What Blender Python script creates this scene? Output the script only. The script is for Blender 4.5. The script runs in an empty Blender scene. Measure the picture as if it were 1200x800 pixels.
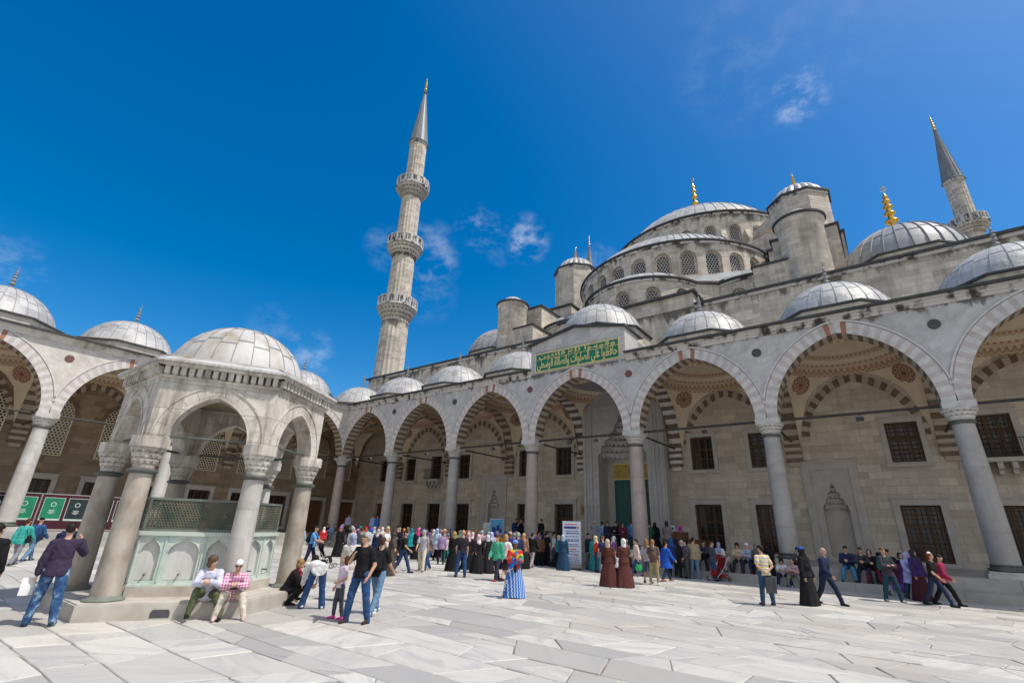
import bpy, math, random
from math import sin, cos, pi, sqrt, atan2, radians
from mathutils import Vector, Matrix
random.seed(7)
SC = bpy.context.scene
COL = SC.collection
DG = bpy.context.evaluated_depsgraph_get

# ------------------------------------------------------------------ objects
def tag(o, label=None, cat=None, group=None, kind=None):
    if label: o['label'] = label
    if cat: o['category'] = cat
    if group: o['group'] = group
    if kind: o['kind'] = kind
    return o
def empty(name, loc=(0, 0, 0), rz=0.0, parent=None):
    o = bpy.data.objects.new(name, None); COL.objects.link(o)
    o.location = loc; o.rotation_euler = (0, 0, rz); o.empty_display_size = .2
    if parent: o.parent = parent
    return o
def children(o): return [c for c in bpy.data.objects if c.parent == o]
def put(name, me, parent=None, loc=(0, 0, 0), rz=0.0, sc=None):
    o = bpy.data.objects.new(name, me); COL.objects.link(o)
    o.location = loc; o.rotation_euler = (0, 0, rz)
    if sc: o.scale = sc
    if parent: o.parent = parent
    return o
def copy_tree(o, kids, parent=None, loc=None, rz=None):
    c = o.copy(); COL.objects.link(c); c.parent = parent
    if loc is not None: c.location = loc
    if rz is not None: c.rotation_euler = (0, 0, rz)
    for ch in kids.get(o.name, []): copy_tree(ch, kids, c)
    return c
def kid_map():
    d = {}
    for o in bpy.data.objects:
        if o.parent: d.setdefault(o.parent.name, []).append(o)
    return d

# ------------------------------------------------------------------ mesh builder
class MB:
    def __init__(s, mapf=None):
        s.v = []; s.f = []; s.m = []; s.uv = []; s.map = mapf
    def face(s, pts, m=0, uv=None):
        if s.map: pts = [s.map(*p) for p in pts]
        i = len(s.v); s.v += [tuple(p) for p in pts]
        s.f.append(tuple(range(i, i + len(pts)))); s.m.append(m); s.uv.append(uv)
    def grid(s, rows, m=0, closed=False, uvs=None, mf=None, flip=False):
        """rows of points sharing vertices; closed joins last column to first"""
        n = len(rows[0]); b = len(s.v)
        for r in rows:
            s.v += [tuple(s.map(*p)) if s.map else tuple(p) for p in r]
        for i in range(len(rows) - 1):
            for j in range(n if closed else n - 1):
                k = (j + 1) % n
                q = (b + i * n + j, b + i * n + k, b + (i + 1) * n + k, b + (i + 1) * n + j)
                if flip: q = q[::-1]
                s.f.append(q); s.m.append(mf(i, j) if mf else m)
                if uvs:
                    u = [uvs[i][j], uvs[i][j + 1], uvs[i + 1][j + 1], uvs[i + 1][j]]
                    s.uv.append(u[::-1] if flip else u)
                else: s.uv.append(None)
    def box(s, x0, y0, z0, x1, y1, z1, m=0):
        P = [(x0, y0, z0), (x1, y0, z0), (x1, y1, z0), (x0, y1, z0), (x0, y0, z1), (x1, y0, z1), (x1, y1, z1), (x0, y1, z1)]
        for q in ((0, 3, 2, 1), (4, 5, 6, 7), (0, 1, 5, 4), (1, 2, 6, 5), (2, 3, 7, 6), (3, 0, 4, 7)):
            s.face([P[i] for i in q], m)
    def obox(s, c, hx, hy, z0, z1, a, m=0):
        ca, sa = cos(a), sin(a)
        w = [(c[0] + x * ca - y * sa, c[1] + x * sa + y * ca) for x, y in ((-hx, -hy), (hx, -hy), (hx, hy), (-hx, hy))]
        s.prism(w, z0, z1, m)
    def prism(s, poly, z0, z1, m=0, top=True, bottom=True):
        n = len(poly)
        for i in range(n):
            a, b = poly[i], poly[(i + 1) % n]
            s.face([(a[0], a[1], z0), (b[0], b[1], z0), (b[0], b[1], z1), (a[0], a[1], z1)], m)
        if top: s.face([(p[0], p[1], z1) for p in poly], m)
        if bottom: s.face([(p[0], p[1], z0) for p in poly[::-1]], m)
    def revolve(s, cx, cy, prof, n=24, m=0, a0=0.0, a1=2 * pi, mf=None, ph=0.0):
        full = abs(a1 - a0 - 2 * pi) < 1e-6
        k = n if full else n + 1
        rows = []; uvs = []; L = 0
        rm = max(p[0] for p in prof)
        for i, (r, z) in enumerate(prof):
            if i: L += sqrt((r - prof[i - 1][0]) ** 2 + (z - prof[i - 1][1]) ** 2)
            rows.append([(cx + r * cos(a0 + ph + (a1 - a0) * j / n), cy + r * sin(a0 + ph + (a1 - a0) * j / n), z) for j in range(k)])
            uvs.append([((a1 - a0) * j / n * rm, L + prof[0][1]) for j in range(n + 1)])
        s.grid(rows, m, full, uvs, mf)
    def tube(s, a, b, r, n=8, m=0, r2=None, caps=True):
        a = Vector(a); b = Vector(b); d = (b - a)
        if d.length < 1e-6: return
        d.normalize(); t = d.orthogonal().normalized(); w = d.cross(t)
        r2 = r if r2 is None else r2
        R = [[tuple(p + (t * cos(2 * pi * j / n) + w * sin(2 * pi * j / n)) * q) for j in range(n)] for p, q in ((a, r), (b, r2))]
        s.grid(R, m, True)
        if caps: s.face(R[0][::-1], m); s.face(R[1], m)
    def build(s, name, mats, parent=None, smooth=None, loc=(0, 0, 0), rz=0.0):
        me = s.mesh(name, mats, smooth)
        return put(name, me, parent, loc, rz)
    def mesh(s, name, mats, smooth=None):
        me = bpy.data.meshes.new(name)
        me.from_pydata(s.v, [], s.f)
        if not isinstance(mats, (list, tuple)): mats = [mats]
        for m in mats: me.materials.append(m)
        me.polygons.foreach_set('material_index', s.m)
        uvl = me.uv_layers.new(name='UVMap')
        out = []
        for f, uv, p in zip(s.f, s.uv, me.polygons):
            if uv: 
                for u in uv: out += (u[0], u[1])
            else:
                n = p.normal
                if abs(n.z) > .85:
                    for i in f: out += (s.v[i][0], s.v[i][1])
                else:
                    l = sqrt(n.x * n.x + n.y * n.y) or 1; tx, ty = -n.y / l, n.x / l
                    for i in f: out += (tx * s.v[i][0] + ty * s.v[i][1], s.v[i][2])
        uvl.data.foreach_set('uv', out)
        if smooth:
            me.polygons.foreach_set('use_smooth', [True] * len(s.f))
            me.set_sharp_from_angle(angle=radians(smooth))
        me.update()
        return me

# ------------------------------------------------------------------ materials
def nd(nt, typ, ins=None, **at):
    n = nt.nodes.new(typ)
    for k, v in at.items(): setattr(n, k, v)
    for k, v in (ins or {}).items():
        sk = n.inputs[k]
        if isinstance(v, bpy.types.NodeSocket): nt.links.new(v, sk)
        else: sk.default_value = v
    return n
def rgb(c): return (c[0], c[1], c[2], 1.0)
def mixc(nt, f, a, b, mode='MIX'):
    n = nt.nodes.new('ShaderNodeMix'); n.data_type = 'RGBA'; n.blend_type = mode
    for k, v in ((0, f), (6, a), (7, b)):
        if isinstance(v, bpy.types.NodeSocket): nt.links.new(v, n.inputs[k])
        else: n.inputs[k].default_value = v if k == 0 else rgb(v)
    return n.outputs[2]
def ramp(nt, f, stops):
    n = nd(nt, 'ShaderNodeValToRGB', {'Fac': f}); e = n.color_ramp.elements
    while len(e) < len(stops): e.new(.5)
    for el, (p, c) in zip(e, stops): el.position = p; el.color = rgb(c) if isinstance(c, (tuple, list)) else (c, c, c, 1)
    return n.outputs['Color']
def mth(nt, op, a, b=0.0, c=None):
    n = nt.nodes.new('ShaderNodeMath'); n.operation = op
    for i, v in enumerate((a, b, c)):
        if v is None: continue
        if isinstance(v, bpy.types.NodeSocket): nt.links.new(v, n.inputs[i])
        else: n.inputs[i].default_value = v
    return n.outputs[0]
def newmat(name, rough=.8, metal=0.0, spec=.4):
    m = bpy.data.materials.new(name); m.use_nodes = True; nt = m.node_tree
    b = nt.nodes['Principled BSDF']; b.inputs['Roughness'].default_value = rough; b.inputs['Metallic'].default_value = metal
    b.inputs['Specular IOR Level'].default_value = spec
    return m, nt, b
def pos(nt, sc=(1, 1, 1)):
    g = nd(nt, 'ShaderNodeNewGeometry')
    return nd(nt, 'ShaderNodeVectorMath', {0: g.outputs['Position'], 1: sc}, operation='MULTIPLY').outputs[0]
def noise(nt, v, s, d=4, r=.55, dist=0.0):
    return nd(nt, 'ShaderNodeTexNoise', {'Vector': v, 'Scale': s, 'Detail': d, 'Roughness': r, 'Distortion': dist}).outputs['Fac']
def uvr(nt):
    """UV in metres shifted by a random amount per object so that copies do not repeat"""
    u = nd(nt, 'ShaderNodeUVMap').outputs[0]
    r = nd(nt, 'ShaderNodeObjectInfo').outputs['Random']
    k = mth(nt, 'MULTIPLY', mth(nt, 'FLOOR', mth(nt, 'MULTIPLY', r, 40.0)), 7.0)
    o = nd(nt, 'ShaderNodeCombineXYZ', {'X': k, 'Y': 0.0}).outputs[0]
    return nd(nt, 'ShaderNodeVectorMath', {0: u, 1: o}, operation='ADD').outputs[0]
def bump(nt, b, h, s=.3, d=.02):
    n = nd(nt, 'ShaderNodeBump', {'Height': h, 'Strength': s, 'Distance': d}); nt.links.new(n.outputs[0], b.inputs['Normal'])

def masonry(name, c, mortar, bw, bh, stain=(.08, .075, .065), amt=.4, streak=.35, veins=0.0, ms=.012, rough=.85, bs=.35, drip=None, fs=1.0):
    """ashlar: c = list of block colours"""
    m, nt, b = newmat(name, rough)
    uv = uvr(nt)
    w = nd(nt, 'ShaderNodeTexNoise', {'Vector': uv, 'Scale': .9, 'Detail': 2.0}).outputs['Color']
    uvd = nd(nt, 'ShaderNodeVectorMath', {0: w, 1: (.05, .05, 0), 2: uv}, operation='MULTIPLY_ADD').outputs[0]
    br = nd(nt, 'ShaderNodeTexBrick', {'Vector': uvd, 'Color1': (0, 0, 0, 1), 'Color2': (1, 1, 1, 1), 'Mortar': (.5, .5, .5, 1), 'Scale': 1.0, 'Mortar Size': ms, 'Mortar Smooth': .3, 'Brick Width': bw, 'Row Height': bh}, offset=.43, squash=.72, squash_frequency=3)
    k = len(c)
    col = ramp(nt, br.outputs['Color'], [(i / max(1, k - 1), x) for i, x in enumerate(c)])
    P = pos(nt)
    n1 = noise(nt, P, .35 * fs, 6, .65)
    n2 = noise(nt, P, 3.5, 5, .65)
    col = mixc(nt, mth(nt, 'MULTIPLY', ramp(nt, n2, [(.35, 0.0), (.75, 1.0)]), .35), col, tuple(x * .62 for x in c[0]))
    if veins:
        cr = nd(nt, 'ShaderNodeVectorMath', {0: br.outputs['Color'], 1: (30, 20, 40), 2: P}, operation='MULTIPLY_ADD').outputs[0]
        ro = nd(nt, 'ShaderNodeVectorRotate', {'Vector': cr, 'Rotation': (.6, .5, .3)}, rotation_type='EULER_XYZ').outputs[0]
        wv = noise(nt, nd(nt, 'ShaderNodeVectorMath', {0: ro, 1: (.5, .5, 2.6)}, operation='MULTIPLY').outputs[0], 1.0, 7, .62, .6)
        col = mixc(nt, mth(nt, 'MULTIPLY', ramp(nt, wv, [(.46, 0.0), (.66, 1.0)]), veins), col, tuple(x * .45 for x in c[0]))
    st = noise(nt, pos(nt, (1.3 * fs, 1.3 * fs, .12 * fs)), 1.0, 6, .68)
    col = mixc(nt, mth(nt, 'MULTIPLY', ramp(nt, st, [(.48, 0.0), (.72, 1.0)]), streak), col, stain)
    col = mixc(nt, mth(nt, 'MULTIPLY', ramp(nt, n1, [(.5, 0.0), (.75, 1.0)]), amt), col, stain)
    col = mixc(nt, mth(nt, 'MULTIPLY', br.outputs['Fac'], .8), col, mortar)
    for z0, z1, s1 in (drip or ()):     # lichen and run-off under a ledge at height z1
        z = nd(nt, 'ShaderNodeSeparateXYZ', {0: P}).outputs[2]
        k = nd(nt, 'ShaderNodeMapRange', {'Value': z, 'From Min': z0, 'From Max': z1, 'To Min': -.22, 'To Max': .16}).outputs[0]
        q = noise(nt, pos(nt, (s1, s1, .3 * s1)), 1.0, 6, .7)
        k = mth(nt, 'MULTIPLY', ramp(nt, mth(nt, 'ADD', q, k), [(.56, 0.0), (.66, 1.0)]), mth(nt, 'LESS_THAN', z, z1 + .05))
        col = mixc(nt, mth(nt, 'MULTIPLY', k, .8), col, (.055, .047, .04))
    nt.links.new(col, b.inputs['Base Color'])
    h = mth(nt, 'ADD', mth(nt, 'MULTIPLY', br.outputs['Fac'], -1.0), mth(nt, 'MULTIPLY', n2, .5))
    bump(nt, b, h, bs, .015)
    return m
def plain(name, c, c2=None, s=2.0, rough=.8, metal=0.0, sc=(1, 1, 1), spec=.4, lo=.35, hi=.7, bs=0.0):
    m, nt, b = newmat(name, rough, metal, spec)
    c2 = c2 or tuple(x * .7 for x in c)
    n = noise(nt, pos(nt, sc), s, 5, .6)
    nt.links.new(ramp(nt, n, [(lo, c), (hi, c2)]), b.inputs['Base Color'])
    if bs: bump(nt, b, n, bs, .02)
    return m
def cloth(name, c, rough=.9):
    m, nt, b = newmat(name, rough, 0, .2)
    n = noise(nt, pos(nt), 9, 3, .6)
    if rough > .7: bump(nt, b, noise(nt, pos(nt, (1, 1, .45)), 16, 3, .6, .8), .7, .03)
    nt.links.new(ramp(nt, n, [(.3, tuple(min(1, x * 1.15) for x in c)), (.75, tuple(x * .75 for x in c))]), b.inputs['Base Color'])
    return m
def hexholes(nt, vec, s, rad):
    """1 inside round holes on a triangular lattice of pitch s"""
    sp = nd(nt, 'ShaderNodeSeparateXYZ', {0: vec}); x = mth(nt, 'DIVIDE', sp.outputs[0], s); y = mth(nt, 'DIVIDE', sp.outputs[1], s * 1.732)
    ds = []
    for o in (0.0, .5):
        fx = mth(nt, 'SUBTRACT', mth(nt, 'FRACT', mth(nt, 'ADD', x, o)), .5)
        fy = mth(nt, 'MULTIPLY', mth(nt, 'SUBTRACT', mth(nt, 'FRACT', mth(nt, 'ADD', y, o)), .5), 1.732)
        ds.append(mth(nt, 'ADD', mth(nt, 'MULTIPLY', fx, fx), mth(nt, 'MULTIPLY', fy, fy)))
    d = mth(nt, 'SQRT', mth(nt, 'MINIMUM', ds[0], ds[1]))
    return mth(nt, 'LESS_THAN', d, rad)
def lattice(name, c, s, rad, c2=None):
    m, nt, b = newmat(name, .8)
    uv = nd(nt, 'ShaderNodeUVMap').outputs[0]
    h = hexholes(nt, uv, s, rad)
    n = noise(nt, pos(nt), 3.0, 4, .6)
    nt.links.new(ramp(nt, n, [(.35, c), (.7, c2 or tuple(x * .75 for x in c))]), b.inputs['Base Color'])
    tr = nd(nt, 'ShaderNodeBsdfTransparent'); mx = nd(nt, 'ShaderNodeMixShader', {0: h, 1: b.outputs[0], 2: tr.outputs[0]})
    nt.links.new(mx.outputs[0], nt.nodes['Material Output'].inputs[0])
    return m

def make_mats():
    M = {}
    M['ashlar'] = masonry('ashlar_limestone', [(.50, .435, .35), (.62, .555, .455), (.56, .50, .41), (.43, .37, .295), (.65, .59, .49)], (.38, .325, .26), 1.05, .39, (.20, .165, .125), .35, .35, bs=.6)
    M['portal'] = masonry('portal_marble', [(.44, .43, .425), (.53, .515, .505), (.48, .47, .465)], (.34, .33, .32), 2.4, 1.2, (.24, .23, .22), .35, .4, .2, .006, .55, .1)
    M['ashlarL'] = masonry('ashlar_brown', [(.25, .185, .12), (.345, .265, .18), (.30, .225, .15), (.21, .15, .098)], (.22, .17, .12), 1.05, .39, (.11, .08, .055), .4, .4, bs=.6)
    M['upper'] = masonry('ashlar_grey', [(.58, .52, .44), (.74, .675, .575), (.67, .605, .51), (.48, .43, .365), (.79, .725, .625)], (.44, .39, .335), .95, .36, (.15, .135, .12), .62, .6, bs=.6, drip=[(15.6, 17.7, .9), (24.6, 26.8, .8), (34.5, 37.0, .7)])
    M['marble'] = masonry('marble_facing', [(.50, .495, .50), (.63, .615, .605), (.56, .55, .55), (.68, .655, .62)], (.40, .38, .365), 2.1, 1.05, (.27, .255, .245), .4, .5, .32, .006, .55, .15, [(10.9, 11.7, 1.5)])
    M['marbleL'] = masonry('marble_facing_warm', [(.60, .57, .53), (.68, .65, .60), (.64, .61, .56)], (.46, .43, .39), 2.1, 1.05, (.42, .34, .26), .25, .35, .3, .006, .6, .1)
    M['fmarble'] = masonry('fountain_marble', [(.56, .52, .455), (.70, .665, .60), (.63, .59, .525)], (.20, .17, .13), 1.7, .62, (.13, .10, .07), .8, .8, .35, .008, .6, .4, None, 3.2)
    M['vw'] = plain('voussoir_white', (.65, .63, .61), (.50, .48, .465), 3.5, .6)
    M['vp'] = plain('voussoir_pink', (.55, .505, .48), (.43, .38, .355), 3.5, .65)
    M['vr'] = plain('voussoir_red', (.38, .17, .11), (.30, .14, .09), 3.0, .7)
    M['vb'] = plain('voussoir_brown', (.125, .085, .06), (.20, .145, .105), 2.5, .8)
    M['rosette'] = plain('rosette_red', (.24, .085, .055), (.32, .14, .09), 6, .9); M['plasterR'] = plain('rosette_ground', (.52, .38, .27), (.45, .32, .22), 6, .9)
    M['vc'] = plain('voussoir_cream', (.44, .38, .30), (.36, .30, .23), 2.5, .8)
    M['cornice'] = plain('cornice_marble', (.60, .58, .55), (.07, .06, .05), 1.0, .75, sc=(1.6, 1.6, 1.1), lo=.50, hi=.60)
    M['corniceL'] = plain('cornice_pale', (.66, .63, .58), (.30, .26, .21), 1.0, .75, sc=(1.2, 1.2, .8), lo=.50, hi=.72)
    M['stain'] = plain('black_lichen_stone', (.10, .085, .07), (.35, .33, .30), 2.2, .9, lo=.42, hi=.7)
    M['eave'] = plain('lead_flashing', (.045, .048, .052), (.075, .078, .08), 3, .6)
    m, nt, b = newmat('lead_sheet', .5, 0, .5)
    uv = nd(nt, 'ShaderNodeUVMap').outputs[0]
    n1 = noise(nt, pos(nt), 1.1, 6, .65); n2 = noise(nt, pos(nt, (1, 1, .35)), 5.0, 4, .6)
    c = ramp(nt, n1, [(.3, (.34, .345, .35)), (.55, (.46, .46, .455)), (.75, (.27, .27, .265))])
    c = mixc(nt, mth(nt, 'MULTIPLY', ramp(nt, n2, [(.5, 0.0), (.8, 1.0)]), .35), c, (.28, .235, .19))
    pn = nd(nt, 'ShaderNodeTexBrick', {'Vector': uvr(nt), 'Color1': (0, 0, 0, 1), 'Color2': (1, 1, 1, 1), 'Mortar': (.4, .4, .4, 1), 'Scale': 1.0, 'Mortar Size': .012, 'Brick Width': .66, 'Row Height': 1.05}, offset=.5)
    c = mixc(nt, .42, c, ramp(nt, pn.outputs['Color'], [(0, (.22, .225, .235)), (.5, (.44, .44, .44)), (1, (.60, .60, .59))]))
    dn = noise(nt, pos(nt), 2.4, 3, .5)
    nt.links.new(c, b.inputs['Base Color']); bump(nt, b, mth(nt, 'ADD', dn, mth(nt, 'MULTIPLY', n2, .4)), .5, .08); M['lead'] = m
    M['leadD'] = plain('lead_weathered', (.26, .27, .285), (.40, .41, .415), 1.3, .5, lo=.3, hi=.75)
    M['seam'] = plain('lead_seam', (.20, .205, .21), (.32, .325, .33), 4, .6)
    M['spire'] = plain('spire_lead', (.15, .175, .20), (.25, .27, .29), 1.5, .5, sc=(2, 2, .4))
    M['leadF'] = plain('lead_chalky', (.54, .54, .53), (.33, .27, .20), 1.8, .6, sc=(1, 1, .5), lo=.44, hi=.72)
    M['gold'] = plain('gilded_copper', (.85, .55, .12), (.75, .45, .08), 3, .25, 1.0)
    M['bronze'] = plain('dark_bronze', (.085, .09, .08), (.15, .165, .145), 5, .55, .3)
    M['iron'] = plain('black_iron', (.025, .025, .027), (.05, .045, .04), 6, .6)
    M['granite'] = masonry('granite_grey', [(.37, .36, .35), (.44, .43, .41)], (.24, .23, .22), 40, 2.4, (.22, .21, .20), .5, .5, .25, .012, .5, .12)
    M['granitep'] = masonry('granite_pink', [(.42, .355, .325), (.45, .385, .35)], (.25, .22, .20), 40, 2.4, (.25, .21, .19), .5, .5, .25, .012, .5, .12)
    M['colmarble'] = masonry('column_marble', [(.58, .565, .54), (.62, .61, .58)], (.34, .32, .29), 40, 2.2, (.26, .22, .175), .5, .55, .35, .012, .5, .12)
    M['porph'] = plain('red_porphyry', (.13, .055, .05), (.20, .10, .09), 8, .5)
    M['slate'] = plain('dark_slate', (.05, .052, .06), (.09, .09, .1), 6, .5)
    M['plaster'] = plain('cream_plaster', (.72, .62, .46), (.60, .50, .36), .9, .9, lo=.4, hi=.72)
    m, nt, b = newmat('painted_ornament', .9); uv = nd(nt, 'ShaderNodeUVMap').outputs[0]
    h = hexholes(nt, uv, .30, .30); h2 = hexholes(nt, uv, .10, .34)
    c = mixc(nt, h, (.60, .49, .355), (.38, .22, .145)); c = mixc(nt, mth(nt, 'MULTIPLY', h2, .5), c, (.40, .24, .16)); nt.links.new(c, b.inputs['Base Color']); M['ornament'] = m
    M['glass'] = plain('dark_pane', (.012, .013, .015), (.03, .032, .035), 2, .12, spec=.5)
    M['wood'] = plain('brown_wood', (.17, .075, .03), (.11, .05, .022), 6, .6, sc=(1, 1, .2))
    M['grille'] = plain('iron_grille', (.035, .022, .016), (.06, .035, .022), 6, .6)
    M['doorg'] = plain('green_door', (.012, .10, .085), (.008, .075, .065), 3, .5)
    m, nt, b = newmat('gilded_inscription', .5); n = noise(nt, pos(nt, (1, 1, 1)), 9, 5, .7, 2.0)
    nt.links.new(ramp(nt, n, [(.42, (.10, .07, .02)), (.52, (.55, .38, .08))]), b.inputs['Base Color']); M['goldtext'] = m
    M['pgreen'] = plain('panel_green', (.008, .16, .095), (.010, .19, .11), 2, .6)
    M['pgold'] = plain('panel_gold', (.80, .68, .27), (.70, .58, .22), 6, .5)
    M['latW'] = lattice('plaster_lattice', (.62, .54, .40), .21, .36)
    M['latG'] = lattice('stone_lattice', (.50, .47, .425), .27, .40)
    M['frame'] = plain('grey_stone_trim', (.47, .44, .40), (.37, .345, .315), 1.6, .7, bs=.05)
    M['latF'] = lattice('bronze_lattice', (.05, .075, .06), .066, .27, (.15, .135, .095))
    m, nt, b = newmat('copper_stained_marble', .6)
    n = noise(nt, pos(nt, (1.6, 1.6, .35)), 1.5, 5, .6); n2 = noise(nt, pos(nt), 5, 5, .65)
    c = ramp(nt, n, [(.40, (.64, .655, .615)), (.54, (.53, .635, .585)), (.72, (.34, .52, .47))])
    c = mixc(nt, mth(nt, 'MULTIPLY', ramp(nt, n2, [(.5, 0.0), (.75, 1.0)]), .7), c, (.36, .31, .24)); nt.links.new(c, b.inputs['Base Color']); M['verdi'] = m
    M['verdir'] = plain('copper_stained_rim', (.44, .54, .49), (.58, .60, .55), 3, .6)
    M['basin'] = plain('pale_stained_marble', (.62, .63, .61), (.40, .40, .37), 2.2, .6, sc=(1.4, 1.4, .5), lo=.4, hi=.75)
    M['kerb'] = plain('kerb_stone', (.52, .49, .44), (.36, .32, .27), 1.6, .8, lo=.38, hi=.72, bs=.15)
    M['step'] = plain('step_stone', (.42, .405, .38), (.29, .275, .255), 1.1, .75, lo=.38, hi=.7, bs=.1)
    m, nt, b = newmat('paving_marble', .5, 0, .4)
    at = nd(nt, 'ShaderNodeAttribute', attribute_name='tint').outputs['Color']
    sp = nd(nt, 'ShaderNodeSeparateColor', {0: at})
    P = pos(nt); off = nd(nt, 'ShaderNodeVectorMath', {0: at, 1: (40, 40, 40)}, operation='MULTIPLY').outputs[0]
    rot = nd(nt, 'ShaderNodeVectorRotate', {'Vector': P, 'Angle': mth(nt, 'MULTIPLY', sp.outputs[1], 6.28)}, rotation_type='Z_AXIS').outputs[0]
    Q = nd(nt, 'ShaderNodeVectorMath', {0: rot, 1: off}, operation='ADD').outputs[0]
    Q2 = nd(nt, 'ShaderNodeVectorMath', {0: Q, 1: (.55, 3.0, 1)}, operation='MULTIPLY').outputs[0]
    v1 = noise(nt, Q2, .9, 7, .65, .8); v2 = noise(nt, Q, 14.0, 4, .7); v3 = noise(nt, P, .25, 4, .6)
    c = ramp(nt, sp.outputs[0], [(0, (.35, .34, .325)), (.25, (.455, .44, .41)), (.65, (.55, .53, .49)), (1, (.64, .61, .555))])
    c = mixc(nt, mth(nt, 'MULTIPLY', ramp(nt, v1, [(.46, 0.0), (.62, 1.0)]), .6), c, (.36, .36, .36))
    c = mixc(nt, mth(nt, 'MULTIPLY', ramp(nt, v2, [(.5, 0.0), (.8, 1.0)]), .25), c, (.38, .36, .33))
    c = mixc(nt, mth(nt, 'MULTIPLY', ramp(nt, v3, [(.45, 0.0), (.7, 1.0)]), .55), c, (.43, .385, .325))
    nt.links.new(c, b.inputs['Base Color']); nt.links.new(ramp(nt, v2, [(.3, .5), (.8, .75)]), b.inputs['Roughness']); bump(nt, b, mth(nt, 'ADD', v2, v1), .12, .01)
    M['pave'] = m
    M['joint'] = plain('paving_joint', (.17, .15, .125), (.34, .31, .27), 2.5, .9)
    M['ground'] = plain('city_ground', (.22, .20, .17), (.16, .16, .12), .05, .9)
    M['white'] = plain('white_enamel', (.78, .78, .78), (.74, .74, .74), 2, .5)
    M['grey'] = plain('grey_enamel', (.35, .35, .36), (.3, .3, .31), 2, .5)
    return M
# ------------------------------------------------------------------ arch geometry
def arch_pts(h, rise, n=10):
    """half profile right spring -> apex of a two-centred pointed arch: list of (x, z)"""
    if rise <= h * 1.001:
        return [(h * cos(pi / 2 * i / n), rise * sin(pi / 2 * i / n)) for i in range(n + 1)]
    e = (rise * rise - h * h) / (2 * h); R = h + e
    a1 = atan2(rise, e)
    return [(-e + R * cos(a1 * i / n), R * sin(a1 * i / n)) for i in range(n + 1)]
def arch_full(h, rise, n=10):
    r = arch_pts(h, rise, n)
    return r + [(-x, z) for x, z in r[-2::-1]]
def ogee(h, rise, n=6):
    r = [(h * (1 - .35 * (i / n) ** 2), rise * .62 * i / n) for i in range(n + 1)]
    x0 = r[-1][0]
    r += [(x0 * (1 - (i / n)) ** .75 * (1 - .25 * sin(pi * i / n)), rise * (.62 + .38 * (i / n) ** .8)) for i in range(1, n + 1)]
    return r + [(-x, z) for x, z in r[-2::-1]]
def panel(m, u0, u1, z0, z1, uc, prof, zs, zsill, depth, mw=0, ms=1, v=0.0, back=False, pane=None, flip=False, ms2=None):
    """flat wall panel in (u, v, z) with one arched hole; prof = spring..apex..spring points relative to (uc, zs)"""
    def F(p, mat):
        m.face(p if not flip else p[::-1], mat)
    h = prof[0][0]; L, R = uc - h, uc + h
    for vv, rev in ((v, 0),) + (((v + depth, 1),) if back else ()):
        def Q(a, b, c, d):
            p = [(a[0], vv, a[1]), (b[0], vv, b[1]), (c[0], vv, c[1]), (d[0], vv, d[1])]
            F(p[::-1] if rev else p, mw)
        if L - u0 > 1e-4: Q((u0, z0), (L, z0), (L, zs), (u0, zs)); Q((u0, zs), (L, zs), (L, z1), (u0, z1))
        if u1 - R > 1e-4: Q((R, z0), (u1, z0), (u1, zs), (R, zs)); Q((R, zs), (u1, zs), (u1, z1), (R, z1))
        if zsill > z0 + 1e-4: Q((L, z0), (R, z0), (R, zsill), (L, zsill))
        for (xa, za), (xb, zb) in zip(prof[:-1], prof[1:]):
            Q((uc + xb, zs + zb), (uc + xa, zs + za), (uc + xa, z1), (uc + xb, z1))
    path = [(R, zsill)] + [(uc + x, zs + z) for x, z in prof] + [(L, zsill)]
    for i, (a, b) in enumerate(zip(path[:-1], path[1:])):
        F([(a[0], v, a[1]), (b[0], v, b[1]), (b[0], v + depth, b[1]), (a[0], v + depth, a[1])], ms if ms2 is None or i % 2 else ms2)
    if zsill > z0: F([(L, v, zsill), (R, v, zsill), (R, v + depth, zsill), (L, v + depth, zsill)], ms)
    if pane is not None:
        m.face([(p[0], v + depth * .98, p[1]) for p in path[::-1]], pane)
def voussoirs(m, uc, zs, h, rise, w, v0, v1, n, mats, rise_add=None, front=True, soffit=True, back=False, keys=None):
    """ring of wedge blocks: front faces at v0, soffit v0..v1"""
    a = arch_full(h, rise, n); b = arch_full(h + w, rise + (rise_add or w * 1.08), n)
    N = len(a) - 1
    for i in range(N):
        k = mats[i % len(mats)]
        if keys and (i in keys): k = keys[i]
        A, B, C, D = a[i], b[i], b[i + 1], a[i + 1]
        P = lambda q, v: (uc + q[0], v, zs + q[1])
        if front: m.face([P(A, v0), P(D, v0), P(C, v0), P(B, v0)][::-1], k)
        if back: m.face([P(A, v1), P(D, v1), P(C, v1), P(B, v1)], k)
        if soffit: m.face([P(A, v0), P(A, v1), P(D, v1), P(D, v0)][::-1], k)
        if front and not soffit: m.face([P(A, v0), P(A, v1), P(D, v1), P(D, v0)][::-1], k)
        if front: m.face([P(B, v0), P(B, v1), P(C, v1), P(C, v0)], k)
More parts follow.
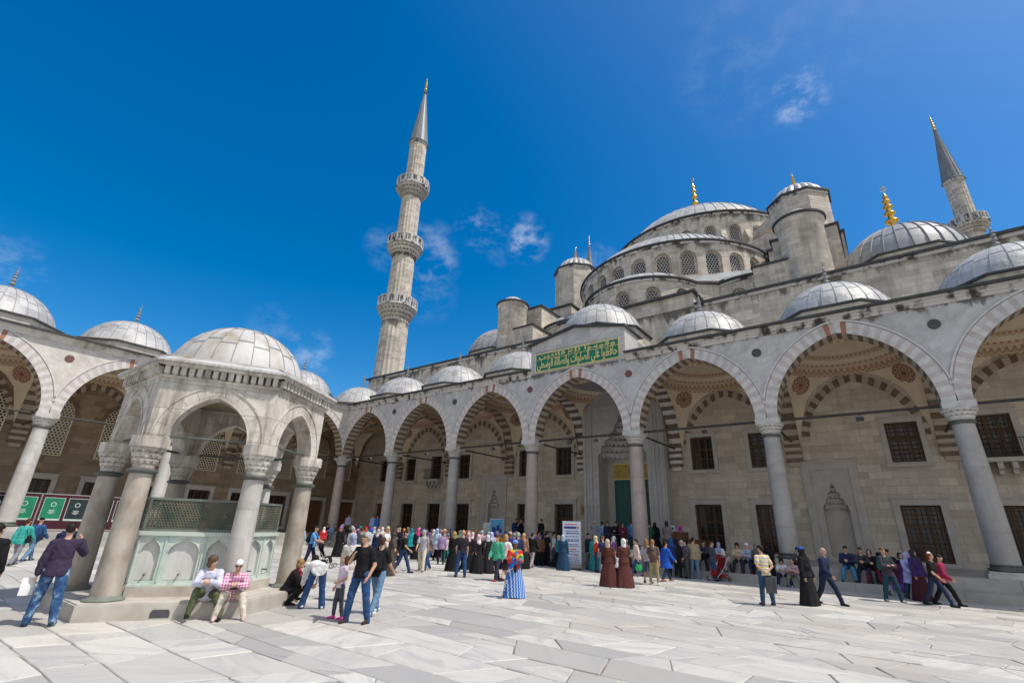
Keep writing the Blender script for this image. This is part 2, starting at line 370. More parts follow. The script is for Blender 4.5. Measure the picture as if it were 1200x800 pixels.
def wall_holes(m, u0, u1, z0, z1, holes, v=0.0, mat=0, depth=.35, mrev=0):
    """wall sheet facing -v with rectangular holes [(a, b, c, d)] and reveals"""
    us = sorted({u0, u1, *[x for h in holes for x in h[:2]]}); zs = sorted({z0, z1, *[x for h in holes for x in h[2:]]})
    for a, b in zip(us[:-1], us[1:]):
        for c, d in zip(zs[:-1], zs[1:]):
            mu, mz = (a + b) / 2, (c + d) / 2
            if any(h[0] < mu < h[1] and h[2] < mz < h[3] for h in holes): continue
            m.face([(a, v, c), (b, v, c), (b, v, d), (a, v, d)], mat)
    for a, b, c, d in holes:
        w = v + depth
        m.face([(a, v, c), (a, w, c), (b, w, c), (b, v, c)][::-1], mrev); m.face([(a, v, d), (b, v, d), (b, w, d), (a, w, d)][::-1], mrev)
        m.face([(a, v, c), (a, v, d), (a, w, d), (a, w, c)][::-1], mrev); m.face([(b, v, c), (b, w, c), (b, w, d), (b, v, d)][::-1], mrev)
def muqarnas(m, cx, cy, tiers, n, mat=0, a0=0.0, a1=2 * pi):
    """tiers [(r, z)...]: zigzag honeycomb corbel bands"""
    for t in range(len(tiers) - 1):
        (r0, z0), (r1, z1) = tiers[t], tiers[t + 1]
        for i in range(n):
            s = (i + (.5 if t % 2 else 0)) / n; A = a0 + (a1 - a0) * s; D = (a1 - a0) / n
            P = lambda r, a, z: (cx + r * cos(a), cy + r * sin(a), z)
            zt = z1 - (z1 - z0) * .22; zm = z0 + (z1 - z0) * .1
            b = P(r0 * 1.0 + (r1 - r0) * .25, A, zm); tl = P(r1, A - D / 2, zt); tr = P(r1, A + D / 2, zt)
            bn = P(r0 + (r1 - r0) * .25, A + D, zm); ap = P(r0 + (r1 - r0) * .12, A + D / 2, (z0 + zt) / 2)
            m.face([b, tr, tl], mat)
            m.face([b, ap, tr], mat); m.face([ap, bn, tr], mat)
            m.face([tl, tr, P(r1, A + D / 2, z1), P(r1, A - D / 2, z1)], mat)
            m.face([b, bn, P(r0, A + D, z0), P(r0, A, z0)][::-1], mat)
def finial_prof(h, r):
    """stacked bulbs"""
    out = [(r * 1.3, 0), (r * .8, .05 * h), (r * .28, .14 * h)]
    z = .16 * h
    for s in (1.0, .85, .75, .62, .45):
        d = .185 * h * s
        for k in range(1, 6): out.append((max(r * .25, r * s * sin(pi * k / 6)), z + d * k / 6))
        z += d + .012 * h
    out += [(r * .14, z + .04 * h), (r * .10, .93 * h), (0.001, h)]
    return out
def finial(name, parent, c, h, r, mat):
    m = MB(); m.revolve(c[0], c[1], [(a, c[2] + b) for a, b in finial_prof(h, r)], 10)
    # crescent
    pts = []
    for k in range(7):
        a = -pi * .25 - pi * 1.5 * k / 6 + pi; 
        pts.append((c[0] + r * .4 * cos(a), c[1], c[2] + h + r * .35 + r * .4 * sin(a)))
    for a, b in zip(pts[:-1], pts[1:]): m.tube(a, b, r * .10, 5)
    return m.build(name, mat, parent, 40)
def lead_dome(m, cx, cy, z, r, rise, n, ml=0, mr=1, rib=.05, rows=8, a0=0.0, a1=2 * pi, flute=0.0, lap=True):
    R = (r * r + rise * rise) / (2 * rise); zc = z + rise - R
    aM = math.asin(min(1, r / R)) if rise <= r else pi - math.asin(r / R)
    prof = [(R * sin(aM * (1 - i / rows)) if i < rows else .001, zc + R * cos(aM * (1 - i / rows))) for i in range(rows + 1)]
    if flute:
        N = n * 4; rws = []
        for q, (rr, zz) in enumerate(prof):
            rws.append([(cx + rr * (1 + flute * abs(sin(n * (2 * pi * j / N) / 2)) - flute) * cos(2 * pi * j / N), cy + rr * (1 + flute * abs(sin(n * (2 * pi * j / N) / 2)) - flute) * sin(2 * pi * j / N), zz) for j in range(N)])
        m.grid(rws, ml, True); return
    m.revolve(cx, cy, prof, n * 2, ml, a0, a1)
    full = abs(a1 - a0 - 2 * pi) < 1e-6
    for k in range(n + (0 if full else 1)):
        a = a0 + (a1 - a0) * k / n
        d = Vector((cos(a), sin(a), 0)); t = Vector((-sin(a), cos(a), 0))
        L = [];
        last = rows if k % 2 == 0 else rows - 1
        for i in range(last):
            rr, zz = prof[i]; ang = aM * (1 - i / rows); nn = d * sin(ang) + Vector((0, 0, cos(ang)))
            c = Vector((cx, cy, zz)) + d * rr; w = rib * (.45 if i > rows - 3 else 1)
            L.append([tuple(c - t * w * .5 - nn * .01), tuple(c + nn * rib * .75 - t * w * .18), tuple(c + nn * rib * .75 + t * w * .18), tuple(c + t * w * .5 - nn * .01)])
        m.grid(L, mr, False)
    if lap:   # overlapping sheet edges, staggered between ribs
        for k in range(n):
            fr = (.30 if k % 2 else .36)
            for f in (fr, fr + .33):
                ang = aM * (1 - f); a = a0 + (a1 - a0) * k / n; b = a0 + (a1 - a0) * (k + 1) / n
                rr, zz = R * sin(ang), zc + R * cos(ang)
                row = []
                for dr in (0.004, rib * .45, .002):
                    pass
                rows2 = []
                for s, o in ((-.012, .004), (0, rib * .3), (.012, .004)):
                    an = ang + s * 2.2 / R; q = R + o
                    rows2.append([(cx + q * sin(an) * cos(a + (b - a) * e / 2), cy + q * sin(an) * sin(a + (b - a) * e / 2), zc + q * cos(an)) for e in range(3)])
                m.grid(rows2, mr)

# ------------------------------------------------------------------ portico pieces (local u along, v inward, z up)
ZF, ZSP, RISE, YW = .80, 7.35, 3.75, 6.9
BAY, BAYC, BAYL = 7.05, 7.21, 6.88
def col_mesh(M, shaft):
    m = MB(); prof = [(.43, 1.27), (.425, 1.9), (.41, 3.6), (.385, 5.2), (.36, 6.50)]
    m.revolve(0, 0, prof, 28); a = m.mesh('column_shaft', shaft, 40)
    m = MB(); m.prism([(-.62, -.62), (.62, -.62), (.62, .62), (-.62, .62)], ZF, ZF + .17, 0); m.prism([(-.57, -.57), (.57, -.57), (.57, .57), (-.57, .57)], ZF + .172, ZF + .25, 0)
    pl = m.mesh('column_plinth', M['colmarble'])
    m = MB(); m.revolve(0, 0, [(.50, 1.05), (.56, 1.09), (.56, 1.13), (.48, 1.17), (.46, 1.21), (.49, 1.25), (.44, 1.29)], 28); br = m.mesh('column_base', M['bronze'], 50)
    m = MB(); m.revolve(0, 0, [(.36, 6.46), (.42, 6.5), (.43, 6.55), (.41, 6.6), (.37, 6.63)], 28); tr = m.mesh('collar_ring', M['bronze'], 50)
    m = MB(); muqarnas(m, 0, 0, [(.37, 6.62), (.44, 6.78), (.52, 6.93), (.61, 7.08)], 16, 0)
    m.revolve(0, 0, [(.37, 6.6), (.42, 6.85), (.5, 7.1)], 16); m.prism([(-.54, -.54), (.54, -.54), (.54, .54), (-.54, .54)], 7.08, 7.36)
    cp = m.mesh('capital', M['colmarble'])
    return a, pl, br, tr, cp
def add_column(M, meshes, parent, loc):
    sh, pl, br, tr, cp = meshes
    o = put('column', sh, parent, loc)
    put('plinth', pl, o); put('base_ring', br, o); put('collar_ring', tr, o); put('capital', cp, o)
    return o
def bay_wall_mesh(M, w, top, key):
    h = (w - 1.0) / 2; m = MB(); n = 12
    wall = M['marble'] if key == 'F' else M['marbleL']
    pr = arch_full(h + .02, RISE + .02, n)
    panel(m, -w / 2, w / 2, ZSP + .005, top, 0, pr, ZSP + .005, ZSP + .005, .86, 0, 0, v=-.43, back=True)
    m.face([(-w / 2, -.43, top), (w / 2, -.43, top), (w / 2, .43, top), (-w / 2, .43, top)], 0)
    return m.mesh('arcade_wall', [wall])
def bay_arch_mesh(M, w, key):
    h = (w - 1.0) / 2; m = MB()
    n = 25; N = 2 * n
    keys = {n - 2: 2, n + 1: 2}
    voussoirs(m, 0, ZSP, h, RISE, .52, -.475, .475, n, [0, 1], keys=keys, soffit=False, back=True)
    # striped soffit
    a = arch_full(h - .004, RISE - .004, n)
    for i in range(N):
        A, D = a[i], a[i + 1]
        m.face([(A[0], -.47, ZSP + A[1]), (D[0], -.47, ZSP + D[1]), (D[0], .47, ZSP + D[1]), (A[0], .47, ZSP + A[1])], 3 + i % 2)
    # hood mould
    o = arch_full(h + .56, RISE + .60, n); p = arch_full(h + .64, RISE + .69, n)
    for i in range(N):
        A, B, C, D = o[i], p[i], p[i + 1], o[i + 1]
        P = lambda q, v: (q[0], v, ZSP + q[1])
        if abs(A[0]) > w / 2 - .02 and abs(D[0]) > w / 2 - .02: continue
        m.face([P(A, -.505), P(B, -.505), P(C, -.505), P(D, -.505)], 0); m.face([P(A, -.43), P(A, -.505), P(D, -.505), P(D, -.43)], 0); m.face([P(B, -.505), P(B, -.43), P(C, -.43), P(C, -.505)], 0)
    return m.mesh('arch', [M['vw'], M['vp'], M['vr'], M['vb'], M['vc']])
def transverse_mesh(M, v0, v1, light=False):
    """arch from a column back to the wall, lying in the plane u = 0, spans v0..v1"""
    h = (v1 - v0) / 2 - .02; c = (v0 + v1) / 2; m = MB(lambda u, v, z: (-v, u, z))
    n = 16
    voussoirs(m, c, ZSP, h, RISE, .62, -.42, .42, n, [0, 1], back=True)
    # wall pilaster and corbel under the wall end
    a, b = (1, 0)
    for k in range(6):
        z0 = ZSP - 1.25 + k * .208
        m.box(v1 - .26, -.42, z0, v1 - .002, .42, z0 + .206, k % 2)
    m.box(v1 - .16, -.30, ZSP - 1.5, v1 - .002, .30, ZSP - 1.252, 1)
    return m.mesh('transverse_arch', [M['vb'], M['vw'] if light else M['vc']])
def vault_mesh(M, a, b):
    m = MB(); N = 48; D = 1.15
    rows = []; uvs = []
    radii = [0.001, .2, .4, .55, .68, .8, .9, 1.0]
    for r in radii:
        rows.append([(a * r * cos(2 * pi * j / N), b * r * sin(2 * pi * j / N), ZSP + RISE + D * sqrt(max(0, 1 - r * r))) for j in range(N)])
        uvs.append([(j / N * 19.2, r * 3.2) for j in range(N + 1)])
    m.grid(rows, 0, True, uvs, lambda i, j: 1 if i in (4, 6) else 0, flip=True)
    rows = []; 
    for k in range(7):
        rw = []
        for j in range(N):
            t = 2 * pi * (j + .5 * 0) / N; q = 1 / max(abs(cos(t)), abs(sin(t))); r = 1 + (q - 1) * k / 6
            s, u = r * cos(t), r * sin(t)
            rw.append((a * s, b * u, ZSP + RISE * sqrt(max(0, 2 - s * s - u * u))))
        rows.append(rw)
    m.grid(rows, 0, True, None, None, flip=True)
    # thin painted ring at the springing of the dome
    rows = [[(a * .985 * cos(2 * pi * j / N), b * .985 * sin(2 * pi * j / N), z) for j in range(N)] for z in (ZSP + RISE - .16, ZSP + RISE + .1)]
    m.grid(rows, 1, True, [[(j / N * 19.2, z) for j in range(N + 1)] for z in (0.0, .3)], flip=True)
    return m.mesh('vault', [M['plaster'], M['ornament']], 40)
def rosette_mesh(M):
    m = MB(); n = 20
    for k, (r0, r1, mt) in enumerate(((0, .14, 0), (.14, .24, 1), (.24, .36, 0), (.36, .48, 1), (.48, .60, 0))):
        for i in range(n):
            a, b = 2 * pi * i / n, 2 * pi * (i + 1) / n; s = 1.06 if i % 2 else .97
            q = (mt + (i % 2 if k in (1, 2, 3, 4) else 0)) % 2
            m.face([(r0 * cos(a), r0 * sin(a), .03), (r1 * cos(a) * s, r1 * sin(a) * s, .03), (r1 * cos(b) * s, r1 * sin(b) * s, .03), (r0 * cos(b), r0 * sin(b), .03)], q)
        m.revolve(0, 0, [(.58, -.02), (.58, .028)], n)
    return m.mesh('painted_rosette', [M['rosette'], M['plasterR']])
def wall_arch_mesh(M, h=2.85):
    m = MB(); voussoirs(m, 0, ZSP - .1, h - .30, RISE - .42, .42, YW - .035, YW, 16, [0, 1], soffit=False)
    return m.mesh('wall_arch', [M['vb'], M['vc']])
def roof_dome(M, parent, u, v, z0, r, rise, plinth=True, mapf=lambda u, v, z: (u, v, z), fin='lead'):
    x, y, _ = mapf(u, v, 0)
    m = MB(); oc = [(x + (r + .30) * cos(pi / 8 + k * pi / 4) / cos(pi / 8), y + (r + .30) * sin(pi / 8 + k * pi / 4) / cos(pi / 8)) for k in range(8)]
    oi = [(x + (r + .12) * cos(pi / 8 + k * pi / 4) / cos(pi / 8), y + (r + .12) * sin(pi / 8 + k * pi / 4) / cos(pi / 8)) for k in range(8)]
    m.prism(oi, 12.34, z0 - .14, 0); m.prism(oc, z0 - .138, z0 - .05, 1)
    # lead skirt between octagon and dome
    for k in range(8):
        a, b = oc[k], oc[(k + 1) % 8]
        an = pi / 8 + k * pi / 4
        m.face([(a[0], a[1], z0 - .05), (b[0], b[1], z0 - .05), (x + r * cos(an + pi / 4), y + r * sin(an + pi / 4), z0 + .06), (x + r * cos(an), y + r * sin(an), z0 + .06)], 2)
    dr = m.build('dome_drum', [M['upper'], M['eave'], M['lead']], parent)
    m = MB(); lead_dome(m, x, y, z0, r, rise, 26, 0, 1, .035, 8)
    d = m.build('roof_dome', [M['lead'], M['seam']], parent, 35)
    finial('finial', d, (x, y, z0 + rise - .03), 1.45, .17, M['seam'])
    return d
def window_set(M, kind):
    """meshes for a rectangular window in (u, v, z), hole centre u = 0, sill z = 0: frame, grille, joinery, pane"""
    w, h = (1.42, 2.12) if kind == 'upper' else (1.64, 2.70)
    f = .24 if kind == 'upper' else .30
    m = MB(); e = w / 2
    for a, b, c, d in ((-e - f, e + f, h, h + f), (-e - f, -e, -f * .5, h - .002), (e, e + f, -f * .5, h - .002)):
        m.box(a, -.07, c, b, .0 + .02, d)
    m.box(-e - f - .06, -.14, -f * .5 - .12, e + f + .06, .02, -f * .5 - .002)
    m.box(-e + .002, -.06, -f * .5, e - .002, .3, -.001)
    m.box(-e - f - .05, -.11, h + f + .002, e + f + .05, .02, h + f + .08)
    fr = m.mesh('window_frame', M['frame'])
    m = MB(); nx, nz = (7, 9) if kind == 'upper' else (8, 12)
    for i in range(nx + 1): m.box(-e + w * i / nx - .014, .10, 0, -e + w * i / nx + .014, .128, h)
    for i in range(nz + 1): m.box(-e, .13, h * i / nz - .014, e, .155, h * i / nz + .014)
    gr = m.mesh('window_grille', M['grille'])
    m = MB(); t = .06
    for x in (-e + t, -e / 3, e / 3, e - t): m.box(x - t * .8, .22, 0, x + t * .8, .29, h)
    for z in (t, h * .33, h * .62, h - t): m.box(-e, .222, z - t * .7, e, .288, z + t * .7)
    jo = m.mesh('window_joinery', M['wood'])
    m = MB(); m.box(-e, .31, 0, e, .33, h); pa = m.mesh('window_pane', M['glass'])
    return fr, gr, jo, pa
def add_window(ms, parent, loc, rz=0.0, name='window'):
    o = put(name, ms[0], parent, loc, rz)
    for nme, me in zip(('grille', 'joinery', 'pane'), ms[1:]): put(nme, me, o)
    return o
def lattice_window(M, w=1.5, z0=5.6, z1=9.45):
    """pointed plaster lattice window in a red-brown arch border, facing -v"""
    m = MB(); h = w / 2; rise = w * .62; zs = z1 - rise
    pr = arch_full(h, rise, 8)
    m.face([(-h, -.03, z0), (h, -.03, z0)] + [(x, -.03, zs + z) for x, z in pr], 0)
    lat = m.mesh('lattice', M['latW'])
    m = MB(); m.face([(-h, -.005, z0), (h, -.005, z0)] + [(x, -.005, zs + z) for x, z in pr], 0); pa = m.mesh('pane', M['glass'])
    m = MB(); voussoirs(m, 0, zs, h + .07, rise + .07, .22, -.05, 0, 8, [0], soffit=True)
    m.box(-h - .06, -.07, z0 - .05, h + .06, 0, z0 - .001, 1); 
    for s in (-1, 1): m.box(min(s * h, s * (h + .06)), -.07, z0, max(s * h, s * (h + .06)), 0, zs, 1)
    fr = m.mesh('lattice_window', [M['vb'], M['latW'], M['plaster']]); 
    fr.materials[1] = M['plaster']
    return fr, lat, pa

def build_arcade(M, name, label, u_cols, key, mapf, rz, floor_v, extra_gable=None):
    """portico along u; u_cols column positions; returns root empty whose local frame is (u, v, z)"""
    root = empty(name, (0, 0, 0), rz); tag(root, label, 'arcade')
    top = 11.78
    cm = {k: col_mesh(M, M[k]) for k in ('granite', 'granitep', 'colmarble')}
    bw, ba = {}, {}
    light = key == 'F'
    tm = transverse_mesh(M, .43, YW); tml = transverse_mesh(M, .43, YW, True)
    vm, ros = {}, rosette_mesh(M); wam = wall_arch_mesh(M)
    for i, u in enumerate(u_cols):
        k = ('colmarble' if key == 'L' else ('granitep' if i in (0, 3, 4) else 'granite'))
        corner = key == 'L' and i == len(u_cols) - 1
        if not corner: add_column(M, cm[k], root, (u, 0, 0))
        put('transverse_arch', tml if (light and i in (3, 4)) else tm, root, (u, 0, 0))
        m = MB(); m.tube((0, .45, ZSP - .06), (0, YW, ZSP - .06), .055, 8); m.build('tie_rod', M['iron'], root, 40, (u, 0, 0))
        if corner: continue
        # roundel above each column
        m = MB(lambda x, y, z: (x, -.432 - z, y)); m.revolve(0, 10.76, [(.001, .025), (.19, .025), (.23, .02), (.23, -.02)], 20)
        m.build('roundel', M['porph'] if i in (3, 4) or key == 'L' else M['slate'], root, 40, (u, 0, 0))
    for i, (a, b) in enumerate(zip(u_cols[:-1], u_cols[1:])):
        w = round(b - a, 3); c = (a + b) / 2
        if w not in bw: bw[w] = bay_wall_mesh(M, w, top, key); ba[w] = bay_arch_mesh(M, w, key); vm[w] = vault_mesh(M, w / 2 - .42, (YW - .43) / 2)
        wl = put('arcade_wall', bw[w], root, (c, 0, 0)); put('arch', ba[w], wl)
        va = put('vault', vm[w], root, (c, (YW + .43) / 2, 0))
        aa, bb = w / 2 - .42, (YW - .43) / 2
        for sx in (-1, 1):
            for sy in (-1, 1):
                s, t = sx * .80, sy * .80
                P = Vector((aa * s, bb * t, ZSP + RISE * sqrt(2 - s * s - t * t)))
                nrm = -Vector((P.x / aa ** 2, P.y / bb ** 2, (P.z - ZSP) / RISE ** 2)).normalized()
                o = put('painted_rosette', ros, va); o.rotation_mode = 'QUATERNION'; o.rotation_quaternion = nrm.to_track_quat('Z', 'Y'); o.location = P + nrm * .02
        put('wall_arch', wam, root, (c, 0, 0))
        m = MB(); m.tube((-w / 2 + .45, 0, ZSP - .06), (w / 2 - .45, 0, ZSP - .06), .062, 8); m.build('tie_rod', M['iron'], root, 40, (c, 0, 0))
    # cornice and eave
    A, B = u_cols[0], u_cols[-1]
    segs = [(A, B)] if not extra_gable else [(A, extra_gable[0]), (extra_gable[1], B)]
    for a, b in segs:
        m = MB()
        m.box(a, -.50, top - .17, b, .43, top - .022, 0); m.box(a, -.56, top - .02, b, .43, top + .10, 0); m.box(a, -.66, top + .102, b, .43, top + .22, 0)
        m.build('cornice', [M['cornice'] if key == 'F' else M['corniceL']], root)
        m = MB()
        P = [(-.86, top + .222), (-.86, top + .33), (1.0, top + .62), (1.0, top + .222)]
        m.face([(a, P[0][0], P[0][1]), (b, P[0][0], P[0][1]), (b, P[1][0], P[1][1]), (a, P[1][0], P[1][1])], 0)
        m.face([(a, P[1][0], P[1][1]), (b, P[1][0], P[1][1]), (b, P[2][0], P[2][1]), (a, P[2][0], P[2][1])], 1)
        m.face([(a, P[0][0], P[0][1]), (a, .43, P[0][1]), (b, .43, P[0][1]), (b, P[0][0], P[0][1])], 0)
        m.face([(a, p[0], p[1]) for p in P], 0); m.face([(b, p[0], p[1]) for p in P[::-1]], 0)
        m.build('eave', [M['eave'], M['leadD']], root)
    m = MB(); m.box(A, .98, top + .54, B, YW, top + .61); m.build('roof_deck', M['leadD'], root)
    return root
XC = 24.755
def cyl_map(cx, cy, R, a_mid=-pi / 2):
    """panel coordinates (u, v, z) wrapped on a cylinder: v measured inwards"""
    def f(u, v, z):
        a = a_mid + u / R
        return (cx + (R - v) * cos(a), cy + (R - v) * sin(a), z)
    return f
def drum_ring(M, parent, name, cx, cy, R, z0, z1, angs, step, half, zs, rise, zsill, mat, a_mid=-pi / 2, deep=.45, pane_r=None):
    """windowed cylindrical wall; every window sector is real masonry with an arched recess"""
    m = MB(cyl_map(cx, cy, R, a_mid)); wid = R * step
    for a in angs:
        u = a * R
        panel(m, u - wid / 2, u + wid / 2, z0, z1, u, arch_full(half, rise, 6), zs, zsill, deep, 0, 0)
    wall = m.build(name, [mat], parent, 30)
    for a in angs:
        u = a * R; h2 = half * .78
        m = MB(cyl_map(cx, cy, R, a_mid))
        pr = arch_full(h2, rise * .8, 6)
        path = [(u - h2, zsill + .05), (u + h2, zsill + .05)] + [(u + x, zs + z) for x, z in pr]
        m.face([(p[0], deep * .72, p[1]) for p in path], 0, [((p[0] - u), p[1]) for p in path])
        la = m.build('lattice_window', [M['latG']], wall)
        m = MB(cyl_map(cx, cy, R, a_mid))
        path = [(u - half, zsill), (u + half, zsill)] + [(u + x, zs + z) for x, z in arch_full(half, rise, 6)]
        m.face([(p[0], deep * .72 + .02, p[1]) for p in path[::1]], 0)
        # jamb around the lattice, flush behind it
        m2 = MB(cyl_map(cx, cy, R, a_mid))
        o = [(u - half, zsill), (u + half, zsill)] + [(u + x, zs + z) for x, z in arch_full(half, rise, 6)]
        for k in range(len(path)):
            pass
        m.build('dark_pane', [M['glass']], la)
        i_ = [(u - h2, zsill + .05), (u + h2, zsill + .05)] + [(u + x, zs + z) for x, z in pr]
        for k in range(len(o)):
            A, B, C, D = o[k], o[(k + 1) % len(o)], i_[(k + 1) % len(o)], i_[k]
            m2.face([(A[0], deep * .71, A[1]), (B[0], deep * .71, B[1]), (C[0], deep * .71, C[1]), (D[0], deep * .71, D[1])], 0)
        m2.build('window_surround', [mat], la)
    return wall
def ring_eave(M, parent, cx, cy, R, z, a0, a1, w=.28, h=.24, n=40):
    m = MB(); m.revolve(cx, cy, [(R - .1, z - .02), (R + w * .5, z), (R + w, z + .03), (R + w, z + .03 + h * .6), (R + w * .3, z + h)], n, 0, a0, a1)
    m.revolve(cx, cy, [(R - .05, z - .22), (R + .10, z - .2), (R + .13, z - .02)], n, 1, a0, a1)
    return m.build('eave', [M['eave'], M['cornice']], parent, 40)

def build_mosque(M):
    root = empty('mosque', (XC, 20, 0)); tag(root, 'grey stone domed mosque rising behind the portico with stepped half domes and turrets', 'mosque')
    R = lambda o: o
    sub = []
    def done(o): sub.append(o); return o
    # ---- hall front wall at portico level with windows
    um, lm = window_set(M, 'upper'), window_set(M, 'lower')
    bays = [3.525, 10.575, 17.625, None, 31.885, 38.935, 45.985]
    ups, los, balc, nich = [-2.4], [], [], []
    ups += [1.6, 15.78, 19.42, 8.8, 30.08, 33.72, 40.7, 47.9]; balc += [5.2, 44.3]; nich += [12.5, 37.0]
    los += [1.65, 5.3, 8.9, 15.8, 19.4, 30.1, 33.7, 40.65, 44.3, 47.9]
    door_l = [-2.4]
    H = [(x - .71, x + .71, 5.87, 7.99) for x in ups] + [(x - .82, x + .82, 1.0, 3.7) for x in los]
    H += [(x - .71, x + .71, 5.95, 8.05) for x in balc] + [(x - .78, x + .78, .82, 3.7) for x in door_l]
    H += [(x - .75, x + .75, 1.0, 4.85) for x in nich] + [(XC - 1.97, XC + 1.97, .82, 10.4)]
    m = MB(); wall_holes(m, -6.9, 58, .6, 12.9, H, YW, 0, .36)
    fw = m.build('front_wall', [M['ashlar']], root)
    for x in ups: add_window(um, fw, (x, YW, 5.87))
    for x in los: add_window(lm, fw, (x, YW, 1.0))
    for x in balc:
        w = add_window(um, fw, (x, YW, 5.95), 0, 'balcony_door')
        m = MB(); m.box(x - 1.0, YW - .75, 5.66, x + 1.0, YW - .002, 5.86)
        for s in (-.75, -.25, .25, .75):
            m.box(x + s - .1, YW - .62, 5.35, x + s + .1, YW - .002, 5.655); m.box(x + s - .09, YW - .36, 5.1, x + s + .09, YW - .003, 5.345)
        b = m.build('balcony', [M['frame']], fw)
        m = MB()
        for k in range(15):
            u = x - .95 + 1.9 * k / 14; m.tube((u, YW - .70, 5.86), (u, YW - .70, 6.75), .012, 5)
        for k in range(5):
            for s in (-.95, .95): m.tube((x + s, YW - .70 + .16 * k, 5.86), (x + s, YW - .70 + .16 * k, 6.75), .012, 5)
        for z in (5.95, 6.75):
            m.tube((x - .97, YW - .70, z), (x + .97, YW - .70, z), .02, 5)
            for s in (-.95, .95): m.tube((x + s, YW - .70, z), (x + s, YW, z), .02, 5)
        m.build('balcony_railing', [M['iron']], b)
    for x in door_l:
        m = MB(); m.box(x - 1.05, YW - .07, .8, x - .78, YW + .02, 3.7); m.box(x + .78, YW - .07, .8, x + 1.05, YW + .02, 3.7); m.box(x - 1.05, YW - .07, 3.702, x + 1.05, YW + .02, 3.97)
        d = m.build('doorway', [M['colmarble']], fw); m = MB(); m.box(x - .78, YW + .2, .8, x + .78, YW + .26, 3.7); m.box(x - .01, YW + .17, .8, x + .01, YW + .21, 3.7); m.build('door', [M['wood']], d)
    for x in nich:     # outdoor prayer niche
        m = MB()
        for a, b, c, d in ((-1.35, -.95, .8, 5.6), (.95, 1.35, .8, 5.6), (-1.35, 1.35, 5.602, 6.0)): m.box(x + a, YW - .10, c, x + b, YW + .01, d)
        m.box(x - 1.42, YW - .15, 6.002, x + 1.42, YW + .01, 6.1)
        panel(m, x - .948, x + .948, .8, 5.598, x, [(.62, 0), (.56, .3), (.46, .32), (.42, .62), (.32, .64), (.28, .94), (.18, .96), (.12, 1.28), (.03, 1.5), (-.03, 1.5), (-.12, 1.28), (-.18, .96), (-.28, .94), (-.32, .64), (-.42, .62), (-.46, .32), (-.56, .3), (-.62, 0)], 3.4, 1.05, .5, 0, 0, v=YW - .04)
        m.face([(x - .75, YW + .44, 1), (x + .75, YW + .44, 1), (x + .75, YW + .44, 5), (x - .75, YW + .44, 5)], 1)
        nm = m.build('prayer_niche', [M['frame'], M['frame']], fw)
        m = MB(lambda px, py, pz, x=x: (x + px, YW - .03 + py * .8, pz))
        rr = [.60, .52, .43, .33, .22, .10]
        for t in range(5): muqarnas(m, 0, 0, [(rr[t], 3.42 + .30 * t), (rr[t + 1], 3.72 + .30 * t)], 9 - t, 0, 0, pi)
        m.build('stalactite_hood', [M['frame']], nm)
    # ---- portal block
    y0 = 5.95
    m = MB()
    panel(m, XC - 3.1, XC + 3.1, .8, 11.9, XC, [(1.85, 0), (1.6, .35), (1.55, .7), (1.3, .75), (1.22, 1.15), (.95, 1.2), (.85, 1.65), (.6, 1.7), (.48, 2.2), (.25, 2.3), (.08, 2.9), (-.08, 2.9), (-.25, 2.3), (-.48, 2.2), (-.6, 1.7), (-.85, 1.65), (-.95, 1.2), (-1.22, 1.15), (-1.3, .75), (-1.55, .7), (-1.6, .35), (-1.85, 0)], 7.0, .8, 1.55, 0, 0, v=y0)
    for s in (-1, 1): m.face([(XC + s * 3.1, y0, .8), (XC + s * 3.1, YW, .8), (XC + s * 3.1, YW, 11.9), (XC + s * 3.1, y0, 11.9)][::s], 0)
    for off, wd, pr in ((3.0, .16, .07), (2.72, .10, .05), (2.45, .12, .09), (2.12, .10, .05)):     # nested mouldings
        for s in (-1, 1): m.box(min(XC + s * off, XC + s * (off - wd)), y0 - pr, .8, max(XC + s * off, XC + s * (off - wd)), y0 + .01, 10.2 + (off - 2.1) * .9)
        m.box(XC - off, y0 - pr, 10.2 + (off - 2.1) * .9 + .002, XC + off, y0 + .01, 10.2 + (off - 2.1) * .9 + wd)
    pt = m.build('portal', [M['portal']], root)
    m = MB(lambda px, py, pz: (XC + px, y0 + .03 + py * .8, pz))
    rr = [1.84, 1.72, 1.52, 1.30, 1.05, .80, .52, .22]
    for t in range(7): muqarnas(m, 0, 0, [(rr[t], 6.85 + .43 * t), (rr[t + 1], 7.28 + .43 * t)], 15 - t, 0, 0, pi)
    m.build('stalactite_hood', [M['portal']], pt)
    m = MB(); m.face([(XC - 1.9, y0 + 1.5, .8), (XC + 1.9, y0 + 1.5, .8), (XC + 1.9, y0 + 1.5, 10.2), (XC - 1.9, y0 + 1.5, 10.2)], 0)
    m.box(XC - 1.5, y0 + 1.40, .8, XC - 1.3, y0 + 1.49, 6.6); m.box(XC + 1.3, y0 + 1.40, .8, XC + 1.5, y0 + 1.49, 6.6); m.build('portal_back', [M['frame']], pt)
    m = MB(); m.box(XC - 1.29, y0 + 1.38, 5.45, XC + 1.29, y0 + 1.48, 6.5, 0)
    for z in (5.42, 6.5): m.box(XC - 1.29, y0 + 1.35, z, XC + 1.29, y0 + 1.47, z + .06, 1)
    m.build('inscription_plaque', [M['goldtext'], M['pgold']], pt)
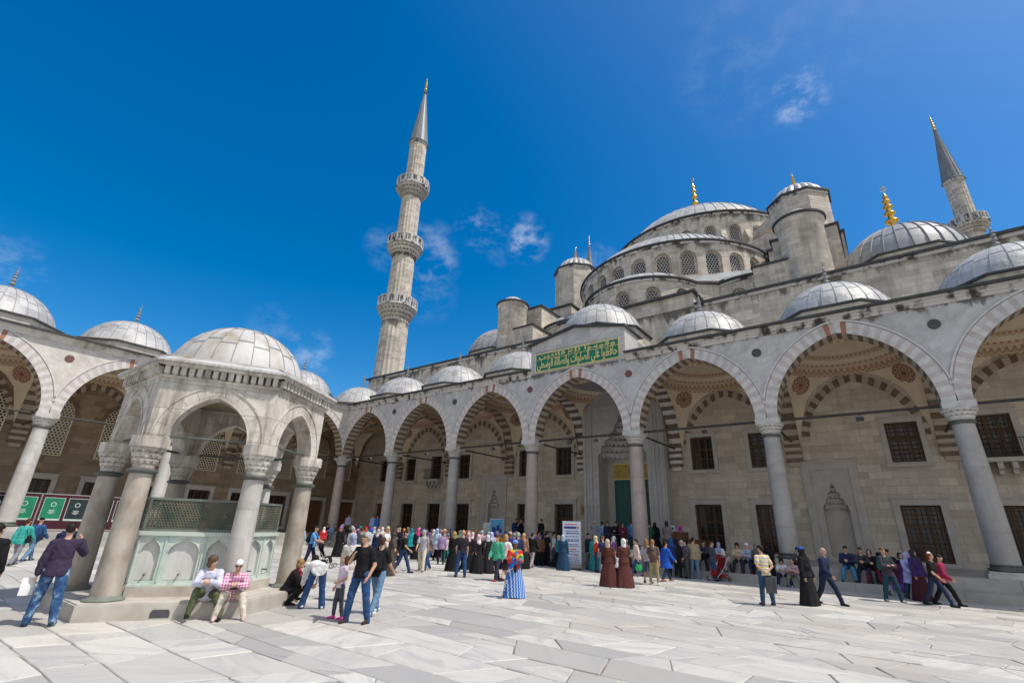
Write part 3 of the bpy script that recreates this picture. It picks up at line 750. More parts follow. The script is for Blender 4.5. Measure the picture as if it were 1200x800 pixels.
    for s in (-1, 1):
        m = MB(); m.box(min(XC, XC + s * 1.28), y0 + 1.36, .8, max(XC, XC + s * 1.28), y0 + 1.42, 5.4, 0)
        c = XC + s * .64
        for z0, z1 in ((1.0, 2.0), (2.15, 3.9), (4.05, 5.2)):
            for a, b, q, w in ((-.5, -.45, z0, z1), (.45, .5, z0, z1), (-.5, .5, z0, z0 + .05), (-.5, .5, z1 - .05, z1)): m.box(c + a, y0 + 1.335, q, c + b, y0 + 1.362, w, 1)
        m.build('door_leaf', [M['doorg'], M['eave']], pt)
    # ---- upper front wall
    m = MB(); zt = 17.75
    m.box(-8, 7.3, 12.2, 58, 8.6, zt, 0)
    uw = m.build('upper_front_wall', [M['upper']], root)
    m = MB(); m.box(-8.3, 6.98, zt + .002, XC - 5.86, 8.7, zt + .16, 0); m.box(XC + 5.86, 6.98, zt + .002, 58.3, 8.7, zt + .16, 0); m.build('eave', [M['eave']], uw)
    m = MB(); m.box(-8, 7.15, zt - .2, XC - 5.86, 7.298, zt, 0); m.box(XC + 5.86, 7.15, zt - .2, 58, 7.298, zt, 0); m.build('cornice', [M['cornice']], uw)
    m = MB(); m.box(XC - 5.8, 7.22, 12.2, XC + 5.8, 12.5, 18.85, 0); cb = m.build('central_wall_block', [M['upper']], root)
    m = MB(); m.box(XC - 6.05, 6.95, 18.852, XC + 6.05, 12.6, 19.02, 0); m.build('eave', [M['eave']], cb)
    m = MB(); m.box(-7.5, 8.6, 17.3, 57, 64, 17.74); m.build('roof_deck', [M['leadD']], root)
    # ---- exedrae
    ang = [k * radians(27) for k in (-3, -2, -1, 0, 1, 2, 3)]
    w = drum_ring(M, root, 'exedra_wall', XC, 12.95, 5.4, 17.7, 21.45, ang, radians(27), .62, 20.1, .62, 18.95, M['upper'])
    ring_eave(M, w, XC, 12.95, 5.4, 21.45, pi, 2 * pi)
    for s in (-1, 1):
        cx, cy = XC + s * 8.5, 16.9; am = -pi / 2 + s * radians(22)
        w = drum_ring(M, root, 'exedra_wall', cx, cy, 4.9, 17.7, 21.45, [k * radians(27) for k in (-3, -2, -1, 0, 1, 2, 3)], radians(27), .58, 20.1, .58, 18.95, M['upper'], am)
        ring_eave(M, w, cx, cy, 4.9, 21.45, am - pi * .52, am + pi * .52)
        m = MB(); lead_dome(m, cx, cy, 21.6, 4.95, 2.2, 20, 0, 1, .07, 8); m.build('half_dome', [M['lead'], M['seam']], w, 35)
        m = MB(); m.prism([(XC + s * 4.6, 10.6), (XC + s * 6.6, 12.1), (XC + s * 8, 16), (XC + s * 4, 16)][::s], 17.7, 21.45, 0); m.build('exedra_link', [M['upper']], w)
        m = MB(); m.prism([(XC + s * 4.5, 10.4), (XC + s * 6.7, 11.9), (XC + s * 8, 17), (XC + s * 3, 17)][::s], 21.452, 21.66, 0); m.build('eave', [M['eave']], w)
        m = MB(); m.face([(XC + s * 3.6, 10.6, 21.67), (XC + s * 6.6, 12.0, 21.67), (XC + s * 8.2, 14.2, 23.3), (XC + s * 3.5, 12.9, 23.4)][::s], 0); m.build('lead_valley', [M['leadD']], w)
    m = MB(); lead_dome(m, XC, 12.95, 21.6, 5.45, 2.3, 24, 0, 1, .07, 8); m.build('half_dome', [M['lead'], M['seam']], root, 35)
    # ---- semidome ring and half dome
    st = radians(12.86)
    w = drum_ring(M, root, 'half_dome_drum', XC, 21.6, 9.95, 21.0, 26.75, [k * st for k in range(-7, 8)], st, .74, 25.1, .74, 23.35, M['upper'])
    ring_eave(M, w, XC, 21.6, 9.95, 26.75, pi - .1, 2 * pi + .1, n=60)
    m = MB(); lead_dome(m, XC, 21.6, 26.95, 9.95, 4.6, 44, 0, 1, .08, 10, pi, 2 * pi); m.build('half_dome', [M['lead'], M['seam']], root, 35)
    # ---- main arch wall, drum and dome
    m = MB(); m.prism([(XC - 12.5, 21.62), (XC + 12.5, 21.62), (XC + 12.5, 23.6), (XC - 12.5, 23.6)], 17.7, 26.5, 0)
    for s in (-1, 1):
        P = [(XC + s * 5, 26.5), (XC + s * 12.5, 26.5), (XC + s * 12.5, 31.0), (XC + s * 6.0, 29.6)]
        F = [(p[0], 21.55, p[1]) for p in P]; B = [(p[0], 23.6, p[1]) for p in P]
        m.face(F[::s], 0); m.face(B[::-s], 0)
        for i in range(4): m.face([F[i], B[i], B[(i + 1) % 4], F[(i + 1) % 4]][::s], 1 if i == 2 else 0)
    m.build('great_arch_wall', [M['upper'], M['eave']], root)
    m = MB(); m.box(XC - 13, 23.6, 17.7, XC + 13, 48, 30.0); m.build('dome_base', [M['upper']], root)
    w = drum_ring(M, root, 'main_drum', XC, 35.8, 12.0, 29.5, 37.0, [(k + .5) * st for k in range(-8, 8)], st, .66, 34.7, .66, 32.2, M['upper'])
    ring_eave(M, w, XC, 35.8, 12.0, 37.0, 0, 2 * pi, .35, .26, 84)
    m = MB()
    for k in range(-7, 8):
        a = -pi / 2 + k * st; P = lambda r, t, z: (XC + r * cos(a) - t * sin(a), 35.8 + r * sin(a) + t * cos(a), z)
        F = [(11.9, 30), (12.75, 30), (12.6, 33.2), (12.05, 34.6), (11.9, 34.6)]
        for t, sg in ((-.28, 1), (.28, -1)): m.face([P(r, t, z) for r, z in F][::sg], 0)
        for (r0, z0), (r1, z1) in zip(F[1:-1], F[2:]): m.face([P(r0, -.28, z0), P(r0, .28, z0), P(r1, .28, z1), P(r1, -.28, z1)], 0)
    m.build('drum_buttress', [M['upper']], w)
    m = MB(); lead_dome(m, XC, 35.8, 37.15, 11.4, 7.05, 56, 0, 1, .08, 14); d = m.build('main_dome', [M['lead'], M['seam']], root, 35)
    finial('finial', d, (XC, 35.8, 44.1), 7.2, .62, M['gold'])
    # ---- weight towers, stair turrets, buttress blocks, corner domes
    for s in (-1, 1):
        cx, cy = XC + s * 12.95, 22.9
        oc = lambda r: [(cx + r * cos(pi / 8 + k * pi / 4), cy + r * sin(pi / 8 + k * pi / 4)) for k in range(8)]
        m = MB(); m.prism(oc(2.78), 20, 33.35, 0); t = m.build('weight_tower', [M['upper']], root)
        m = MB(); m.prism(oc(2.83), 33.05, 33.35, 1, False, False); m.prism(oc(3.0), 33.352, 33.55, 0); m.build('eave', [M['eave'], M['cornice']], t)
        m = MB(); lead_dome(m, cx, cy, 33.55, 2.6, 2.0, 20, 0, 1, .05, 8, flute=.10); dm = m.build('tower_dome', [M['lead'], M['seam']], t, 50)
        finial('finial', dm, (cx, cy, 35.6), 1.75, .24, M['gold'])
        m = MB(); m.box(min(cx - s * 1.0, cx + s * 3.5), 18.1, 17.7, max(cx - s * 1.0, cx + s * 3.5), 27, 26.6, 0) if False else m.box(cx - 2.9, 18.1, 17.7, cx + 2.0 if s < 0 else cx + 2.9, 27, 26.5, 0)
        b = m.build('tower_base', [M['upper']], root)
        m = MB(); m.box(cx - 3.05, 17.9, 26.502, cx + (2.15 if s < 0 else 3.05), 27.1, 26.68); m.build('eave', [M['eave']], b)
        x0, x1 = (9.3, 13.7) if s < 0 else (35.8, 40.2)
        m = MB(); m.box(x0, 12.0, 17.7, x1, 18.0, 23.9, 0); b = m.build('buttress_block', [M['upper']], root)
        m = MB(); m.box(x0 - .15, 11.85, 23.902, x1 + .15, 18.05, 24.08, 0); m.build('eave', [M['eave']], b)
        x0, x1 = (11.5, 14.9) if s < 0 else (34.6, 38)
        m = MB(); m.box(x0, 8.7, 17.7, x1, 11.9, 20.3, 0); b = m.build('buttress_block', [M['upper']], root)
        m = MB(); m.box(x0 - .12, 8.6, 20.302, x1 + .12, 12.0, 20.46, 0); m.build('eave', [M['eave']], b)
        # round stair turret
        tx, ty = XC + s * 13.2, 9.75
        m = MB(); m.revolve(tx, ty, [(1.52, 16.8), (1.48, 23.0), (1.56, 23.12), (1.62, 23.3), (1.62, 23.45)], 36); t = m.build('stair_turret', [M['upper']], root, 40)
        m = MB(); m.revolve(tx, ty, [(1.6, 23.45), (1.74, 23.5), (1.74, 23.64), (1.4, 23.74)], 36); m.build('eave', [M['eave']], t, 30)
        m = MB(); lead_dome(m, tx, ty, 23.70, 1.32, .85, 16, 0, 1, .045, 6, flute=.06); m.build('turret_cap', [M['lead'], M['seam']], t, 50)
        # corner dome
        dx, dy = XC + s * 18.9, 15.3
        m = MB(); og = lambda r: [(dx + r * cos(pi / 8 + k * pi / 4), dy + r * sin(pi / 8 + k * pi / 4)) for k in range(8)]
        m.prism(og(4.1), 17.7, 20.3, 0); t = m.build('dome_drum', [M['upper']], root)
        m = MB(); m.prism(og(4.25), 20.302, 20.42); m.build('eave', [M['eave']], t)
        m = MB(); lead_dome(m, dx, dy, 20.42, 3.95, 3.4, 30, 0, 1, .10, 8); dm = m.build('corner_dome', [M['leadD'], M['seam']], root, 35)
        finial('finial', dm, (dx, dy, 23.75), 3.8, .46, M['gold'])
        # flying buttress from weight tower to drum
        a = atan2(35.8 - cy, XC - cx); L = 4.6
        mx, my = cx + cos(a) * (2.6 + L / 2), cy + sin(a) * (2.6 + L / 2)
        m = MB(); m.obox((mx, my), L / 2, .7, 33.2, 34.3, a, 0); m.obox((cx + cos(a) * (2.6 + L - .8), cy + sin(a) * (2.6 + L - .8)), .8, .72, 30, 33.2, a, 0); m.build('flying_buttress', [M['upper']], root)
    inv = root.matrix_world.inverted() if False else Matrix.Translation((-XC, -20, 0))
    for o in children(root): o.matrix_parent_inverse = inv
    return root

def minaret(M, x, y, nbal, label, zscale=1.0):
    root = empty('minaret', (x, y, 0)); tag(root, label, 'minaret', 'minarets of the mosque')
    def shaft(z0, z1, r0, r1, nm):
        m = MB(); N = 20; rows = []; uvs = []
        for z, r in ((z0, r0), (z1, r1)):
            rows.append([(r * (1.0 if j % 2 else .955) * cos(2 * pi * j / (2 * N)), r * (1.0 if j % 2 else .955) * sin(2 * pi * j / (2 * N)), z) for j in range(2 * N)])
            uvs.append([(j / (2 * N) * 2 * pi * r0, z) for j in range(2 * N + 1)])
        m.grid(rows, 0, True, uvs); return m.build(nm, [M['upper']], root)
    b = [(27.6, 1.80, 1.70), (37.0, 1.62, 1.56), (47.2, 1.42, 1.38)]
    m = MB(); m.prism([(2.6 * cos(pi / 8 + k * pi / 4), 2.6 * sin(pi / 8 + k * pi / 4)) for k in range(8)], 0, 13, 0); m.revolve(0, 0, [(2.6, 13), (1.95, 15.5)], 8, 0, ph=pi / 8); m.build('minaret_base', [M['upper']], root)
    shaft(15, 27.4, 1.92, 1.78, 'shaft'); shaft(27.4, 37, 1.66, 1.56, 'shaft'); shaft(37, 47.2, 1.48, 1.40, 'shaft'); shaft(47.2, 57.4, 1.34, 1.28, 'shaft')
    for z, rb, rr in ((27.2, 1.80, 2.62), (36.8, 1.62, 2.50), (47.0, 1.44, 2.40)):
        m = MB(); t = [(rb, z), (rb + (rr - rb) * .3, z + .45), (rb + (rr - rb) * .62, z + .95), (rr - .12, z + 1.5)]
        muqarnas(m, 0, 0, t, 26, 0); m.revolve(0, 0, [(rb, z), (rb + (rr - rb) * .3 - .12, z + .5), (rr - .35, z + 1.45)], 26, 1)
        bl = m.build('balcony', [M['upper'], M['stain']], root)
        m = MB(); m.revolve(0, 0, [(rr - .15, z + 1.5), (rr + .06, z + 1.55), (rr + .06, z + 1.72), (rr - .35, z + 1.74), (rb - .3, z + 1.74)], 32)
        m.build('balcony_floor', [M['cornice']], bl, 40)
        m = MB(); N = 16; zz = z + 1.74
        for k in range(N):
            a0, a1 = 2 * pi * k / N, 2 * pi * (k + 1) / N
            m.revolve(0, 0, [(rr - .06, zz), (rr + .02, zz), (rr + .02, zz + 1.05), (rr - .06, zz + 1.05)], 2, 0, a0 + .05, a1 - .05)
            m.obox((rr * cos(a0), rr * sin(a0)), .07, .07, zz, zz + 1.22, a0, 1)
            for q in range(2):
                for w in range(3):
                    a = a0 + (a1 - a0) * (.34 + .32 * q); m.obox(((rr + .02) * cos(a), (rr + .02) * sin(a)), .012, .09, zz + .15 + w * .28, zz + .34 + w * .28, a, 2)
        m.revolve(0, 0, [(rr - .09, zz + 1.05), (rr + .06, zz + 1.06), (rr + .06, zz + 1.16), (rr - .09, zz + 1.16)], 32, 1)
        m.build('balcony_parapet', [M['cornice'], M['vw'], M['slate']], bl)
    m = MB(); m.revolve(0, 0, [(1.30, 57.0), (1.42, 57.15), (1.42, 57.3)], 24); m.build('cornice', [M['cornice']], root, 40)
    m = MB(); m.revolve(0, 0, [(1.46, 57.3), (1.55, 57.32), (1.55, 57.45), (1.40, 57.6), (.16, 68.2), (.001, 68.4)], 24, 0)
    for k in range(12):
        a = 2 * pi * k / 12; m.tube((1.42 * cos(a), 1.42 * sin(a), 57.6), (.17 * cos(a), .17 * sin(a), 68.1), .035, 4, 1)
    sp = m.build('spire', [M['spire'], M['seam']], root, 30)
    finial('finial', sp, (0, 0, 68.2), 3.3, .27, M['gold'])
    return root
FX, FY = 25.02, -20.64
def build_fountain(M):
    root = empty('fountain_pavilion', (FX, FY, 0)); tag(root, 'white marble six sided ablution fountain with small lead dome and green stained basin', 'fountain')
    V = lambda k, r: (r * cos(k * pi / 3), r * sin(k * pi / 3))
    m = MB(); p = [V(k, 2.88) for k in range(6)]; m.prism(p, -.02, .285, 0); q = [V(k, 2.84) for k in range(6)]; m.prism(q, .285, .31, 0)
    pf = m.build('platform', [M['kerb']], root)
    # drain mouths in the kerb
    for k in (0, 1):
        a, b = Vector((*V(k - 1, 2.88), 0)), Vector((*V(k, 2.88), 0)); d = (b - a).normalized(); n = Vector((d.y, -d.x, 0)); c = a.lerp(b, .50 if k == 0 else .70)
        m = MB(); pts = [c + d * (.17 * x) + n * .006 + Vector((0, 0, z)) for x, z in ((-1, .04), (1, .04), (1, .14), (.8, .19), (-.8, .19), (-1, .14))]
        m.face([tuple(x) for x in pts]); m.build('drain_mouth', [M['slate']], pf)
    # basin: walls with carved ogee panels
    rb = 1.82
    for k in range(6):
        a = Vector((*V(k, rb), 0)); b = Vector((*V(k + 1, rb), 0)); L = (b - a).length; d = (b - a) / L; n = Vector((d.y, -d.x, 0))
        mp = lambda u, v, z, a=a, d=d, n=n: tuple(a + d * u - n * v + Vector((0, 0, z)))
        m = MB(mp); m.box(0, -.05, .31, L, .12, .52, 1); m.box(.0, -.025, .52, L, .1, .56, 0); m.box(-.02, -.06, 1.55, L + .02, .12, 1.64, 2)
        ws = (.53, L - 1.06, .53); u = 0
        for i, w in enumerate(ws):
            pr = ogee(w / 2 - .075, .27)
            panel(m, u, u + w, .56, 1.55, u + w / 2, pr, 1.22, .63, .07, 0, 2, v=0)
            pa = [(u + w / 2 + x, 1.22 + z) for x, z in pr]
            m.face([(u + w / 2 + pr[0][0], .068, .64)] + [(p[0], .068, p[1]) for p in pa] + [(u + w / 2 - pr[0][0], .068, .64)], 3)
            # raised frame line
            for s in (0, w): m.box(u + s - .02 if s else u, -.022, .60, u + s if s else u + .02, .0, 1.52, 2)
            # ridge round the niche
            for p, q in zip(pa[:-1], pa[1:]): m.tube((p[0], -.005, p[1]), (q[0], -.005, q[1]), .016, 5, 2, caps=False)
            if i == 1 or k in (5, 0): m.tube((u + w / 2, .06, .75), (u + w / 2, -.06, .75), .018, 6, 4)
            u += w
        pn = m.build('basin_wall', [M['verdi'] if k in (5, 0, 1) else M['basin'], M['kerb'], M['verdir'] if k in (5, 0, 1) else M['basin'], M['basin'], M['bronze']], root)
        m = MB(mp); m.box(.04, .0, 1.645, L - .04, .03, 1.69, 0); m.box(.04, .0, 2.31, L - .04, .03, 2.36, 0)
        for s in (0, L - .05): m.box(s, -.005, 1.64, s + .05, .04, 2.36, 0)
        g = m.build('grille_frame', [M['bronzeg']], root)
        m = MB(mp); m.face([(.05, .015, 1.69), (L - .05, .015, 1.69), (L - .05, .015, 2.31), (.05, .015, 2.31)], 0, [(0, 0), (L, 0), (L, .62), (0, .62)]); m.build('grille', [M['latF']], g)
    m = MB(); m.prism([V(k, 1.6) for k in range(6)], .5, 1.3, 0); m.build('water_tank', [M['basin']], root)
    # columns
    for k in range(6):
        x, y = V(k, 2.28); mat = M['colmarble'] if k in (0, 2) else M['granitef']
        m = MB(); m.revolve(x, y, [(.262, .36), (.255, 1.0), (.235, 2.2), (.222, 2.86)], 24); o = m.build('column', [mat], root, 40)
        m = MB(); m.revolve(x, y, [(.36, .31), (.37, .33), (.33, .36), (.30, .38), (.26, .41)], 24); m.build('base_ring', [M['bronzeg']], o, 40)
        m = MB(); m.revolve(x, y, [(.22, 2.83), (.29, 2.86), (.30, 2.90), (.25, 2.94), (.22, 2.95)], 24); m.build('collar_ring', [M['bronze']], o, 40)
        m = MB(); a = k * pi / 3
        m.revolve(x, y, [(.215, 2.94), (.225, 3.08), (.26, 3.22), (.32, 3.40)], 12)
        muqarnas(m, x, y, [(.225, 3.02), (.26, 3.14), (.30, 3.27), (.35, 3.40)], 12, 0)
        w = [(x + .385 * cos(a + pi / 6 * q + pi / 12 * 0) / (cos(pi / 6) if 0 else 1), y + .385 * sin(a + pi / 6 * q)) for q in range(12)]
        m.prism(w, 3.40, 3.64, 0); m.build('capital', [M['fmarble']], o, 30)
    # arches
    ro = 2.50
    for k in range(6):
        a = Vector((*V(k, ro), 0)); b = Vector((*V(k + 1, ro), 0)); L = (b - a).length; d = (b - a) / L; n = Vector((d.y, -d.x, 0))
        mp = lambda u, v, z, a=a, d=d, n=n: tuple(a + d * u - n * v + Vector((0, 0, z)))
        h = L / 2 - .44; m = MB(mp); t = .40 * .577
        pr = arch_full(h, 1.02, 12); zs = 3.64
        panel(m, 0, L, zs, 5.1, L / 2, pr, zs, zs, .40, 0, 0, v=0)
        # inner face, narrower
        panel(m, t, L - t, zs, 5.1, L / 2, pr, zs, zs, .001, 0, 0, v=.40)
        NV_ = 11; oo, ii = arch_full(h + .32, 1.29, NV_ * 4), arch_full(h + .065, 1.10, NV_ * 4)
        for q in range(NV_):        # slightly proud wedge blocks with open joints
            i0, i1 = q * 8, q * 8 + 8; e = .012
            O_, I_ = oo[i0:i1 + 1], ii[i0:i1 + 1]
            for A, B, C, D in zip(I_[:-1], I_[1:], O_[1:], O_[:-1]):
                f0 = A is I_[0]; f1 = B is I_[-1]
                sh = lambda p, r, t: (p[0] + (r[0] - p[0]) * t, p[1] + (r[1] - p[1]) * t)
                A2, D2 = (sh(A, B, .12), sh(D, C, .12)) if f0 else (A, D); B2, C2 = (sh(B, A, .12), sh(C, D, .12)) if f1 else (B, C)
                if max(abs(A2[0]), abs(D2[0]), abs(B2[0]), abs(C2[0])) > L / 2 + .05: continue
                X_ = lambda p, v: (L / 2 + p[0], v, zs + p[1])
                m.face([X_(A2, -e), X_(B2, -e), X_(C2, -e), X_(D2, -e)])
                m.face([X_(D2, -e), X_(C2, -e), X_(C2, 0), X_(D2, 0)]); m.face([X_(A2, -e), X_(B2, -e), X_(B2, 0), X_(A2, 0)])
                if f0: m.face([X_(A2, -e), X_(D2, -e), X_(D2, 0), X_(A2, 0)])
                if f1: m.face([X_(B2, -e), X_(C2, -e), X_(C2, 0), X_(B2, 0)])
        w = m.build('arch_wall', [M['fmarble']], root)
        m = MB(mp); o1, o2 = arch_full(h + .06, 1.09, 12), arch_full(h + .0, 1.02, 12)
        for (p, q, r, s) in zip(o2[:-1], o2[1:], o1[1:], o1[:-1]):
            m.face([(L / 2 + x[0], -.03, zs + x[1]) for x in (p, q, r, s)]); m.face([(L / 2 + s[0], -.03, zs + s[1]), (L / 2 + r[0], -.03, zs + r[1]), (L / 2 + r[0], 0, zs + r[1]), (L / 2 + s[0], 0, zs + s[1])])
            m.face([(L / 2 + p[0], -.03, zs + p[1]), (L / 2 + q[0], -.03, zs + q[1]), (L / 2 + q[0], .0, zs + q[1]), (L / 2 + p[0], .0, zs + p[1])])
        m.build('arch_moulding', [M['fmarble']], w); m = MB(mp)
        o1, o2 = arch_full(h + .36, 1.33, 12), arch_full(h + .325, 1.29, 12)
        for (p, q, r, s) in zip(o2[:-1], o2[1:], o1[1:], o1[:-1]):
            if abs(s[0]) > L / 2 or abs(r[0]) > L / 2: continue
            m.face([(L / 2 + x[0], -.035, zs + x[1]) for x in (p, q, r, s)]); m.face([(L / 2 + s[0], -.035, zs + s[1]), (L / 2 + r[0], -.035, zs + r[1]), (L / 2 + r[0], 0, zs + r[1]), (L / 2 + s[0], 0, zs + s[1])])
            m.face([(L / 2 + p[0], -.035, zs + p[1]), (L / 2 + q[0], -.035, zs + q[1]), (L / 2 + q[0], .0, zs + q[1]), (L / 2 + p[0], .0, zs + p[1])])
        m.build('hood_moulding', [M['fmarble']], w)
        # dentil band, cornice, scalloped lead edge
        m = MB(mp); m.box(-.02, -.035, 5.03, L + .02, .4, 5.1, 0); nd_ = 15
        for i in range(nd_): 
            c = L * (i + .5) / nd_; m.box(c - .055, -.13, 5.12, c + .055, .1, 5.30, 0); m.box(c - .04, -.07, 5.1, c + .04, .1, 5.12, 0)
        m.box(0, -.02, 5.1, L, .3, 5.30, 1); m.box(-.12, -.19, 5.302, L + .12, .4, 5.40, 0); m.build('cornice', [M['fmarble'], M['stain']], w)
        m = MB(mp); N = 44; r0, r1, r2 = [], [], []
        for i in range(N + 1):
            u = -.16 + (L + .32) * i / N; sc = .02 * (i % 2)
            r0.append((u, -.25 - sc * .4, 5.40 - sc)); r1.append((u, -.25 - sc * .4, 5.45 - sc * .4)); r2.append((L / 2 + (u - L / 2) * .93, .10, 5.62))
        m.grid([[(x, .1, 5.401) for x, _, _ in r0], r0, r1, r2], 0); m.build('lead_edge', [M['leadF']], w)
        m = MB(); za = 3.70
        va, vb = V(k, 2.28), V(k + 1, 2.28); dd = Vector((vb[0] - va[0], vb[1] - va[1], 0)).normalized() * .36
        m.tube((va[0] + dd.x, va[1] + dd.y, za), (vb[0] - dd.x, vb[1] - dd.y, za), .032, 6); m.build('tie_rod', [M['bronze']], root)
    m = MB(); m.prism([V(k, 2.45) for k in range(6)], 5.06, 5.10, 0, False); m.build('ceiling', [M['ashlarL']], root)
    m = MB()
    r = [[(x * cos(2 * pi * j / 48), x * sin(2 * pi * j / 48), z) for j in range(48)] for x, z in ((2.05, 4.7), (1.8, 5.0), (1.2, 5.6), (.6, 5.85), (.001, 5.9))]
    m.prism([V(k, 2.55) for k in range(6)], 5.46, 5.60, 0)
    m.build('roof_slab', [M['leadF']], root)
    m = MB(); lead_dome(m, 0, 0, 5.56, 1.80, 1.62, 24, 0, 1, .022, 10); m.build('dome', [M['leadF'], M['seam']], root, 35)
    return root

def build_ground(M):
    m = MB(); m.face([(-1200, -1200, -.35), (1200, -1200, -.35), (1200, 1200, -.35), (-1200, 1200, -.35)]); tag(m.build('ground', [M['ground']]), kind='structure')
    m = MB(); m.face([(-.2, -45, -.016), (52, -45, -.016), (52, .2, -.016), (-.2, .2, -.016)]); tag(m.build('paving_bed', [M['joint']]), kind='structure')
    # irregular marble slabs, one sheet
    rnd = random.Random(21); V, F, T = [], [], []
    def slab(P, t):
        Q = []
        for a, b in zip(P, P[1:] + P[:1]):
            a, b = Vector(a), Vector(b); L = (b - a).length; nn = max(1, int(L / .38)); d = (b - a).normalized() if L > .01 else Vector((1, 0, 0)); w = Vector((-d.y, d.x, 0))
            for k in range(nn):
                q = a.lerp(b, k / nn); Q.append(tuple(q + w * (rnd.uniform(-.002, .010) if k else rnd.uniform(0, .018) * (rnd.random() < .3)) + d * (rnd.uniform(0, .02) if not k else 0)))
        P = [(max(.0, q[0]), q[1], 0) for q in Q]
        c = sum((Vector(p) for p in P), Vector((0, 0, 0))) / len(P); i = len(V)
        z = rnd.uniform(-.006, .005); dx, dy = rnd.uniform(-.006, .006), rnd.uniform(-.006, .006)
        n = len(P)
        for p in P: V.append((p[0], p[1], -.03))
        for k, s in ((1.0, -.012), (1.0, 0)):
            for p in P:
                d = (Vector(p) - c); L = max(d.length, .01); q = Vector(p) - d / L * (.0 if s else .014)
                V.append((q.x, q.y, s + z + (q.x - c.x) * dx + (q.y - c.y) * dy))
        for k in range(n):
            j = (k + 1) % n
            F.append((i + k, i + j, i + n + j, i + n + k)); F.append((i + n + k, i + n + j, i + 2 * n + j, i + 2 * n + k))
        F.append(tuple(range(i + 2 * n, i + 3 * n))); T.append((t, len(F)))
    y = -44.5; rows = []
    while y < -1.1:
        h = rnd.choice((.5, .6, .7, .8, .9, 1.05)); rows.append((y, min(y + h, -1.0))); y += h
    wob = [[.10 * sin(.23 * x + 1.7 * k) + .06 * sin(.61 * x + k) for x in range(60)] for k in range(len(rows) + 1)]
    wob[-1] = [0] * 60
    def W(k, x):
        i = int(max(0, min(57, x))); f = x - i; return wob[k][i] * (1 - f) + wob[k][i + 1] * f
    for k, (a, b) in enumerate(rows):
        x = 0 + rnd.uniform(-.5, 0); sl = rnd.uniform(-.22, .22)
        while x < 51:
            L = rnd.choice((.6, .8, 1.0, 1.3, 1.6, 1.9, 2.3)) * rnd.uniform(.85, 1.15); s2 = rnd.uniform(-.30, .30)
            g = rnd.choice((.003, .004, .006, .010))
            P = [(x + g + sl, a + g + W(k, x)), (x + L - g + s2, a + g + W(k, x + L)), (x + L - g - s2, b - g + W(k + 1, x + L)), (x + g - sl, b - g + W(k + 1, x))]
            P = [(max(.0, p[0]), p[1], 0) for p in P]
            # occasionally break a slab or snap a corner
            q = rnd.random(); t0 = rnd.random()
            if q < .16 and L > 1.2:
                f, f2 = rnd.uniform(.3, .7), rnd.uniform(.3, .7)
                A, B, C, D = [Vector(p) for p in P]; E, G = A.lerp(B, f), D.lerp(C, f2); o = Vector((.006, 0, 0))
                slab([A, E - o, G - o, D], t0); slab([E + o, B, C, G + o], min(1, max(0, t0 + rnd.uniform(-.1, .1))))
            elif q < .26:
                A, B, C, D = [Vector(p) for p in P]; E = A.lerp(B, .5); G = B.lerp(C, rnd.uniform(.4, .8)); o = (B - (E + G) / 2).normalized() * .007
                slab([A, E - o, G - o, C, D], t0); slab([E + o, B, G + o], min(1, max(0, t0 + rnd.uniform(-.15, .15))))
            elif q < .36 and (b - a) > .85:
                A, B, C, D = [Vector(p) for p in P]; f = rnd.uniform(.35, .65); E, G = A.lerp(D, f), B.lerp(C, f); o = Vector((0, .007, 0))
                slab([A, B, G - o, E - o], t0); slab([E + o, G + o, C, D], rnd.random())
            else: slab(P, t0)
            x += L; sl = s2
    me = bpy.data.meshes.new('courtyard_paving'); me.from_pydata([tuple(v) for v in V], [], F); me.materials.append(M['pave'])
    at = me.color_attributes.new('tint', 'FLOAT_COLOR', 'CORNER'); out = []; j = 0; e = T[0][1]; r = (T[0][0], rnd.random() * .18 + rnd.choice((0, .25, .5)), rnd.random())
    for i, p in enumerate(me.polygons):
        while i >= T[j][1]:
            j += 1; r = (T[j][0], rnd.random() * .18 + rnd.choice((0, .25, .5)), rnd.random())
        out += [r[0], r[1], r[2], 1.0] * len(p.vertices)
    at.data.foreach_set('color', out)
    tag(put('courtyard_paving', me), kind='structure')
    # stylobate steps of both porticoes (floor slabs stepped)
    rnd = random.Random(5)
    def steps(name, rz, u0, u1, v1=YW + .5):
        m = MB(); m.box(u0, -.66, -.02, u1, v1, ZF - .0, 0); m.box(u0, -1.12, -.02, u1, -.662, .345, 0)
        # joints between kerb blocks are shown by alternately proud blocks
        for va, vb, z0, z1 in ((-.685, -.40, .35, ZF + .012), (-1.145, -.90, 0, .357)):
            u = u0
            while u < u1 - .1:
                L = min(rnd.uniform(1.1, 2.4), u1 - u); e = rnd.uniform(0, .012); m.box(u + .006, va - e, z0 - .01, u + L - .006, vb, z1 - rnd.uniform(0, .008), 0); u += L
        tag(m.build(name, [M['step']], None, None, (0, 0, 0), rz), kind='structure')
    steps('portico_steps', 0, .7, 56); steps('arcade_steps', pi / 2, -46, -.7); 
    m = MB(); m.box(-7.4, -.66, -.02, .66, YW + .5, ZF - .003); tag(m.build('portico_floor', [M['step']]), kind='structure')

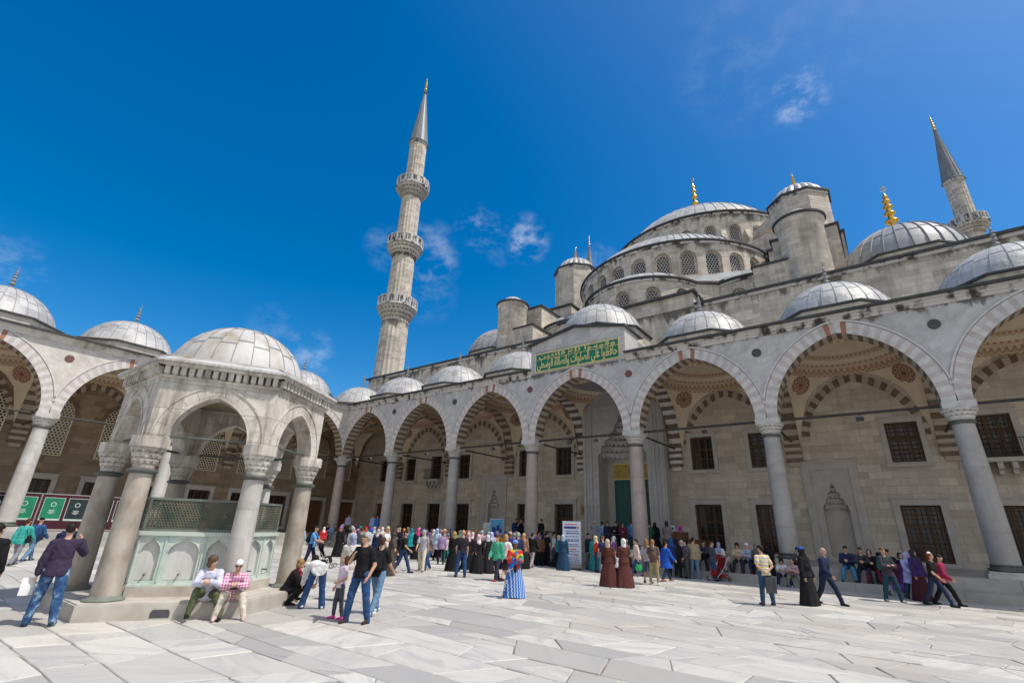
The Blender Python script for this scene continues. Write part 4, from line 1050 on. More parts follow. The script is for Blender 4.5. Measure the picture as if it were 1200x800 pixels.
AR = {'ا': (0xFE8D, 2), 'ت': (0xFE95, 4), 'ة': (0xFE93, 2), 'ح': (0xFEA1, 4), 'س': (0xFEB1, 4), 'ص': (0xFEB9, 4), 'ط': (0xFEC1, 4), 'ظ': (0xFEC5, 4), 'ع': (0xFEC9, 4), 'ف': (0xFED1, 4), 'ق': (0xFED5, 4), 'ل': (0xFEDD, 4), 'م': (0xFEE1, 4), 'ن': (0xFEE5, 4), 'ه': (0xFEE9, 4), 'و': (0xFEED, 2), 'ى': (0xFEEF, 2), 'ي': (0xFEF1, 4)}
def shape_ar(s):
    out = []
    for w in s.split(' '):
        r = ''
        for i, c in enumerate(w):
            b, n = AR[c]; pj = i > 0 and AR[w[i - 1]][1] == 4; nj = i < len(w) - 1 and n == 4
            r += chr(b + (3 if pj and nj else 2 if nj else 1 if pj else 0))
        out.append(r[::-1])
    return ' '.join(out[::-1])
def text_mesh(s, name, mat, width, height, depth=.012):
    c = bpy.data.curves.new(name, 'FONT'); c.body = s; c.extrude = .02; c.offset = .012; c.resolution_u = 3
    o = bpy.data.objects.new(name, c); COL.objects.link(o)
    me = bpy.data.meshes.new_from_object(o.evaluated_get(DG())); bpy.data.objects.remove(o)
    xs = [v.co.x for v in me.vertices]; ys = [v.co.y for v in me.vertices]; zs = [v.co.z for v in me.vertices]
    x0, x1, y0, y1 = min(xs), max(xs), min(ys), max(ys); zr = max(zs) - min(zs) or 1
    for v in me.vertices: v.co = ((v.co.x - (x0 + x1) / 2) / (x1 - x0) * width, -(v.co.z - min(zs)) / zr * depth, (v.co.y - y0) / (y1 - y0) * height)
    me.materials.clear(); me.materials.append(mat); me.name = name
    return me

def build_setting(M):
    build_ground(M)
    U = [0, 7.05, 14.10, 21.15, 28.36, 35.41, 42.46, 49.51]
    A = build_arcade(M, 'mosque_portico', 'shaded grey marble portico of seven pointed arches before the mosque entrance', U, 'F', None, 0, 0, (21.25, 28.26))
    for i, (a, b) in enumerate(zip(U[:-1], U[1:])):
        if i == 3: d = roof_dome(M, A, (a + b) / 2, 3.45, 14.95, 3.05, 2.6)
        else: d = roof_dome(M, A, (a + b) / 2, 3.45, 12.98, 2.85, 2.25)
    # raised centre with gable and inscription
    m = MB(); x0, x1, xc = 21.25, 28.26, 24.755
    F = [(x0, 11.76), (x1, 11.76), (x1, 13.85), (xc, 14.55), (x0, 13.85)]
    m.face([(p[0], -.47, p[1]) for p in F], 0); m.face([(p[0], 1.6, p[1]) for p in F[::-1]], 0)
    for i in (1, 4): m.face([(F[i][0], -.47, F[i][1]), (F[i][0], 1.6, F[i][1]), (F[(i + 1) % 5][0], 1.6, F[(i + 1) % 5][1]), (F[(i + 1) % 5][0], -.47, F[(i + 1) % 5][1])], 0)
    m.box(x0 + .1, -.53, 13.32, x1 - .1, -.468, 13.44, 0)
    for s in (x0, x1 - .45): m.box(s, -.50, 11.9, s + .45, -.468, 13.3, 0)
    g = m.build('gable_wall', [M['marble']], A)
    m = MB()
    for s in (0, 1):
        a, b = ((x0 - .15, 13.82), (xc, 14.56)) if s == 0 else ((xc, 14.56), (x1 + .15, 13.82))
        P = [(a[0], a[1]), (b[0], b[1]), (b[0], b[1] + .13), (a[0], a[1] + .13)]
        m.face([(p[0], -.72, p[1]) for p in P]); m.face([(P[3][0], -.72, P[3][1]), (P[2][0], -.72, P[2][1]), (P[2][0], 2.2, P[2][1]), (P[3][0], 2.2, P[3][1])]); m.face([(P[0][0], -.72, P[0][1]), (P[1][0], -.72, P[1][1]), (P[1][0], 2.2, P[1][1]), (P[0][0], 2.2, P[0][1])])
        e = 0 if s == 0 else 1; q = (P[0], P[3]) if s == 0 else (P[1], P[2]); m.face([(q[0][0], -.72, q[0][1]), (q[1][0], -.72, q[1][1]), (q[1][0], 2.2, q[1][1]), (q[0][0], 2.2, q[0][1])])
    m.build('gable_eave', [M['eave']], g)
    m = MB(); m.box(x0 + .2, 1.6, 11.8, x1 - .2, 6.9, 13.7); m.build('raised_roof', [M['leadD']], A)
    m = MB(); m.box(21.70, -.53, 11.90, 27.86, -.472, 13.12, 0); pn = m.build('inscription_panel', [M['pgreen']], A)
    m = MB()
    for b in ((21.66, 11.86, 27.90, 11.91), (21.66, 13.10, 27.90, 13.15), (21.66, 11.912, 21.71, 13.098), (27.85, 11.912, 27.90, 13.098)): m.box(b[0], -.56, b[1], b[2], -.474, b[3])
    m.box(21.72, -.548, 12.70, 27.84, -.528, 12.725)
    for f in (.155, .30, .42, .50, .66, .76, .885): m.box(21.72 + 6.12 * f, -.547, 12.2 if f in (.30, .5, .76) else 12.5, 21.745 + 6.12 * f, -.528, 13.09)
    m.build('gilt_border', [M['pgold']], pn)
    o = put('gilt_script', text_mesh(shape_ar('حافظوا على الصلوات والصلاة الوسطى'), 'gilt_script', M['pgold'], 5.95, .80), pn, (24.78, -.53, 11.93))
    o = put('gilt_script', text_mesh(shape_ar('وقوموا لله قانتين'), 'gilt_script', M['pgold'], 5.7, .36), pn, (24.78, -.53, 12.74))
    # side arcade
    UL = [-34.40, -27.52, -20.64, -13.76, -6.88, 0.0]
    B = build_arcade(M, 'side_arcade', 'sunlit white marble arcade with low lead domes behind the fountain', UL, 'L', None, pi / 2, 0)
    B.rotation_euler = (0, 0, pi / 2)
    for a, b in zip(UL[:-1], UL[1:]): roof_dome(M, B, (a + b) / 2, 3.45, 12.98, 2.85, 2.25)
    roof_dome(M, B, 3.45, 3.45, 12.98, 2.85, 2.25)
    put('vault', vault_mesh(M, 3.0, (YW - .43) / 2), B, (3.45, (YW + .43) / 2, 0))
    m = MB(); m.box(0, .0, 11.6, 6.9, YW, 12.5); m.build('roof_deck', [M['leadD']], B)
    # courtyard wall behind the side arcade
    W = empty('courtyard_wall', (-YW, -15, 0), pi / 2); tag(W, 'brown stone courtyard wall with pointed lattice windows under the sunlit arcade', 'wall')
    lw = window_set(M, 'lower'); lat = lattice_window(M)
    cs = [-31, -24.08, -17.2, -10.32, -3.44]
    us = [c + s for c in cs for s in (-1.74, 1.74)]
    H = [(u - .82 + 15, u + .82 + 15, 1.25, 3.95) for u in us] + [(5.75 - .95 + 15, 5.75 + .95 + 15, .82, 3.75), (2.3 - .8 + 15, 2.3 + .8 + 15, .82, 3.75)]
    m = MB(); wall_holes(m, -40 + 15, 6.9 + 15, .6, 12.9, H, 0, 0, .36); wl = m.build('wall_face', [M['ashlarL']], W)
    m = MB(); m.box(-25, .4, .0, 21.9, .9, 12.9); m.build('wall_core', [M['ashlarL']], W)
    for u in us:
        add_window(lw, wl, (u + 15, 0, 1.25)); f = put('lattice_window', lat[0], wl, (u + 15, 0, 0)); put('lattice', lat[1], f); put('pane', lat[2], f)
    for u in (2.0 + 15, 5.0 + 15):
        f = put('lattice_window', lat[0], wl, (u, 0, .4)); put('lattice', lat[1], f); put('pane', lat[2], f)
    for u, w in ((5.75 + 15, .95), (2.3 + 15, .8)):
        m = MB(); m.box(u - w - .3, -.07, .8, u - w, .02, 3.75); m.box(u + w, -.07, .8, u + w + .3, .02, 3.75); m.box(u - w - .3, -.07, 3.752, u + w + .3, .02, 4.05)
        d = m.build('doorway', [M['colmarble']], wl); m = MB(); m.box(u - w, .2, .8, u + w, .26, 3.75); m.box(u - .02, .16, .8, u + .02, .21, 3.75); m.build('door', [M['wood']], d)
    build_mosque(M)
    minaret(M, -9.3, 11.0, 3, 'tall pale minaret with three balconies standing clear behind the side arcade')
    minaret(M, -9.3, 67.6, 3, 'distant minaret with only its dark spire showing behind the far turret dome')
    minaret(M, 57.8, 67.6, 3, 'minaret with dark cone and one balcony showing above the big lead dome roof')
    build_fountain(M)
# ------------------------------------------------------------------ people
V3 = Vector
def cap(m, a, b, r0, r1, n=10):
    a, b = V3(a), V3(b); d = b - a; L = d.length
    if L < 1e-5: d = V3((0, 0, 1))
    d.normalize(); t = d.orthogonal().normalized(); w = d.cross(t); rows = []
    for k in range(4): q = pi / 2 * k / 3.5; rows.append((a - d * r0 * cos(q), r0 * max(.02, sin(q))))
    rows.append((a, r0)); rows.append((b, r1))
    for k in range(1, 5): q = pi / 2 * k / 4; rows.append((b + d * r1 * sin(q), r1 * max(.02, cos(q))))
    R = [[tuple(p + (t * cos(2 * pi * j / n) + w * sin(2 * pi * j / n)) * r) for j in range(n)] for p, r in rows]
    m.grid(R, 0, True, flip=True); m.face(R[0], 0); m.face(R[-1][::-1], 0)
def ell(m, c, r, mt=None, n=14, k=9):
    """ellipsoid; mt = 3x3 orientation"""
    rows = []
    for i in range(k + 1):
        q = pi * i / k; row = []
        for j in range(n):
            p = V3((r[0] * max(.02, sin(q)) * cos(2 * pi * j / n), r[1] * max(.02, sin(q)) * sin(2 * pi * j / n), r[2] * cos(q)))
            row.append(tuple(V3(c) + (mt @ p if mt else p)))
        rows.append(row)
    m.grid(rows, 0, True); m.face(rows[0], 0); m.face(rows[-1][::-1], 0)
def loft(m, rings, n=18):
    """rings: (centre, axis_x, axis_y, rx, ry) closed tube"""
    R = []
    for c, ax, ay, rx, ry in rings: R.append([tuple(c + ax * rx * cos(2 * pi * j / n) + ay * ry * sin(2 * pi * j / n)) for j in range(n)])
    m.grid(R, 0, True); m.face(R[0][::-1], 0); m.face(R[-1], 0)
_tmp = []
def wrinkle(me, amp):
    from mathutils import noise as NZ
    N = [v.normal.copy() for v in me.vertices]
    for v, n in zip(me.vertices, N):
        p = v.co
        q = 1 - abs(NZ.noise(V3((p.x * 7 + p.z * 3, p.y * 7 - p.z * 3, p.z * 8)))) * 2
        v.co = p + n * amp * (q * .8 - .3 + .7 * NZ.noise(V3((p.x * 19, p.y * 19, p.z * 13 + 5))))
    me.update()
def solid(m, name, vox, it=2):
    me = bpy.data.meshes.new('t'); me.from_pydata(m.v, [], m.f); o = bpy.data.objects.new('t', me); COL.objects.link(o)
    a = o.modifiers.new('r', 'REMESH'); a.mode = 'VOXEL'; a.voxel_size = vox; a.use_smooth_shade = True
    if it: b = o.modifiers.new('s', 'SMOOTH'); b.factor = .5; b.iterations = it
    r = bpy.data.meshes.new_from_object(o.evaluated_get(DG())); r.name = name
    bpy.data.objects.remove(o); bpy.data.meshes.remove(me)
    if name.startswith(('top_', 'legs_', 'skirt', 'head_scarf', 'head_veil')): wrinkle(r, .010)
    if name.startswith(('head_short', 'head_bob', 'head_long', 'head_curly', 'head_tail', 'head_bun')): wrinkle(r, .007)
    r.materials.clear(); r.materials.append(None)
    return r
POSES = {
 # legs (fwd, out, knee) l, r ; arms (fwd, out, elbow, inward) l, r ; lean ; head yaw, pitch
 'stand':   dict(l=(2, 4, 3), r=(-2, 4, 2), al=(4, 9, 12, 5), ar=(0, 10, 15, 5), lean=1, head=(0, 4)),
 'contra':  dict(l=(8, 6, 8), r=(-4, 3, 0), al=(8, 12, 35, 30), ar=(-4, 8, 10, 5), lean=0, head=(25, 0)),
 'walk':    dict(l=(24, 2, 6), r=(-16, 2, 18), al=(-20, 8, 18, 0), ar=(22, 8, 30, 5), lean=4, head=(0, 2)),
 'stride':  dict(l=(27, 2, 10), r=(-18, 2, 12), al=(-14, 8, 16, 0), ar=(12, 8, 34, 15), lean=6, head=(5, 2)),
 'hold':    dict(l=(3, 5, 4), r=(-2, 4, 2), al=(22, 8, 82, 35), ar=(22, 8, 82, 35), lean=2, head=(0, 14)),
 'photo':   dict(l=(3, 6, 4), r=(-3, 5, 3), al=(58, 14, 118, 28), ar=(58, 14, 118, 28), lean=-1, head=(0, -4)),
 'behind':  dict(l=(2, 5, 2), r=(0, 4, 2), al=(-24, 14, 40, 62), ar=(-24, 14, 40, 62), lean=6, head=(-20, 0)),
 'folded':  dict(l=(14, 6, 10), r=(-8, 5, 2), al=(24, 12, 95, 72), ar=(26, 12, 98, 70), lean=-3, head=(10, -4)),
 'chest':   dict(l=(-4, 7, 4), r=(10, 8, 12), al=(-10, 16, 38, 25), ar=(30, 14, 112, 42), lean=0, head=(30, -4)),
 'oneup':   dict(l=(4, 7, 4), r=(-5, 7, 6), al=(-4, 14, 10, 0), ar=(48, 20, 118, 30), lean=4, head=(0, 6)),
 'bend':    dict(l=(16, 9, 0), r=(8, 9, 2), al=(22, 6, 14, 14), ar=(30, 4, 18, 16), lean=84, head=(0, -10)),
 'crouch':  dict(l=(112, 12, 142), r=(98, 10, 140), al=(40, 6, 30, 30), ar=(44, 6, 26, 28), lean=24, head=(-20, 8)),
 'sit':     dict(l=(84, 8, 82), r=(82, 9, 80), al=(36, 8, 68, 40), ar=(36, 8, 64, 42), lean=16, head=(0, 8)),
 'sitlow':  dict(l=(98, 13, 88), r=(100, 11, 92), al=(48, 8, 62, 42), ar=(46, 9, 66, 44), lean=26, head=(0, 10)),
 'sitlook': dict(l=(90, 18, 84), r=(102, 8, 94), al=(44, 10, 66, 42), ar=(42, 10, 64, 42), lean=22, head=(-55, 2)),
 'sideup':  dict(l=(2, 4, 4), r=(-2, 4, 4), al=(8, 10, 30, 15), ar=(10, 78, 8, 0), lean=4, head=(-20, 8)),
 'lookup':  dict(l=(-4, 3, 6), r=(8, 3, 8), al=(-6, 14, 70, 40), ar=(2, 10, 20, 10), lean=-2, head=(5, -16)),
 'pull':    dict(l=(16, 3, 8), r=(-10, 3, 10), al=(34, 6, 40, 10), ar=(34, 6, 40, 10), lean=8, head=(0, 6)),
}
def rot(v, ax, a): return Matrix.Rotation(radians(a), 3, ax) @ V3(v)
def skeleton(p):
    P = POSES[p]; J = {}
    ld = {}
    for s, k in ((-1, 'l'), (1, 'r')):
        f, o, kn = P[k]
        def D(a): return V3((s * sin(radians(o)), sin(radians(a)) * cos(radians(o)), -cos(radians(a)) * cos(radians(o))))
        th = D(f); sh = D(f - kn); hip = V3((s * .095, 0, -.02)); knee = hip + th * .425; ank = knee + sh * .41
        ld[k] = (hip, knee, ank)
    if p == 'bend': base = V3((0, 0, 0))
    low = min(ld[k][2].z for k in 'lr') - .075
    off = V3((0, 0, -low))
    for k in 'lr': J['hip' + k], J['knee' + k], J['ank' + k] = [q + off for q in ld[k]]
    J['pel'] = off
    sp = rot((0, 0, 1), 'X', -P['lean']); fw = rot((0, 1, 0), 'X', -P['lean'])
    J['sp'], J['fw'] = sp, fw
    N = off + sp * .505; J['neck'] = N
    hy, hp = P['head']
    hl = P['lean'] * .45
    hup = rot((0, 0, 1), 'X', -(hl)); J['head'] = N + sp * .045 + hup * .125
    M3 = Matrix.Rotation(radians(-hy), 3, 'Z') @ Matrix.Rotation(radians(-hl * .6 - hp), 3, 'X'); J['hm'] = M3
    for s, k in ((-1, 'l'), (1, 'r')):
        f, o, e, i = P['a' + k]; S = N - sp * .075 + V3((s * .172, 0, 0))
        if p == 'bend': f -= 0
        def D(a, oo): return V3((s * sin(radians(oo)), sin(radians(a)) * cos(radians(oo)), -cos(radians(a)) * cos(radians(oo))))
        u = D(f, o); ee = radians(i) * min(1, e / 60)
        fo = D(f + e, o * .4)
        if p == 'behind': fo = D(f + 8, -50)
        else: fo = (fo * cos(ee) + V3((-s, 0, 0)) * sin(ee) * (1 if e > 5 else 0)).normalized()
        E = S + u * .285; W = E + fo * .245
        J['sh' + k], J['el' + k], J['wr' + k], J['fo' + k] = S, E, W, fo
    return J
def body_mesh(p, vox=.0105):
    J = skeleton(p); m = MB(); X = V3((1, 0, 0)); sp, fw, pel = J['sp'], J['fw'], J['pel']
    loft(m, [(pel + sp * t, X, fw, a, b) for t, a, b in ((-.09, .10, .075), (-.06, .145, .10), (0, .158, .112), (.12, .138, .098), (.26, .152, .108), (.38, .165, .108), (.45, .145, .085), (.49, .085, .065), (.52, .055, .055))])
    cap(m, J['neck'] - sp * .03, J['head'] - V3((0, 0, .04)), .054, .05)
    H, R = J['head'], J['hm']; at = lambda x, y, z: H + R @ V3((x, y, z))
    ell(m, at(0, -.008, .022), (.074, .092, .092), R); ell(m, at(0, .016, -.035), (.058, .072, .078), R); ell(m, at(0, .052, -.085), (.03, .03, .026), R)
    cap(m, at(0, .085, .012), at(0, .103, -.022), .009, .0145, 8); ell(m, at(0, .088, -.062), (.026, .012, .014), R, 10, 6)
    for s in (-1, 1): ell(m, at(s * .076, -.008, -.005), (.011, .022, .034), R, 8, 6)
    for s, k in ((-1, 'l'), (1, 'r')):
        cap(m, J['hip' + k], J['knee' + k], .085, .056); cap(m, J['knee' + k], J['knee' + k].lerp(J['ank' + k], .35), .054, .056); cap(m, J['knee' + k].lerp(J['ank' + k], .35), J['ank' + k], .056, .038)
        a = J['ank' + k]; cap(m, a + V3((0, -.03, -.042)), a + V3((s * .012, .15, -.052)), .033, .024)
        cap(m, J['sh' + k], J['el' + k], .052, .040); cap(m, J['el' + k], J['wr' + k], .040, .027)
        cap(m, J['neck'] - sp * .05, J['sh' + k], .06, .054)
        hand(m, J['wr' + k], J['fo' + k], s)
    me = solid(m, 'body', vox, 2)
    me.materials.append(MAT['eye']); me.materials.append(MAT['lip'])
    Ri = R.transposed()
    eyes = [V3((s * .031, .082, .010)) for s in (-1, 1)]; br = [V3((s * .031, .086, .034)) for s in (-1, 1)]
    for f in me.polygons:
        q = Ri @ (f.center - H)
        if q.y > .055 and abs(q.z) < .1:
            if any(abs(q.x - e.x) < .015 and abs(q.z - e.z) < .007 for e in eyes) or any(abs(q.x - e.x) < .02 and abs(q.z - e.z) < .005 for e in br): f.material_index = 1
            elif abs(q.x) < .024 and abs(q.z + .063) < .008: f.material_index = 2
    return me
def hand(m, W, d, s):
    """palm, four fingers of unequal length and a thumb, slightly curled"""
    d = d.normalized(); n = V3((-s, .25, 0)); n = (n - d * n.dot(d)); n = n.normalized() if n.length > .1 else d.orthogonal(); w = d.cross(n).normalized()
    if w.y < 0: w = -w
    pc = W + d * .045
    loft(m, [(W + d * t, w, n, a, b) for t, a, b in ((-.01, .024, .020), (.02, .032, .018), (.06, .040, .016), (.088, .039, .013))], 10)
    for i, (o, L) in enumerate(((.030, .062), (.0105, .072), (-.0095, .068), (-.029, .052))):
        a = W + d * .085 + w * o; b = a + d * L * .5 + n * .008 + w * o * .1; c = b + d * L * .38 + n * .022
        cap(m, a, b, .0092, .0088, 6); cap(m, b, c, .0088, .0075, 6)
    a = W + d * .03 + w * .03; b = a + d * .03 + w * .022 + n * .006; c = b + d * .03 + n * .012
    cap(m, a, b, .012, .0105, 6); cap(m, b, c, .0105, .0085, 6)
def top_mesh(p, kind, vox=.014):
    J = skeleton(p); m = MB(); X = V3((1, 0, 0)); sp, fw, pel = J['sp'], J['fw'], J['pel']
    g = {'tee': .018, 'shirt': .024, 'jacket': .036, 'robe': .036, 'coat': .034, 'tunic': .030}[kind]
    hem = {'tee': -.10, 'shirt': -.13, 'jacket': -.14, 'robe': -.10, 'coat': -.12, 'tunic': -.12}[kind]
    hw = {'tee': .004, 'shirt': .012, 'jacket': .018, 'robe': .02, 'coat': .02, 'tunic': .02}[kind]
    loft(m, [(pel + sp * t, X, fw, a + g, b + g) for t, a, b in ((hem, .155 + hw, .115 + hw), (-.04, .160 + hw, .115 + hw), (.05, .152 + hw, .110), (.14, .142, .100), (.26, .152, .108), (.38, .165, .106), (.45, .140, .085), (.492, .08, .066))])
    slv = .55 if kind == 'tee' else 2
    for s, k in ((-1, 'l'), (1, 'r')):
        S, E, W = J['sh' + k], J['el' + k], J['wr' + k]
        cap(m, J['neck'] - sp * .055, S, .058 + g * .6, .054 + g)
        if slv < 1: cap(m, S, S.lerp(E, .62), .052 + g, .054 + g)
        else: cap(m, S, E, .052 + g, .044 + g); cap(m, E, E.lerp(W, .93), .044 + g, .034 + g * .9)
    return solid(m, 'top_' + kind, vox, 2)
def legs_mesh(p, kind, vox=.014):
    J = skeleton(p); m = MB(); X = V3((1, 0, 0)); sp, fw, pel = J['sp'], J['fw'], J['pel']
    g = .008 if kind == 'tight' else .02
    loft(m, [(pel + sp * t, X, fw, a + g, b + g) for t, a, b in ((-.11, .11, .09), (-.06, .150, .108), (0, .152, .108), (.07, .142, .100))])
    for s, k in ((-1, 'l'), (1, 'r')):
        h, kn, a = J['hip' + k], J['knee' + k], J['ank' + k]; e = a + (a - kn).normalized() * .035
        cap(m, h, kn, .086 + g, .058 + g)
        if kind == 'shorts': continue
        cap(m, kn, kn.lerp(e, .45), .058 + g, .055 + g)
        cap(m, kn.lerp(e, .45), e, .055 + g, {'tight': .044, 'straight': .058, 'flare': .082, 'loose': .07}[kind])
    return solid(m, 'legs_' + kind, vox, 2)
def skirt_mesh(p, kind, seed=0):
    """skirt / robe below the waist: lofted cloth with folds, or a draped lap when seated"""
    J = skeleton(p); X = V3((1, 0, 0)); sp, fw, pel = J['sp'], J['fw'], J['pel']
    km, am = (J['kneel'] + J['kneer']) / 2, (J['ankl'] + J['ankr']) / 2
    if p.startswith('sit') or p == 'crouch':
        m = MB()
        for k in 'lr':
            cap(m, J['hip' + k], J['knee' + k], .125, .10); cap(m, J['knee' + k], J['ank' + k] + V3((0, 0, .02)), .10, .12)
        cap(m, pel, km, .14, .10); cap(m, km, am + V3((0, 0, .03)), .10, .13)
        return solid(m, 'skirt', .018, 3)
    dx = max(abs(J['ankl'].x - J['ankr'].x), abs(J['kneel'].x - J['kneer'].x)); dy = abs(J['ankl'].y - J['ankr'].y); ky = abs(J['kneel'].y - J['kneer'].y)
    end = {'long': .0, 'knee': .62, 'coat': .50, 'short': .8}[kind]
    n = 40; rows = []; K = 9
    top = pel + sp * .09; mid = km; bot = am + V3((0, 0, -.055))
    tot = 1 - end * .52 if kind != 'long' else 1.0
    tot = {'long': 1.0, 'knee': .56, 'coat': .64, 'short': .40}[kind]
    for i in range(K + 1):
        t = i / K * tot
        c = top.lerp(mid, t * 2) if t < .5 else mid.lerp(bot, t * 2 - 1)
        fl = .9 if kind == 'long' else .7
        rx = .165 + .13 * t * fl + (dx * .28 * min(1, t * 2)); ry = .135 + .12 * t * fl + (ky * .5 * min(1, t * 2) if t < .5 else ky * .5 + (dy * .5 - ky * .5) * (t * 2 - 1)) * .95
        if i == 0: rx, ry = .165, .13
        rows.append([tuple(c + V3((rx * (1 + .055 * t * sin(9 * a + seed) + .035 * t * sin(5 * a + 2 + seed)) * cos(a), ry * (1 + .055 * t * sin(9 * a + seed) + .035 * t * sin(5 * a + 2 + seed)) * sin(a), .012 * t * sin(4 * a + seed)))) for a in [2 * pi * j / n for j in range(n)]])
    m = MB(); m.grid(rows, 0, True, flip=True); m.face(rows[0], 0)
    me = m.mesh('skirt', [MAT['eye']], 60); me.materials.clear(); me.materials.append(None); return me
def shoe_meshes(p):
    J = skeleton(p); out = []
    for s, k in ((-1, 'l'), (1, 'r')):
        a, kn = J['ank' + k], J['knee' + k]; m = MB()
        flat = V3((0, 1, 0)); z = a.z - .055
        cap(m, a + V3((0, -.045, -.032)), a + V3((s * .008, .03, -.035)), .042, .043); cap(m, a + V3((s * .008, .03, -.038)), a + V3((s * .014, .165, -.047)), .042, .030); cap(m, a, a + V3((0, 0, -.03)), .046, .046)
        for i, v in enumerate(m.v):
            if v[2] < a.z - .074: m.v[i] = (v[0], v[1], a.z - .074)
        out.append(solid(m, 'shoe', .012, 1))
    return out
def head_mesh(p, kind):
    J = skeleton(p); H, R, N, sp = J['head'], J['hm'], J['neck'], J['sp']; at = lambda x, y, z: H + R @ V3((x, y, z)); m = MB()
    if kind == 'short': ell(m, at(0, -.014, .040), (.081, .096, .084), R); ell(m, at(0, -.05, -.01), (.074, .05, .06), R)
    elif kind == 'fringe': ell(m, at(0, -.052, -.004), (.079, .055, .045), R)
    elif kind in ('bob', 'long', 'curly'):
        b = 1.12 if kind == 'curly' else 1
        ell(m, at(0, -.024, .032), (.088 * b, .098 * b, .092 * b), R); ell(m, at(0, -.045, -.05), (.09 * b, .06 * b, .085 * b), R)
        for s in (-1, 1): cap(m, at(s * .075, -.01, .01), at(s * .076, .0, -.095), .024 * b, .02 * b, 8)
        if kind == 'long': cap(m, at(0, -.07, -.03), at(0, -.095, -.25), .06, .035); cap(m, at(-.04, -.06, -.03), at(-.05, -.08, -.22), .05, .03); cap(m, at(.04, -.06, -.03), at(.05, -.08, -.22), .05, .03)
    elif kind == 'tail': ell(m, at(0, -.024, .034), (.082, .094, .09), R); ell(m, at(0, -.05, -.01), (.074, .05, .06), R); cap(m, at(0, -.115, .03), at(0, -.14, -.16), .032, .018)
    elif kind == 'bun': ell(m, at(0, -.024, .034), (.082, .094, .09), R); ell(m, at(0, -.12, .04), (.042, .04, .04), R)
    elif kind == 'scarf':
        ell(m, at(0, -.026, .014), (.098, .110, .116), R); cap(m, at(0, -.02, -.03), N + V3((0, 0, .0)), .090, .095); cap(m, N - sp * .0, N - sp * .10 + J['fw'] * .02, .10, .135)
        ell(m, N - sp * .07, (.175, .125, .075))
    elif kind == 'veil':
        ell(m, at(0, -.020, .012), (.100, .116, .120), R); cap(m, at(0, -.01, -.03), N, .092, .10); ell(m, at(0, .03, -.07), (.08, .085, .06), R); cap(m, N, N - sp * .28, .13, .19); ell(m, N - sp * .10, (.205, .15, .13))
    elif kind == 'cap':
        ell(m, at(0, -.014, .046), (.086, .100, .078), R); ell(m, at(0, .095, .040), (.066, .075, .012), R)
    elif kind == 'hat': ell(m, at(0, -.012, .055), (.088, .100, .075), R); ell(m, at(0, -.012, .04), (.150, .165, .014), R)
    elif kind == 'scarflet': cap(m, N - sp * .02, N - sp * .11, .085, .135); ell(m, N - sp * .09, (.165, .125, .07)); cap(m, N - sp * .08 + J['fw'] * .1, N - sp * .28 + J['fw'] * .13, .06, .03)
    elif kind == 'beret2': ell(m, at(0, -.015, .085), (.082, .06, .052), R)
    elif kind == 'beret': ell(m, at(0, -.03, .062), (.100, .110, .078), R)
    return solid(m, 'head_' + kind, .012, 2)
def shades_mesh(p):
    J = skeleton(p); H, R = J['head'], J['hm']; at = lambda x, y, z: tuple(H + R @ V3((x, y, z))); m = MB()
    for s in (-1, 1):
        ell(m, at(s * .033, .088, .010), (.028, .010, .019), R, 12, 6); m.tube(at(s * .062, .08, .014), at(s * .078, -.02, .01), .004, 5)
    m.tube(at(-.01, .098, .016), at(.01, .098, .016), .004, 5); me = m.mesh('sunglasses', [MAT['eye']], 60); return me
def pack_mesh(p):
    J = skeleton(p); sp, fw, N = J['sp'], J['fw'], J['neck']; m = MB(); X = V3((1, 0, 0))
    loft(m, [(N + sp * t - fw * .185, X, fw, a, b) for t, a, b in ((-.46, .10, .05), (-.43, .14, .08), (-.25, .145, .09), (-.08, .13, .075), (-.03, .08, .04))], 14)
    loft(m, [(N + sp * t - fw * .27, X, fw, a, b) for t, a, b in ((-.42, .07, .02), (-.38, .11, .04), (-.26, .11, .04), (-.22, .07, .02))], 12)
    for s in (-1, 1):
        P = [N + sp * -.05 + X * s * .085 - fw * .15, N + sp * .03 + X * s * .10 - fw * .02, N - sp * .06 + X * s * .115 + fw * .125, N - sp * .24 + X * s * .13 + fw * .12, N - sp * .36 + X * s * .15 - fw * .05, N - sp * .40 + X * s * .12 - fw * .15]
        for a, b in zip(P[:-1], P[1:]): cap(m, a, b, .019, .019, 6)
    return solid(m, 'backpack', .012, 1)
def bag_mesh(p, side=1, drop=.0, big=1.0, long=False):
    """shoulder or hand bag hanging at one side, with its strap"""
    J = skeleton(p); sp, fw, N = J['sp'], J['fw'], J['neck']; m = MB(); X = V3((1, 0, 0)); k = 'r' if side > 0 else 'l'
    if long: c = J['wr' + k] + J['fo' + k] * .08 + V3((0, 0, -.30 * big)); h0 = J['wr' + k] + J['fo' + k] * .07
    else: c = J['pel'] + X * side * .235 + V3((0, -.02, .06 - drop)); h0 = N - sp * .03 + X * side * .13
    w, h, d = .15 * big, .13 * big, .045
    loft(m, [(c + V3((0, 0, z)), V3((0, 1, 0)), V3((1, 0, 0)), a * w, b * d) for z, a, b in ((-h, .7, .6), (-h * .9, 1, 1), (0, 1.0, 1.1), (h * .85, .86, .8), (h, .7, .4))], 14)
    for q in (-1, 1):
        e = c + V3((0, q * w * .75, h * .9))
        if long: cap(m, e, h0, .009, .009, 6)
        else:
            mm = h0 + fw * q * .13 - sp * .10; cap(m, e, mm, .012, .012, 6); cap(m, mm, h0 + V3((0, 0, .035)), .012, .012, 6)
    return solid(m, 'bag', .011, 1)

